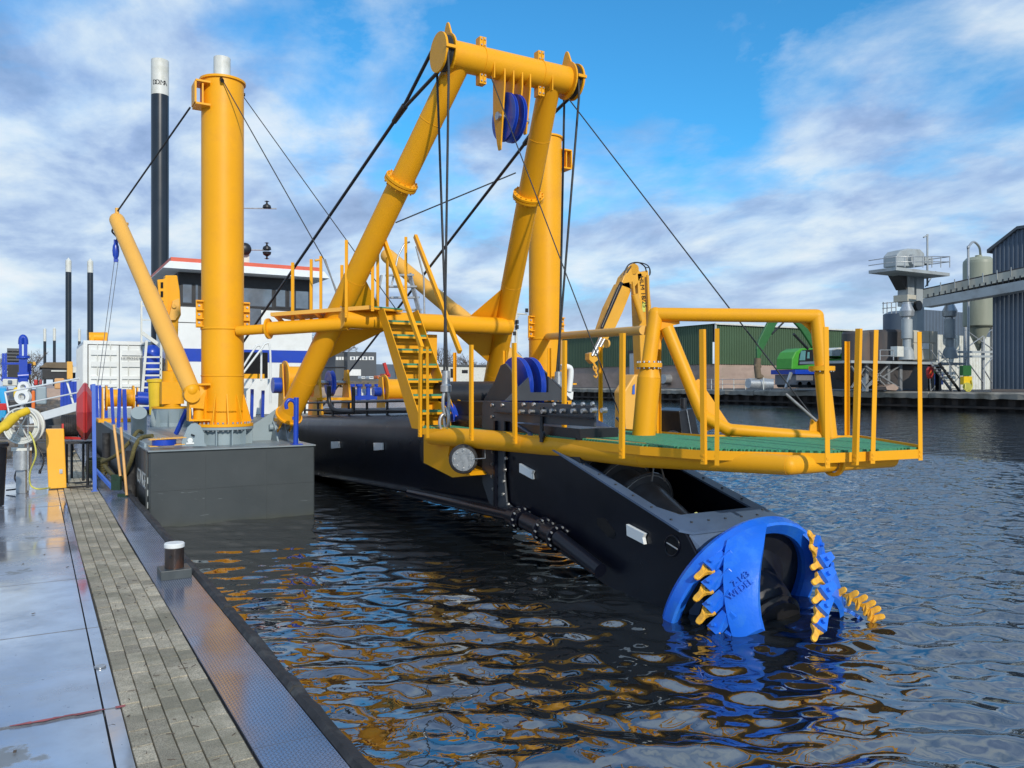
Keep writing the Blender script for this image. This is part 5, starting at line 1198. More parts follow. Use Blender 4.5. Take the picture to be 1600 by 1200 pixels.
spud(250, 32.0, 95, 150, 'DOLMA', 'port rear spud'); spud(347, 33.0, 91, 160, 'DOLMATERS', 'starboard rear spud')

# ---- wheelhouse
WV = 26.2; wx0, wx1 = 3.68, 7.75
wh_ = build(M().box(wx0, wx1, WV, WV+5, DZ, 4.38), 'wheelhouse', WHT, dr, label='white wheelhouse with blue band and dark windows')
build(M().box(wx0+.02, wx1-.02, WV+.02, WV+4.98, 4.3801, 5.42), 'window_band', BLK, wh_)
build(M().box(wx0-.02, wx1+.02, WV-.012, WV, 2.74, 3.13), 'blue_band', BLU, wh_)
build(M().box(wx0-.014, wx0-.002, WV, WV+5, 2.74, 3.13), 'blue_band', BLU, wh_)
build(M().box(wx0-.02, wx1+.02, WV-.011, WV, 3.9, 3.92), 'seam', BLK, wh_)
def win(a, b, c, d_, par=wh_, nm='window'):
    x0, x1 = P(a, 450, v=WV).x, P(b, 450, v=WV).x; z0 = P(a, d_, v=WV).z; z1 = P(a, c, v=WV).z
    o_ = build(M().box(x0, x1, WV+.001, WV+.016, z0, z1), nm, BLK, par); build(M().box(x0+.05, x1-.05, WV-.006, WV+.0005, z0+.05, z1-.05), 'pane', GLS, o_)
for a, b, c, d_ in ((283, 302, 441, 475), (303, 312, 442, 476), (378, 427, 447, 480), (429, 448, 450, 481), (450, 458, 452, 482), (460, 484, 452, 484)): win(a, b, c, d_)
x0, x1 = P(378, 450, v=WV).x, P(408, 450, v=WV).x
lw = build(M().box(x0-1.0, x1, WV-.02, WV-.003, P(390, 508, v=WV).z, P(390, 482, v=WV).z), 'lower_window', GLS, wh_)
dx0, dx1 = P(372, 450, v=WV).x, P(418, 450, v=WV).x
build(M().box(dx0, dx1, WV-.03, WV-.0131, 2.25, 3.05), 'engine_opening', HOLE, wh_)
rf = build(M().add([(wx0-.5, WV-.75, 5.42), (wx1+.35, WV-.75, 5.42), (wx1+.35, WV+5.3, 5.42), (wx0-.5, WV+5.3, 5.42), (wx0-.28, WV-.5, 5.66), (wx1+.25, WV-.5, 5.66), (wx1+.25, WV+5.2, 5.66), (wx0-.28, WV+5.2, 5.66)],
    [[3, 2, 1, 0], [4, 5, 6, 7], [0, 1, 5, 4], [1, 2, 6, 5], [2, 3, 7, 6], [3, 0, 4, 7]]), 'roof', WHT, wh_)
build(M().box(wx0-.25, wx1+.2, WV-.47, WV+5.1, 5.661, 5.78), 'roof_top', REDR, wh_)
sl_ = build(M().box(P(385, 400, v=WV).x-.16, P(385, 400, v=WV).x+.2, WV+.5, WV+.9, 5.78, 6.25), 'radar_box', WHT2, wh_)
m_ = M().sphere(P(383, 389, v=WV+.4), .2, 14, (1, .6, 1)); build(m_, 'search_light', BLK, wh_)
for y_ in (325, 390):
    m_ = M().tube(P(366, y_, v=WV+.5), P(421 if y_ > 350 else 432, y_+1, v=WV+.5), .022, n=6); g_ = build(m_, 'aerial_arm', GALV, wh_)
    c_ = P(417, y_-3, v=WV+.5); build(M().lathe(c_, (0, 0, 1), [(.14, -.06), (.12, .02), (.03, .08), (.03, .14), (.08, .15), (0, .18)], 14), 'aerial', BLK, g_)
    if y_ > 350: build(M().lathe(c_+V3(0, 0, -.2), (0, 0, -1), [(.14, -.06), (.12, .02), (.03, .08), (.03, .14), (.08, .15), (0, .18)], 14), 'aerial', BLK, g_)
build(M().tube(P(372, 405, v=WV+.5), P(372, 300, v=WV+.5), .03, n=8), 'aerial_mast', GALV, wh_)
wsp = [P(a, b, v=WV-1.8) for a, b in ((385, 658), (385, 612), (400, 592), (424, 592), (402, 632), (398, 660))]
ws = build(M().prism(wsp, (0, .05, 0)), 'deck_stair', WHT, dr, label='white stair and handrails beside the port column')
m_ = M().pipe(curve_pts([P(372, 586, v=WV-1.8), P(397, 546, v=WV-1.8), P(404, 540, v=WV-1.8), P(408, 546, v=WV-1.8), P(408, 594, v=WV-1.8)], 6), .03, 8).pipe(curve_pts([P(376, 588, v=WV-2.2), P(407, 547, v=WV-2.2), P(415, 537, v=WV-2.2), P(422, 546, v=WV-2.2), P(423, 630, v=WV-2.2)], 6), .03, 8)
build(m_, 'handrail', WHT, ws)
build(M().beam(P(378, 588, v=WV-1.0), P(412, 588, v=WV-1.0), .3, .14), 'engine_beam', YEL, dr)
# white ladder and blue engine at the port side of the wheelhouse
lv = 26.0
wl = build(M().beam(P(219, 650, v=lv), P(229, 532, v=lv), .07, .07).beam(P(250, 650, v=lv), P(252, 532, v=lv), .06, .06).beam(P(221, 470, v=lv), P(221, 535, v=lv), .05, .05).beam(P(222, 520, v=lv), P(246, 537, v=lv), .06, .10).beam(P(221, 478, v=lv), P(237, 478, v=lv), .03, .03).beam(P(221, 500, v=lv), P(237, 500, v=lv), .03, .03), 'side_ladder', WHT2, dr, label='white ladder up to the wheelhouse')
r0_ = None
for i in range(9):
    y_ = 558+i*9.5; build(M().beam(P(224-i*.5, y_, v=lv), P(251, y_, v=lv), .06, .05), 'rung', WHT2, wl)
build(M().tube(P(238, 640, v=27.2), P(238, 552, v=27.2), .27, n=20).sphere(P(238, 552, v=27.2), .27), 'engine_silencer', BLU, dr)
build(M().box(P(224, 600, v=28.5).x, P(256, 600, v=28.5).x, 28.5, 29.5, DZ, 2.9), 'engine_block', BLK, dr)

# ---- white container on deck
CV = 35.2; c0 = P(131, 600, v=CV).x; c1 = c0+2.44
cn_ = thing('shipping_container', (c0, CV, DZ), 'white shipping container with closed double doors on the dredger deck', 'container')
build(M().box(c0, c1, CV, CV+6.06, DZ, DZ+2.59), 'body', WHT, cn_)
m_ = M()
for i in range(24): m_.box(c0-.03, c0-.0005, CV+.15+i*.245, CV+.27+i*.245, DZ+.15, DZ+2.45)
build(m_, 'side_corrugation', WHT, cn_, kind='stuff')
fr = build(M().box(c0-.02, c0+.12, CV-.06, CV-.0005, DZ, DZ+2.6).box(c1-.12, c1+.02, CV-.06, CV-.0005, DZ, DZ+2.6).box(c0+.1205, c1-.1205, CV-.06, CV-.0005, DZ+2.46, DZ+2.6).box(c0+.1205, c1-.1205, CV-.06, CV-.0005, DZ, DZ+.14), 'door_frame', WHT, cn_)
mx = (c0+c1)/2
for a, b in ((c0+.16, mx-.015), (mx+.015, c1-.16)):
    dd = build(M().box(a, b, CV-.03, CV-.001, DZ+.17, DZ+2.43), 'door', WHT, cn_)
    m_ = M()
    for z_ in (.35, .82, 1.12, 1.6, 2.05): m_.box(a+.08, b-.08, CV-.10, CV-.0305, DZ+z_, DZ+z_+(.2 if z_ > 1.2 or z_ < .5 else .12))
    build(m_, 'pressed_panel', WHT, dd, kind='stuff')
    for x_ in (a+.3, b-.3):
        build(M().tube((x_, CV-.075, DZ+.12), (x_, CV-.075, DZ+2.48), .02, n=8), 'locking_bar', WHT2, dd)
build(M().box(c0+.125, c0+.155, CV-.02, CV-.0007, DZ+.15, DZ+2.45).box(mx-.012, mx+.012, CV-.0295, CV-.0007, DZ+.15, DZ+2.45).box(c1-.155, c1-.125, CV-.02, CV-.0007, DZ+.15, DZ+2.45).box(c0+.15, c1-.15, CV-.02, CV-.0007, DZ+2.44, DZ+2.455), 'rubber_seal', BLK, cn_)
text('HCIMC', 'marking', BLK, cn_, .13, face_m((mx+.26, CV-.107, DZ+1.93), (1, 0, 0), (0, 0, 1))); text('524275  1', 'marking', BLK, cn_, .12, face_m((mx+.68, CV-.107, DZ+1.93), (1, 0, 0), (0, 0, 1)))
q_ = P(153, 532, v=CV+1); yb_ = build(M().tube(P(139, 527, v=CV+1), P(168, 527, v=CV+1), .20, n=16).box(P(141, 530, v=CV+1).x, P(146, 530, v=CV+1).x, CV+.8, CV+1.2, DZ+2.6, q_.z+.2).box(P(161, 530, v=CV+1).x, P(166, 530, v=CV+1).x, CV+.8, CV+1.2, DZ+2.6, q_.z+.2).box(P(148, 530, v=CV+1).x, P(159, 530, v=CV+1).x, CV+.8, CV+1.2, DZ+2.6, q_.z-.0), 'winch_unit', YEL, label='yellow cylinder unit on feet lying on top of the white container', cat='winch', origin=V3(q_.x, q_.y, DZ+2.6))
# ------------------------------------------------------------------ far quay and yard
QZ = 1.40
jq = bpy.data.objects.new('far_quay', None); COL.objects.link(jq); jq['kind'] = 'structure'; ORI['far_quay'] = Vector()
rq = random.Random(3)
y = -60.0
while y < 400:
    ln = rq.uniform(7, 12) if y < 140 else 60
    n_ = max(2, int(ln/.6)); vs_ = []; f_ = []
    for i in range(n_+1):
        yy = y+.02+(ln-.04)*i/n_; e = rq.uniform(-.10, .05); dz_ = rq.uniform(-.07, .03)
        vs_ += [(60+e, yy, .92+rq.uniform(-.06, .04)), (59.95+e*.7, yy, QZ-.10+dz_), (60.12+e, yy, QZ+dz_*.4), (61.2, yy, QZ), (61.2, yy, .9)]
    for i in range(n_):
        for j in range(4): f_.append([i*5+j, i*5+j+1, i*5+j+6, i*5+j+5])
    f_ += [[0, 4, 3, 2, 1], [n_*5+j for j in range(5)]]
    build(M().add(vs_, f_), 'quay_block', QCON, jq); y += ln
m_ = M(); y = -60
while y < 260:
    m_.add([(60.35, y, -1), (60.35, y+.5, -1), (60.75, y+.7, -1), (60.75, y+1.2, -1), (60.35, y, .93), (60.35, y+.5, .93), (60.75, y+.7, .93), (60.75, y+1.2, .93), (60.35, y+1.4, -1), (60.35, y+1.4, .93)],
           [[0, 4, 5, 1], [1, 5, 6, 2], [2, 6, 7, 3], [3, 7, 9, 8]]); y += 1.4
m_.beam((60.2, -60, .28), (60.2, 260, .28), .2, .16); build(m_, 'sheet_piling', PILE, jq, kind='stuff')
build(M().box(60.9, 420, -60, 420, -1, .89), 'quay_fill', PILE, jq)
build(M().box(61.2, 420, -60, 420, .9, QZ+.005), 'far_yard_ground', YARD, kind='structure')
build(M().box(1.25, 60.8, 134, 420, -1, 1.30), 'canal_end_bank', CONC, kind='structure')
def pb(m_, x0, x1, y0, y1, v, dep=3, u0=None):
    a = P(x0, y0, v=v); b = P(x1, y0, v=v); z0 = P(x0, y1, v=v).z
    return m_.box(a.x, b.x, v, v+dep, z0, a.z)
# quay railing
t = thing('quay_railing', (61.8, 60, QZ), 'thin white tube railing along the far quay edge before the green shed', 'railing')
y0r, y1r = P(1245, 600, u=61.8).y, P(1095, 600, u=61.8).y
for z_ in (.55, 1.05): build(M().tube((61.8, y0r, QZ+z_), (61.8, y1r, QZ+z_), .03, n=6), 'rail', GALV, t)
p0_ = None
for k in range(9):
    y_ = y0r+(y1r-y0r)*k/8
    if p0_ is None: p0_ = build(M().tube((61.8, y_, QZ), (61.8, y_, QZ+1.1), .04, n=6), 'railing_post', WHT2, t)
    else: child(p0_, t, (0, y_-y0r, 0))
# ---- green shed
sv = 74.4; su = P(1118, 500, v=sv).x; vfar = P(878, 500, u=su).y; uf = P(1372, 500, v=sv).x; STOP = 9.36; CB = 4.45
t = thing('green_shed', (su, sv, QZ), 'long green corrugated shed on a stained concrete base beyond the water', 'shed')
build(M().box(su+.1, uf+30, sv+.1, vfar, QZ, CB), 'concrete_base', CONC, t)
def corr(p0, p1, z0, z1, pitch=.33, amp=.06, out=V3(0, -1, 0)):
    m_ = M(); p0, p1 = Vector(p0), Vector(p1); L = (p1-p0).length; d_ = (p1-p0)/L; n_ = int(L/pitch); v_ = []
    for i in range(n_):
        for s_, o_ in ((0, 0), (.35, 0), (.5, amp), (.85, amp)): q = p0+d_*(i+s_)*pitch+out*o_; v_ += [(q.x, q.y, z0), (q.x, q.y, z1)]
    k = len(v_)//2; m_.add(v_, [[2*i, 2*i+2, 2*i+3, 2*i+1] for i in range(k-1)]); return m_
build(corr((su, sv, 0), (uf+30, sv, 0), CB-.05, STOP, .42, .10), 'corrugated_front', SHED, t, kind='stuff')
build(corr((su, vfar, 0), (su, sv, 0), CB-.05, STOP, .42, .08, V3(-1, 0, 0)), 'corrugated_side', SHED, t, kind='stuff')
build(M().add([(su-.3, sv-.3, STOP), (uf+30, sv-.3, STOP), (uf+30, vfar, STOP), (su-.3, vfar, STOP), (su+8, sv+6, STOP+.55), (uf+20, sv+6, STOP+.55), (uf+20, vfar-8, STOP+.55), (su+8, vfar-8, STOP+.55)],
    [[4, 5, 6, 7], [0, 1, 5, 4], [3, 0, 4, 7], [1, 2, 6, 5], [2, 3, 7, 6]]), 'roof', HDKG, t)
build(M().box(su-.25, su-.08, sv-.25, sv-.08, QZ, STOP).box(su-.35, uf+28, sv-.36, sv-.22, STOP-.12, STOP+.06), 'gutter_pipe', WHT2, t)
yd0, yd1 = P(1006, 560, u=su).y, P(985, 560, u=su).y
build(M().box(su-.16, su-.02, yd0, yd1, QZ, 6.2), 'loading_door', GALV, t); build(M().box(su-.2, su-.161, yd0-.4, yd1+.4, 6.2, 6.6), 'door_lintel', BLK, t)
# ---- water tank trailer
tv = 83.0; q_ = P(1048, 605, v=tv); t = thing('tank_trailer', q_, 'grey tank trailer parked against the shed base on the far quay', 'trailer')
a, b = P(1036, 592, v=tv), P(1061, 592, v=tv)
build(M().tube(a, b, .62, n=18), 'tank', GALV, t); build(M().tube(V3(b.x-.6, b.y-.3, QZ+.35), V3(b.x-.6, b.y+.3, QZ+.35), .35, n=14), 'wheel', RUB, t)
build(M().box(a.x, b.x, tv-.4, tv+.4, QZ+.45, QZ+.6), 'frame', BLK, t)
# ---- material handler
hv = 50.0
def hp_(a, b, v_=hv): return P(a, b, v=v_)
q_ = hp_(1290, 605); q_.z = QZ; t = thing('material_handler', q_, 'bright green material handler with silver clam bucket on the far quay', 'material handler')
m_ = M().prism([hp_(1237, 577), hp_(1238, 560), hp_(1243, 550), hp_(1253, 544), hp_(1272, 544), hp_(1272, 577)], (0, 1.8, 0)); cb_ = build(m_, 'cab', HAND, t, bevel=.08)
build(M().prism([hp_(1247, 571, hv-.03), hp_(1249, 553, hv-.03), hp_(1254, 547, hv-.03), hp_(1271, 546, hv-.03), hp_(1271, 569, hv-.03)], (0, .02, 0)), 'cab_frame', BLK, cb_)
build(M().prism([hp_(1249, 563, hv-.05), hp_(1252, 548, hv-.05), hp_(1259, 548, hv-.05), hp_(1258, 563, hv-.05)], (0, .02, 0)).prism([hp_(1261, 560, hv-.05), hp_(1262, 550, hv-.05), hp_(1265, 550, hv-.05), hp_(1265, 560, hv-.05)], (0, .02, 0)), 'window', mat('tinted_glass', (.10, .25, .26), .1), cb_)
build(M().prism([hp_(1272, 577), hp_(1272, 566), hp_(1316, 560), hp_(1346, 560), hp_(1346, 577)], (0, 2.4, 0)), 'upper_body', HAND, t, bevel=.08)
build(M().prism([hp_(1311, 558), hp_(1320, 547), hp_(1346, 543), hp_(1346, 560)], (0, 2.4, 0)), 'counterweight', HAND, t, bevel=.08)
build(M().prism([hp_(1300, 547), hp_(1312, 543), hp_(1320, 543), hp_(1312, 556), hp_(1300, 556)], (0, 2.2, 0)), 'engine_cover', WHT2, t)
build(M().box(hp_(1240, 580).x, hp_(1320, 580).x, hv-.2, hv+2.6, hp_(0, 585).z if False else hp_(1280, 585).z, hp_(1280, 578).z), 'blue_deck', BLU, t, bevel=.03)
build(M().box(hp_(1244, 590).x, hp_(1320, 590).x, hv, hv+2.4, hp_(1280, 601).z, hp_(1280, 585.5).z), 'undercarriage', mat('mid_grey_paint', (.17, .17, .18), .5), t)
for a in (1250, 1264, 1280, 1300): build(M().tube(hp_(a, 601), hp_(a, 601)+V3(0, 2.4, 0), .28, n=14), 'track_roller', BLK, t)
for a, b in ((1236, 588), (1330, 588)): build(M().beam(hp_(a, 582), hp_(a-8, 606), .2, .2), 'outrigger_leg', GALV, t)
build(M().box(hp_(1311, 590).x, hp_(1320, 590).x, hv-.15, hv-.02, hp_(1311, 601).z, hp_(1311, 588).z), 'side_box', WHT2, t)
bm_ = build(M().prism([hp_(1280, 560), hp_(1264, 533), hp_(1252, 515), hp_(1238, 500), hp_(1220, 492), hp_(1224, 486), hp_(1242, 492), hp_(1262, 512), hp_(1288, 548)], (0, .25, 0)), 'boom', HDKG, t, bevel=.05)
build(M().prism([hp_(1217, 486), hp_(1226, 490), hp_(1213, 508), hp_(1192, 548), hp_(1184, 566), hp_(1183, 545), hp_(1186, 532), hp_(1202, 500)], (0, .2, 0)), 'stick', HDKG, t, bevel=.04)
build(M().tube(hp_(1240, 522), hp_(1262, 545), .12, n=8).tube(hp_(1226, 502), hp_(1206, 522), .08, n=8), 'cylinder', BLK, t)
build(M().pipe([hp_(1184, 560), hp_(1183, 575), hp_(1185, 590)], .28, 8).sphere(hp_(1184, 572), .45, 10, (.9, .5, .7)).sphere(hp_(1187, 588), .42, 10, (1, .6, .5)), 'rotator', BRN, t)
ck = build(M().tube(hp_(1169, 599, hv+.3), hp_(1193, 600, hv), .42, .50, n=24), 'clam_shell', GALV, t, bevel=.02)
build(M().tube(hp_(1193.5, 600, hv), hp_(1209, 600, hv-.6), .50, .40, n=24), 'clam_shell', GALV, t)
build(M().beam(hp_(1193, 590, hv-.6), hp_(1193, 609, hv-.6), .07, .05), 'shell_edge', WHT2, ck)

# ---- concrete plant
pv_ = 43.0
def pp_(a, b, v_=pv_): return P(a, b, v=v_)
q_ = pp_(1400, 612); q_.z = QZ
t = thing('hopper_platform', q_, 'soot-dark steel hopper frame with braces and a grey platform on the far quay', 'hopper')
build(pb(M(), 1330, 1508, 563, 567, pv_-1, 5), 'platform_deck', GRYP, t)
for a in (1352, 1386, 1405, 1455, 1466): build(M().beam(pp_(a, 567), V3(pp_(a, 567).x, pv_, QZ), .35, .35), 'support_leg', GALV if a < 1450 else BLK, t)
for a, b in ((1352, 1386), (1405, 1352), (1352, 1330)):
    build(M().beam(pp_(a, 572, pv_-.4), pp_(b, 606, pv_-.4), .14, .1), 'cross_brace', GALV, t); build(M().beam(pp_(b, 572, pv_-.6), pp_(a, 606, pv_-.6), .14, .1), 'cross_brace', GALV, t)
build(M().prism([pp_(1330, 568), pp_(1432, 568), pp_(1420, 590), pp_(1398, 604), pp_(1385, 606), pp_(1350, 590)], (0, 3, 0)), 'hopper_cone', DKP, t)
build(pb(M(), 1325, 1452, 568, 608, pv_+3.2, 2), 'rear_screen', BLK, t)
m_ = M().lathe((pp_(1376, 540, pv_+2.5).x, pv_+2.5, 0), (0, 0, 1), [(1.85, pp_(1376, 563).z), (1.9, pp_(1376, 516).z), (1.7, pp_(1376, 512).z), (0, pp_(1376, 511).z)], 28); build(m_, 'dark_tank', DKP, t)
m_ = M().lathe((pp_(1340, 540, pv_+3.5).x, pv_+3.5, 0), (0, 0, 1), [(1.3, pp_(1340, 563).z), (1.3, pp_(1340, 516).z), (1.2, pp_(1340, 512).z), (0, pp_(1340, 511).z)], 24); build(m_, 'side_tank', DKP, t)
build(M().prism([pp_(1384, 604, pv_-.8), pp_(1396, 600, pv_-.8), pp_(1406, 606, pv_-.8), pp_(1400, 610, pv_-.8), pp_(1386, 609, pv_-.8)], (0, 1, 0)), 'discharge_chute', CONC, t)
for a0, a1 in ((1375, 1396),):
    for y_ in (547, 556): build(M().tube(pp_(a0, y_, pv_-1), pp_(a1, y_, pv_-1), .05, n=6), 'guard_rail', GALV, t)
    for a in (1375, 1396): build(M().tube(pp_(a, 547, pv_-1), pp_(a, 563, pv_-1), .05, n=6), 'guard_post', GALV, t)
# beige cabinets
cbv = 42.6; q_ = pp_(1445, 563); t = thing('control_cabinets', q_, 'block of beige plant cabinets standing on the hopper platform', 'cabinets')
build(pb(M(), 1427, 1465, 516, 562.5, cbv, 2.2), 'casing', BEIGE, t)
for a, b, c, d_ in ((1428, 1439, 517.5, 535), (1441, 1451.5, 517.5, 535), (1453.5, 1464, 517.5, 535), (1428, 1439, 537.5, 561), (1441, 1451.5, 546, 561), (1453.5, 1464, 537.5, 561)):
    build(pb(M(), a, b, c, d_, cbv-.08, .07), 'cabinet_door', BEIGE, t)
build(pb(M(), 1441, 1451.5, 536, 545, cbv-.08, .07), 'notice_board', WHT, t)
# ventilation stacks
def stack(cx, ytop, ybot, v_, lab):
    c = pp_(cx, 500, v_); k = (c.x*SN+c.y*CS)/FPX; z = lambda y_: pp_(cx, y_, v_).z
    t = thing('filter_stack', (c.x, c.y, z(ybot)), lab, 'filter stack', 'grey filter stacks on the plant')
    build(M().lathe((c.x, c.y, 0), (0, 0, 1), [(0, z(ytop)), (6*k, z(ytop)), (6*k, z(ytop+3)), (11*k, z(ytop+14)), (10*k, z(ytop+22)), (6*k, z(ytop+24)), (6*k, z(ytop+27))], 24), 'cowl', GALV, t)
    build(M().tube((c.x, c.y, z(ytop+27)), (c.x, c.y, z(ytop+57)), 8*k, n=24), 'filter_drum', GRYP, t)
    build(M().lathe((c.x, c.y, 0), (0, 0, 1), [(5*k, z(ytop+57)), (6*k, z(ytop+60)), (6*k, z(ytop+70)), (9*k, z(ytop+75)), (12*k, z(ybot))], 20), 'neck', GRYP, t)
stack(1417, 472, 562, 42.4, 'left of two grey filter stacks, beside the dark tank'); stack(1484, 472, 560, 42.4, 'right of two grey filter stacks, beyond the beige cabinets')
build(pb(M(), 1402, 1412, 541, 557, 41.9, .6), 'junction_box', WHT2, label='small white electrical box at the foot of the left filter stack', cat='box', origin=pp_(1407, 557, 41.9))
# elevator tower
ev = 45.0
def ep(a, b): return P(a, b, v=ev)
t = thing('elevator_tower', V3(ep(1436, 560).x, ev, ep(1436, 516).z), 'grey bucket elevator tower with a railed head platform', 'elevator tower')
build(M().box(ep(1432, 500).x, ep(1444, 500).x, ev, ev+1, ep(1436, 560).z, ep(1436, 424).z), 'elevator_leg', GRYP, t)
build(M().box(ep(1417, 500).x, ep(1427, 500).x, ev-.1, ev+.9, ep(1420, 478).z, ep(1420, 424).z), 'elevator_leg', GRYP, t)
build(M().prism([ep(1402, 426), ep(1420, 426), ep(1420, 452), ep(1416, 452)], (0, 1, 0)), 'discharge_hopper', DKP, t)
build(pb(M(), 1400, 1484, 417, 422, ev-2, 2.6), 'head_platform', GRYP, t)
build(M().prism([ep(1402, 416), ep(1402, 398), ep(1408, 391), ep(1420, 388), ep(1438, 389), ep(1445, 396), ep(1445, 416)], (0, 1.4, 0)), 'head_housing', GRYP, t, bevel=.1)
build(M().box(ep(1445, 400).x, ep(1458, 400).x, ev, ev+1, ep(1450, 412).z, ep(1450, 402).z).tube(ep(1424, 406)-V3(0, .3, 0), ep(1424, 406), .5, n=14), 'drive_motor', GRYP, t)
for y_ in (401, 409): build(M().pipe([P(1400, y_, v=ev-2)+V3(0, 2.6, 0), P(1400, y_, v=ev-2), P(1484, y_, v=ev-2), P(1484, y_, v=ev-2)+V3(0, 2.6, 0)], .04, 6), 'guard_rail', GALV, t)
for a in (1400, 1414, 1428, 1442, 1456, 1470, 1484): build(M().tube(P(a, 401, v=ev-2), P(a, 418, v=ev-2), .04, n=6), 'guard_post', GALV, t)
build(M().tube(ep(1449, 447), ep(1449, 366), .09, n=8).tube(ep(1443, 371), ep(1450, 367), .07, n=6).tube(ep(1462, 424), ep(1446, 448), .05, n=6), 'lifting_post', GRYP, t)
build(M().tube(ep(1430, 478)-V3(0, .4, 0), ep(1430, 478), .45, n=16), 'pulley', BLK, t)
# conveyor
t = thing('inclined_conveyor', ep(1500, 470), 'long inclined conveyor with beige cover running up to the dark blue building', 'conveyor')
def cvp(a, b, o_=0): return P(a, b, u=64.2)+V3(o_, 0, 0)
TX = V3(1.2, 0, 0)
build(M().prism([cvp(1442, 480), cvp(1442, 467), cvp(1640, 430), cvp(1640, 446)], TX), 'truss', GRYP, t)
build(M().prism([cvp(1442, 466), cvp(1442, 453), cvp(1640, 410), cvp(1640, 424)], TX), 'belt_cover', BEIGE, t)
build(M().prism([cvp(1396, 472), cvp(1396, 462), cvp(1418, 460), cvp(1418, 470)], TX), 'tail_cover', BEIGE, t)
for a in range(1450, 1604, 9): build(M().beam(cvp(a, 467-(a-1442)*.19, .05), cvp(a, 461-(a-1442)*.20, .05), .12, .1), 'roller_frame', BLK, t)
for a in range(1470, 1604, 22): build(M().beam(cvp(a, 461-(a-1442)*.21, -.03), cvp(a, 447-(a-1442)*.215, -.03), .06, .06), 'cover_joint', GRYP, t)
build(M().prism([cvp(1442, 452.8), cvp(1442, 451), cvp(1640, 408), cvp(1640, 409.8)], V3(1.35, 0, 0)), 'cover_ridge', DKP, t)
# round dark tank with rail, buildings behind
v_ = 52.0; c = P(1410, 500, v=v_); k = (c.x*SN+c.y*CS)/FPX
t = thing('round_tank', (c.x, v_, QZ), 'wide dark grey round tank with a railing, behind the hopper', 'tank')
build(M().lathe((c.x, v_, 0), (0, 0, 1), [(28*k, QZ), (28*k, P(1410, 491, v=v_).z), (20*k, P(1410, 487, v=v_).z), (0, P(1410, 486, v=v_).z)], 30), 'shell', WALLG, t)
for y_ in (472, 480): build(M().tube(P(1379, y_+2, v=v_-2), P(1400, y_, v=v_-2), .05, n=6), 'guard_rail', GALV, t)
for a in (1380, 1386, 1393, 1400): build(M().tube(P(a, 472, v=v_-2), P(a, 490, v=v_-2), .05, n=6), 'guard_post', GALV, t)
v_ = 56.0; t = thing('dark_hall', P(1470, 600, v=v_), 'dark grey clad hall behind the filter stacks', 'hall')
a, b = P(1440, 500, v=v_), P(1552, 500, v=v_)
build(M().box(a.x, b.x, v_+.2, v_+3, QZ, P(1440, 483, v=v_).z), 'body', OFFG, t)
build(corr((a.x, v_, 0), (P(1507, 500, v=v_).x, v_, 0), P(1440, 522, v=v_).z, P(1440, 484, v=v_).z, .6, .1), 'cladding', WALLG, t, kind='stuff')
build(M().box(P(1506, 500, v=v_).x, b.x, v_-.5, v_+.1, P(1440, 522, v=v_).z, P(1440, 470, v=v_).z), 'raised_bay', WALLG, t)
v_ = 49.5; t = thing('white_shed', P(1500, 600, v=v_), 'white corrugated shed wall behind the plant stairs', 'shed')
build(corr((P(1463, 500, v=v_).x, v_, 0), (P(1556, 500, v=v_).x, v_, 0), QZ, P(1470, 523, v=v_).z, .5, .08), 'corrugated_wall', WHT2, t, kind='stuff')
build(M().box(P(1463, 500, v=v_).x, P(1556, 500, v=v_).x, v_+.1, v_+3, QZ, P(1470, 523, v=v_).z), 'body', WHT2, t)
# silo
v_ = 46.5; c = P(1529, 500, v=v_); k = (c.x*SN+c.y*CS)/FPX; z = lambda y_: P(1529, y_, v=v_).z
t = thing('silo', (c.x, v_, QZ), 'tall weathered green-grey silo on braced legs next to the dark blue building', 'silo')
build(M().lathe((c.x, v_, 0), (0, 0, 1), [(0, z(399)), (5*k, z(399)), (5*k, z(402)), (17*k, z(403)), (21.5*k, z(408)), (22*k, z(412)), (22*k, z(509)), (20*k, z(511))], 40), 'shell', SILO, t)
build(M().lathe((c.x, v_, 0), (0, 0, 1), [(17*k, z(511)), (3*k, z(545)), (2*k, z(548))], 32), 'cone', SILO, t)
for a in (1508, 1536, 1550): build(M().tube(P(a, 511, v=v_-.5), (P(a, 511, v=v_-.5).x, v_-.5, QZ), .17, n=8), 'support_leg', GALV, t)
for (a, b), (c2, d_) in (((1508, 515), (1550, 545)), ((1550, 515), (1508, 545)), ((1508, 560), (1536, 598)), ((1550, 560), (1536, 575)), ((1536, 575), (1550, 598))): build(M().tube(P(a, b, v=v_-.6), P(c2, d_, v=v_-.6), .06, n=6), 'cross_brace', GALV, t)
for y_ in (550, 557): build(M().beam(P(1498, y_, v=v_-1), P(1551, y_, v=v_-1), .25, .2), 'support_beam', GRYP, t)
build(M().pipe(curve_pts([P(1513, 600, v=v_-1.6), P(1513, 405, v=v_-1.6), P(1513, 388, v=v_-1.6), P(1521, 378, v=v_-1.4), P(1530, 386, v=v_-.8), P(1532, 400, v=v_)], 8), .11, 8), 'filling_pipe', GALV, t)
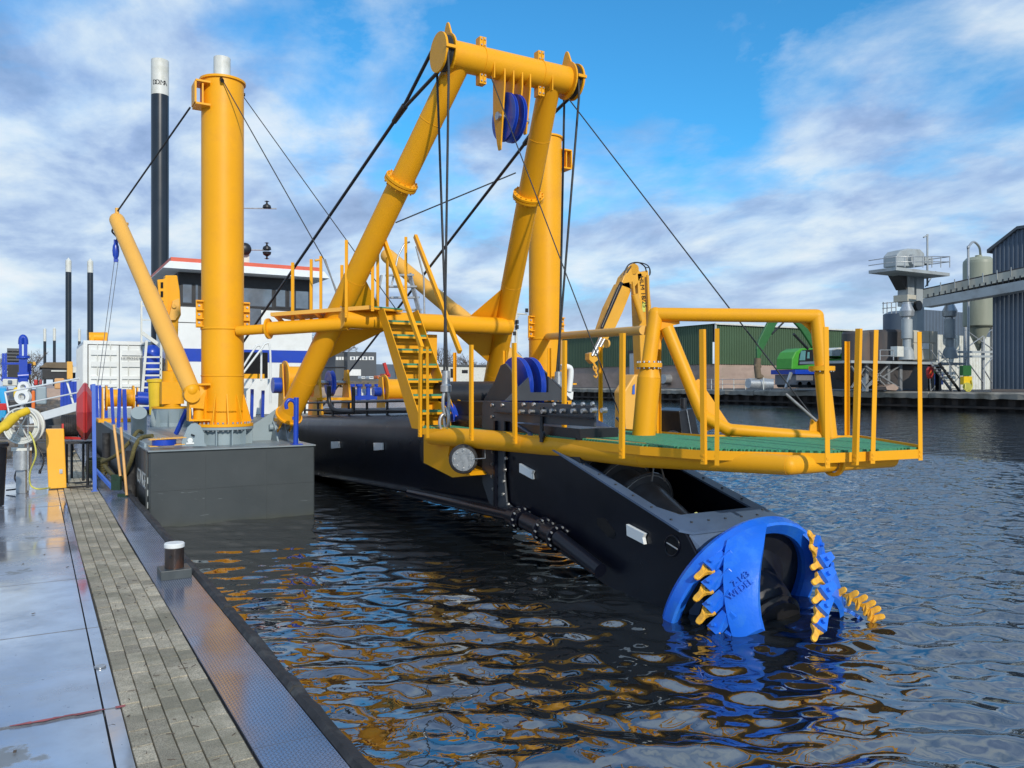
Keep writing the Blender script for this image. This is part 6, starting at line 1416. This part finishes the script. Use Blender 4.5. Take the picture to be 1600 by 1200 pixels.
# dark blue building: its gable faces the water
u_ = 66.0; a = P(1551, 500, u=u_); b = P(1592, 500, u=u_)
t = thing('dark_blue_hall', (u_, a.y, QZ), 'tall dark blue corrugated hall with gable roof at the right edge', 'hall')
zt1, zt2 = P(1551, 390, u=u_).z, P(1592, 359, u=u_).z; ye = b.y-14
m_ = M(); nn = int((a.y-ye)/.34); vv = []
for i in range(nn):
    for s_, o_ in ((0, 0), (.35, 0), (.5, .08), (.85, .08)):
        y_ = a.y-(i+s_)*.34; zt = zt2-.02*(b.y-y_) if y_ < b.y else zt1+(zt2-zt1)*(a.y-y_)/(a.y-b.y); vv += [(u_-o_, y_, QZ+.1), (u_-o_, y_, zt)]
m_.add(vv, [[2*i, 2*i+2, 2*i+3, 2*i+1] for i in range(len(vv)//2-1)]); build(m_, 'corrugated_gable', WALLG, t, kind='stuff')
build(M().prism([(u_+.05, a.y-.05, QZ), (u_+.05, a.y-.05, zt1), (u_+.05, b.y, zt2), (u_+.05, ye, zt2-.25), (u_+.05, ye, QZ)], (9, 0, 0)), 'body', WALLG, t)
build(M().prism([(u_-.3, a.y+.3, zt1-.25), (u_-.3, b.y, zt2+.02), (u_-.3, ye, zt2-.22), (u_-.3, ye, zt2), (u_-.3, b.y, zt2+.25), (u_-.3, a.y+.3, zt1+.02)], (9.6, 0, 0)), 'roof_edge', OFFG, t)
build(M().box(u_-.15, u_-.085, ye, a.y, QZ, QZ+.2), 'plinth', CONC, t)
# stairs, lifebuoy, hose cabinet
v_ = 38.5; t = thing('plant_stair', V3(P(1500, 612, v=v_).x, v_, QZ), 'steel stair leading down from the plant platform to the far quay', 'stair')
s0_, s1_ = P(1467, 567, v=v_), P(1500, 612, v=v_); s1_.z = QZ; s0b, s1b = s0_+V3(.55, 1.0, 0), s1_+V3(.55, 1.0, 0)
build(M().beam(s0_, s1_, .08, .22), 'stringer', BLK, t); build(M().beam(s0b, s1b, .08, .22), 'stringer', GALV, t)
for k in range(1, 10):
    a_ = s0_.lerp(s1_, k/10); b_ = s0b.lerp(s1b, k/10); build(M().beam(a_, b_, .28, .05), 'tread', GRYP, t)
for o_ in (V3(0, 0, 0), V3(.55, 1, 0)): build(M().tube(s0_+o_+V3(0, 0, 1), s1_+o_+V3(0, 0, 1), .04, n=6), 'handrail', GALV, t)
for k in (0, .5, 1): build(M().tube(s0_.lerp(s1_, k), s0_.lerp(s1_, k)+V3(0, 0, 1), .04, n=6), 'rail_post', GALV, t)
v_ = 40.0; q_ = P(1454, 611, v=v_); q_.z = QZ; t = thing('quay_lifebuoy', q_, 'red octagonal lifebuoy case on a post at the far quay edge', 'lifebuoy')
c = P(1454.5, 582, v=v_-.3)
build(M().prism([c+V3(.36*math.cos(a+PI/8)*1.05, 0, .5*math.sin(a+PI/8)*1.05) for a in np.linspace(0, 2*PI, 8, endpoint=False)], (0, .2, 0)), 'case', RED, t, bevel=.03)
build(M().tube(c-V3(0, .03, 0), c, .12, n=12), 'badge', ORG, t); build(M().tube(q_, c+V3(0, .1, 0), .06, n=8).tube(q_, q_+V3(.6, 0, .4), .03, n=6), 'post', GALV, t)
v_ = 37.8; q_ = P(1513, 611, v=v_); q_.z = QZ; t = thing('hose_station', q_, 'green box above a yellow hose reel with hanging hose on the far quay', 'hose station')
build(pb(M(), 1505, 1518, 571, 587, v_, .3), 'green_box', HDKG, t); build(pb(M(), 1506, 1519, 588, 601, v_-.1, .3), 'yellow_reel', LEM, t)
build(M().tube(P(1511, 604, v=v_-.3), P(1511, 604, v=v_), .32, n=18).pipe(curve_pts([P(1508, 600, v=v_-.2), P(1509, 610, v=v_-.3), P(1515, 611, v=v_-.3), P(1519, 604, v=v_-.2), P(1518, 594, v=v_-.2)], 5), .05, 6), 'hose', HOSEY, t)
q_ = P(1465, 600, v=52); t = thing('blue_skip', V3(q_.x, 48, QZ), 'blue and green bins half hidden under the plant platform', 'bins')
build(pb(M(), 1458, 1474, 584, 601, 48, 1.5), 'blue_bin', BLU2, t); build(pb(M(), 1467, 1471, 572, 583, 48.2, 1), 'green_bin', HAND, t)

# ------------------------------------------------------------------ middle distance: canal end
t = thing('office_building', P(570, 600, v=150), 'dark grey flat-roofed office block with rows of white windows', 'office building')
def ob(x0, x1, y0, y1, v=150, dep=15): return pb(M(), x0, x1, y0, y1, v, dep)
build(ob(524, 543.5, 551, 600, 152), 'wing', OFFG, t); build(ob(543, 588, 549.5, 600), 'main_block', OFFG, t); build(ob(588, 618, 569, 600, 151), 'low_hall', WALLG, t)
for a, b in ((525, 529), (530, 533), (534, 537), (538, 541)): build(pb(M(), a, b, 557.5, 562.5, 151.9, .09), 'window', WHT, t)
for a in (547, 556.5, 566, 576):
    w_ = build(pb(M(), a, a+8, 557, 562.5, 149.9, .09), 'window', WHT, t)
    build(pb(M(), a+2.5, a+5.5, 558, 561.5, 149.85, .04), 'pane', GLS, w_)
build(pb(M(), 546, 564, 577, 587, 149.9, .09), 'roller_door', WHT, t)
t = thing('white_warehouse', P(700, 600, v=146), 'long low white warehouse at the end of the canal', 'warehouse')
build(pb(M(), 634, 775, 570, 600, 146, 20), 'body', WHT2, t); build(pb(M(), 632, 777, 568.5, 571, 145.6, 20.6), 'roof_edge', OFFG, t)
for a in (640, 672, 690, 722): build(pb(M(), a, a+9, 578, 583, 145.9, .09), 'window', BLK, t)
build(pb(M(), 704, 710, 576, 590, 145.9, .09), 'door', BLK, t)
q_ = P(602, 590, v=141); t = thing('red_crane', V3(q_.x, 141, 1.3), 'small red mobile crane parked in front of the dark office hall', 'crane')
build(M().beam(P(606, 586, v=141), P(600, 567, v=141), .6, .5), 'jib', RED, t); build(pb(M(), 600, 610, 584, 589, 141, 2), 'body', RED, t)
for nm, col, a, b, y0, y1, lab in (('parked_van', WHT, 565, 571, 588, 592, 'left white van on the quay below the office'), ('parked_van', WHT, 577, 584, 588, 592.5, 'white van right of the middle on the quay below the office'), ('storage_box', ORG, 590, 595, 587, 592, 'orange box between the vans and the red crane')):
    o_ = thing(nm, V3(P(a, 592, v=138).x, 138, 1.3), lab, nm.split('_')[1]); build(pb(M(), a, b, y0, y1, 138, 2), 'body', col, o_, bevel=.1); build(pb(M(), a+.8, b-.8, y0+.8, y0+2, 137.95, .04), 'window', GLS, o_)
# heap of rubble and stacked material on the end bank
m_ = M(); rr_ = random.Random(9)
for i in range(420):
    x_ = rr_.uniform(16, 62); y_ = rr_.uniform(126, 134); s_ = rr_.uniform(.25, .8)
    m_.obox((x_, 134+rr_.uniform(0, 4), 1.3+rr_.uniform(0, .9)), V3(s_, rr_.uniform(-.2, .2), 0), V3(.1, s_*.6, .1), V3(0, rr_.uniform(-.2, .2), s_*.4))
build(m_, 'rubble_heap', BRN, kind='stuff')

# ------------------------------------------------------------------ trees (bare winter crowns)
def tree(x, y, z, h, w_, lab, seed, grp):
    r_ = random.Random(seed); t = thing('bare_tree', (x, y, z), lab, 'tree', grp)
    build(M().pipe([(x, y, z), (x+.02*h, y, z+.25*h), (x, y, z+.5*h)], [h*.03, h*.022, h*.014], 7), 'trunk', TRNK, t)
    m_ = M()
    def br(p, d_, l, r, k):
        q = p+d_*l; m_.beam(p, q, r, r)
        if k == 0: return
        for _ in range(3 if k > 1 else 4):
            nd = (d_+V3(r_.gauss(0, .55), r_.gauss(0, .55), r_.gauss(.12, .35))).normalized(); br(q, nd, l*r_.uniform(.6, .85), r*.6, k-1)
    for i in range(7):
        a = r_.uniform(0, 2*PI); br(V3(x, y, z+h*r_.uniform(.2, .5)), V3(math.cos(a)*w_*.7, math.sin(a)*w_*.7, .8).normalized(), h*.17, h*.014, 4)
    build(m_, 'crown', TRNK, t, kind='stuff')
for i, (px, v_, h) in enumerate(((5, 120, 6), (26, 128, 5), (46, 110, 6), (58, 115, 5), (-30, 120, 6), (668, 175, 9), (690, 178, 10), (738, 176, 9.5), (715, 180, 8), (508, 160, 13), (518, 163, 14), (500, 158, 11))):
    p = P(px, 600, v=v_); z = JZ if p.x < 1 else 1.3
    tree(p.x, p.y, z, h, 1, ('bare winter tree on the far left skyline' if px < 100 else 'bare winter tree beside the dark office block' if px < 600 else 'bare winter tree behind the white warehouse')+', '+['leftmost', 'second from left', 'right of the blue crane mast', 'rightmost of the left group', 'at the very edge', 'left of the hanging ropes', 'just right of the hanging ropes', 'furthest right', 'lowest of the row', 'middle of three', 'tallest and nearest the block', 'leftmost of three'][i], i, 'bare trees on the skyline')

# ------------------------------------------------------------------ moored craft and yard clutter on the left
SPB = MATS['spud_black']
def far_spud(px, w_, yt, lab, yb=570):
    d_ = .65*FPX/w_; p = P(px, 600, d=d_); z1 = CH+(HY-yt)*d_/FPX
    t = thing('far_spud', (p.x, p.y, JZ), lab, 'spud pole', 'spud poles of dredgers further along the quay')
    build(M().tube((p.x, p.y, JZ), (p.x, p.y, z1-1.2*d_/80), .325, n=18), 'pole', SPB, t); build(M().tube((p.x, p.y, z1-1.2*d_/80), (p.x, p.y, z1-.1), .325, n=18).lathe((p.x, p.y, z1-.1), (0, 0, 1), [(.32, 0), (.1, .25), (0, .4)], 12), 'head', WHT2, t)
    return p
far_spud(107, 8.5, 406, 'left of the two taller black spud poles behind the white container'); far_spud(141, 8.5, 407, 'right of the two taller black spud poles behind the white container')
far_spud(70, 4.2, 514, 'leftmost thin black spud pole in the distance'); far_spud(85, 4.2, 513, 'second thin black spud pole in the distance'); far_spud(124, 4, 514, 'thin black spud pole just left of the white container'); far_spud(137.5, 4, 515, 'thin black spud pole mostly hidden behind a taller pole')
def pbt(name, label, cat, x0, x1, y0, y1, v, mt, dep=3, ground=True):
    m_ = pb(M(), x0, x1, y0, y1, v, dep); q = P(x0, y1, v=v)
    return build(m_, name, mt, label=label, cat=cat, origin=q, bevel=.04)
t = thing('moored_barge', P(90, 600, v=70), 'brown weathered barge pontoon moored below the distant spud poles', 'barge')
build(M().prism([P(62, 574, v=70), P(72, 566, v=70), P(112, 566, v=70), P(116, 576, v=70)], (0, 12, 0)), 'deck_frame', BRN, t)
build(pb(M(), 66, 118, 576, 592, 69, 14), 'hull', BLK, t); build(pb(M(), 80, 104, 578.5, 580.5, 68.9, .09), 'name_board', WHT2, t); build(pb(M(), 108, 120, 573, 582, 66, 3), 'deck_house', WHT2, t)
build(M().beam(P(109, 565, v=66), P(109, 592, v=66), .35, .35), 'yellow_pole', YEL2, t)
t = thing('blue_crane_mast', P(36, 610, v=48), 'tall blue steel crane mast with a slotted round head', 'crane mast')
def cm(a, b, v_=48): return P(a, b, v=v_)
build(M().beam(cm(36.5, 618), cm(36, 560), .35, .35).beam(cm(32.5, 600), cm(32, 537), .13, .3).beam(cm(40, 600), cm(40, 537), .16, .3).pipe(curve_pts([cm(32.5, 538), cm(33, 530), cm(36, 526), cm(39.5, 530), cm(40.2, 538)], 5), .12, 8), 'mast', BLU, t)
build(M().tube(cm(28, 588), cm(45, 587), .2, n=12).tube(cm(36, 560), cm(36, 556), .3, n=12), 'cross_piece', BLU, t); build(pb(M(), 42, 49, 568, 585, 49, 1), 'blue_casing', BLU, t)
t = thing('dark_hopper', P(20, 600, v=52), 'dark grey ribbed hopper unit with a blue ladder at the far left', 'hopper')
build(pb(M(), 11, 31, 544, 568, 52, 3), 'bin', OFFG, t)
for y_ in (548, 553, 558, 563): build(pb(M(), 11, 31, y_, y_+1, 51.9, .09), 'rib', BLK, t)
build(pb(M(), 12, 29, 568, 592, 52, 2.5), 'base_house', BLK, t)
build(M().beam(cm(5, 596), cm(5, 552), .1, .1).beam(cm(9, 596), cm(9, 552), .1, .1), 'ladder', BLU, t); build(M().beam(cm(2, 568), cm(30, 568), .12, .1).beam(cm(2, 592), cm(44, 594), .2, .2), 'blue_frame', BLU, t)
pbt('white_cabin', 'small white site cabin with dark windows at the foot of the dark hopper', 'cabin', 4, 27, 592, 603, 45, WHT2, 2)
pbt('cabin_window', 'dark double window unit on the small white site cabin', 'window', 12, 19, 594, 600, 44.9, GLS, .09)
pbt('timber_panel', 'upright orange brown timber panel behind the gangway rail', 'panel', 85, 101, 591, 608, 30, mat('orange_wood', (.62, .33, .13), .6), .1)
pbt('yellow_crate', 'yellow box behind the far hose reel', 'box', 21, 33, 605, 622, 24, LEM, .4)
pbt('orange_post', 'short orange marker post right of the far white hose reels', 'post', 49, 55, 610, 640, 24, ORG, .12)
pbt('small_yellow_unit', 'yellow machine part beside the blue crane mast', 'machine', 41, 56, 565, 571, 50, YEL2, 1)
pbt('red_drum', 'left red drum on the distant jetty', 'drum', 53, 59, 593, 602, 40, RED, .4); pbt('pink_drum', 'pinkish red drum right of the red drum', 'drum', 61, 66, 593, 601, 40, PINK, .4)
pbt('grey_switch_box', 'light grey switch box standing behind the gangway rails', 'box', 56, 73, 604, 632, 26, PADG, .4)
pbt('dark_skip', 'black low skip at the end of the jetty behind the gangway', 'skip', 12, 30, 625, 645, 22, BLK, 1)
t = thing('far_hose_reels', P(34, 622, v=21.5), 'pair of round white hose reels on a bracket behind the near reel', 'hose reels')
for a, b, r in ((38, 605, .13), (36, 620, .17)):
    c = P(a, b, v=21.5); build(M().lathe(c-FW*.05, FW, [(r, 0), (r, .1), (r*.5, .1), (r*.5, 0), (r, 0)], 26), 'reel', WHT, t)
build(M().beam(P(37, 600, v=21.6), P(33, 655, v=21.6), .06, .06), 'bracket', GALV, t)
t = thing('moored_pontoon', P(70, 630, v=24), 'dark grey low work pontoon with blue stanchions moored beyond the gangway', 'pontoon')
for a in (97, 102, 107, 112, 117): build(M().beam(P(a, 640, v=27), P(a, 596, v=27), .09, .09), 'stanchion', BLU, t)
# clutter of the yard: dark pipes, pallets, hoses
m_ = M(); rr_ = random.Random(21)
for i in range(130):
    px = rr_.uniform(-10, 118); v_ = rr_.uniform(22, 62); g = P(px, 600, v=v_); s_ = rr_.uniform(.1, .5)
    m_.obox((g.x, g.y, JZ+s_*.6), V3(s_, rr_.uniform(-.2, .2), 0), V3(0, s_*.5, 0), V3(0, 0, s_*rr_.uniform(.3, .9)))
build(m_, 'yard_clutter', mat('yard_clutter', (.07, .07, .07), .7, var=.9, vs=.9, dirt=(.25, .2, .15), dirt_amt=.8, ds=1.5), kind='stuff')

# ------------------------------------------------------------------ work pontoon with knuckle crane on the far side of the dredger
t = thing('work_pontoon', (11.6, 12, 0), 'low dark work pontoon moored beyond the dredger', 'pontoon')
build(M().box(10.4, 12.2, 13.4, 19, -.6, .85), 'hull', HULL, t, bevel=.03)
GV = 13.6
def gp(a, b, v_=GV): return P(a, b, v=v_)
t = thing('knuckle_crane', gp(992, 676), 'yellow knuckle boom crane with folded jib and hook behind the platform frame', 'crane')
build(M().prism([gp(978, 680), gp(977, 655), gp(975, 612), gp(992, 585), gp(1006, 585), gp(1012, 640), gp(1010, 682)], (0, .35, 0)), 'base_column', YEL2, t, bevel=.03)
build(M().prism([gp(989, 603, GV-.02), gp(992, 600, GV-.02), gp(992, 616, GV-.02), gp(988, 616, GV-.02)], (0, .015, 0)), 'blue_label', BLU2, t)
KY = mat('crane_ochre', (.72, .36, .03), .4, var=.08)
bm_ = build(M().prism([gp(1003, 600), gp(997, 445), gp(995, 427), gp(1013, 422), gp(1018, 480), gp(1018, 600)], (0, .26, 0)), 'main_boom', KY, t, bevel=.02)
text('HLM 18/25', 'boom_lettering', BLK, bm_, .15, face_m(gp(1004.5, 456, GV-.013), (gp(1006, 470)-gp(1003, 444)), V3(1, 0, .05)))
build(pb(M(), 1003.5, 1008.5, 472, 487, GV-.012, .01), 'boom_sticker', mat('sticker_yellow_green', (.55, .6, .12), .4), bm_)
build(M().tube(gp(991, 460, GV-.1), gp(1003, 500, GV-.1), .075, n=14).tube(gp(989, 440, GV-.1), gp(991, 460, GV-.1), .03, n=8), 'lift_cylinder', KY, t)
build(M().prism([gp(975, 432), gp(990, 415), gp(997, 420), gp(1004, 430), gp(994, 446), gp(986, 452), gp(970, 446)], (0, .22, 0)).tube(gp(990, 420, GV-.03), gp(990, 420, GV+.3), .11, n=14), 'knuckle_head', KY, t, bevel=.01)
ob_ = build(M().prism([gp(968, 443), gp(984, 440), gp(986, 455), gp(973, 488), gp(960, 516), gp(936, 521), gp(950, 480)], (0, .2, 0)), 'outer_boom', KY, t, bevel=.01)
build(M().prism([gp(970, 440, GV-.03), gp(940, 512, GV-.03), gp(936, 520, GV-.03), gp(940, 520, GV-.03), gp(974, 442, GV-.03)], (0, .03, 0)).tube(gp(968, 446, GV-.05), gp(940, 512, GV-.05), .03, n=8), 'extension_rail', BLK, ob_)
build(M().prism([gp(948, 514), gp(958, 514), gp(950, 530), gp(938, 552), gp(930, 552)], (0, .14, 0)), 'inner_boom', KY, t)
build(M().tube(gp(939, 528), gp(925, 556), .035, n=8).tube(gp(944, 530), gp(930, 556), .035, n=8), 'extension_rod', GALV, t)
build(M().prism([gp(921, 552), gp(933, 549), gp(935, 562), gp(927, 568), gp(921, 562)], (0, .15, 0)), 'boom_tip', KY, t)
hk_ = M()
for i, y_ in enumerate((570, 575, 580)): hk_.pipe([gp(929+i*.8, y_)+V3(.045*math.cos(a)*(1 if i % 2 else .3), .04*math.sin(a)*(.3 if i % 2 else 1), .06*math.sin(a+.0 if i % 2 else a)) for a in np.linspace(0, 2*PI, 12, endpoint=False)], .014, 5, closed=True)
build(hk_.pipe(curve_pts([gp(931, 582), gp(933, 586), gp(931, 590), gp(928, 587)], 4), .018, 6), 'hook_chain', KY, t)
build(M().pipe(curve_pts([gp(974, 430), gp(982, 414), gp(996, 410), gp(1007, 416), gp(1010, 425)], 6), .014, 6).pipe(curve_pts([gp(980, 426), gp(990, 412), gp(1003, 411), gp(1014, 417), gp(1015, 430)], 6), .012, 6).pipe(curve_pts([gp(1008, 418), gp(1015, 419), gp(1016, 428), gp(1012, 432)], 5), .01, 6), 'hydraulic_hose', BLK, t)
build(M().tube(gp(1012, 430, GV-.08), gp(1018, 590, GV-.08), .03, n=8), 'boom_pipe', KY, t)
t = thing('engine_unit', gp(1035, 690, 14), 'tan yellow engine unit with hoses on the work pontoon', 'engine')
build(pb(M(), 1012, 1060, 640, 690, 14, 1.2), 'casing', YEL2, t, bevel=.04)
for a in (1022, 1034, 1046): build(pb(M(), a, a+1, 644, 688, 13.97, .025), 'panel_gap', BLK, t)
build(M().pipe(curve_pts([gp(1044, 680, 13.9), gp(1044, 650, 13.9), gp(1050, 642, 13.9), gp(1062, 640, 13.9), gp(1072, 632, 13.9)], 6), .03, 8), 'hose', BLK, t)
t = thing('black_tank_box', gp(1075, 685, 13.2), 'black upright box leaning beside the engine unit on the work pontoon', 'box')
build(M().prism([gp(1066, 686, 13.2), gp(1061, 642, 13.2), gp(1084, 638, 13.2), gp(1094, 686, 13.2)], (0, .9, 0)), 'casing', BLK, t, bevel=.02); build(M().beam(gp(1073, 640, 13.17), gp(1081, 685, 13.17), .015, .01), 'seam', GALV, t)
build(M().tube(gp(1068, 640, 13.6), gp(1068, 622, 13.6), .07, n=12), 'exhaust_pipe', BLK, t)
c = gp(1051, 688, 12.6); build(M().pipe([c+V3(CS*math.cos(a), -SN*math.cos(a), math.sin(a))*.14 for a in np.linspace(0, 2*PI, 24, endpoint=False)], .06, 10, closed=True), 'tyre', RUB, label='old tyre standing in front of the yellow engine unit', cat='tyre', origin=c)
# mast with lamps and white davit on the starboard pontoon
MV = 17.0
t = thing('signal_mast', P(806, 640, v=MV), 'slim cream signal mast with lamps and a cross arm behind the gantry', 'mast')
build(M().tube(P(807, 640, v=MV), P(806, 480, v=MV), .035, n=8), 'pole', WHT2, t); build(M().tube(P(793, 489, v=MV), P(823, 491, v=MV), .02, n=6).tube(P(806, 500, v=MV), P(812, 491, v=MV), .012, n=6), 'cross_arm', WHT2, t)
for a, b in ((808, 470), (803, 478), (823, 485), (801, 498), (808, 503), (802, 504), (808, 511), (804, 521)):
    build(M().tube(P(a, b+3, v=MV-.05), P(a, b-3, v=MV-.05), .04, n=8), 'lamp', BLK, t)
build(M().tube(P(807, 548, v=MV), P(815, 556, v=MV), .01, n=5).tube(P(793, 489, v=MV), P(794, 560, v=MV), .006, n=4).tube(P(799, 489, v=MV), P(799, 560, v=MV), .006, n=4), 'stay_wire', GALV, t)
wd = build(M().pipe(curve_pts([P(876, 574, v=13.0), P(886, 573, v=13.0), P(892, 580, v=13.0), P(889, 612, v=13.0)], 6), .055, 12).prism([P(884, 612, v=13), P(896, 612, v=13), P(895, 624, v=13), P(888, 624, v=13)], (0, .1, 0)), 'white_davit', WHT, dr, label='white bent davit arm at the starboard bow')
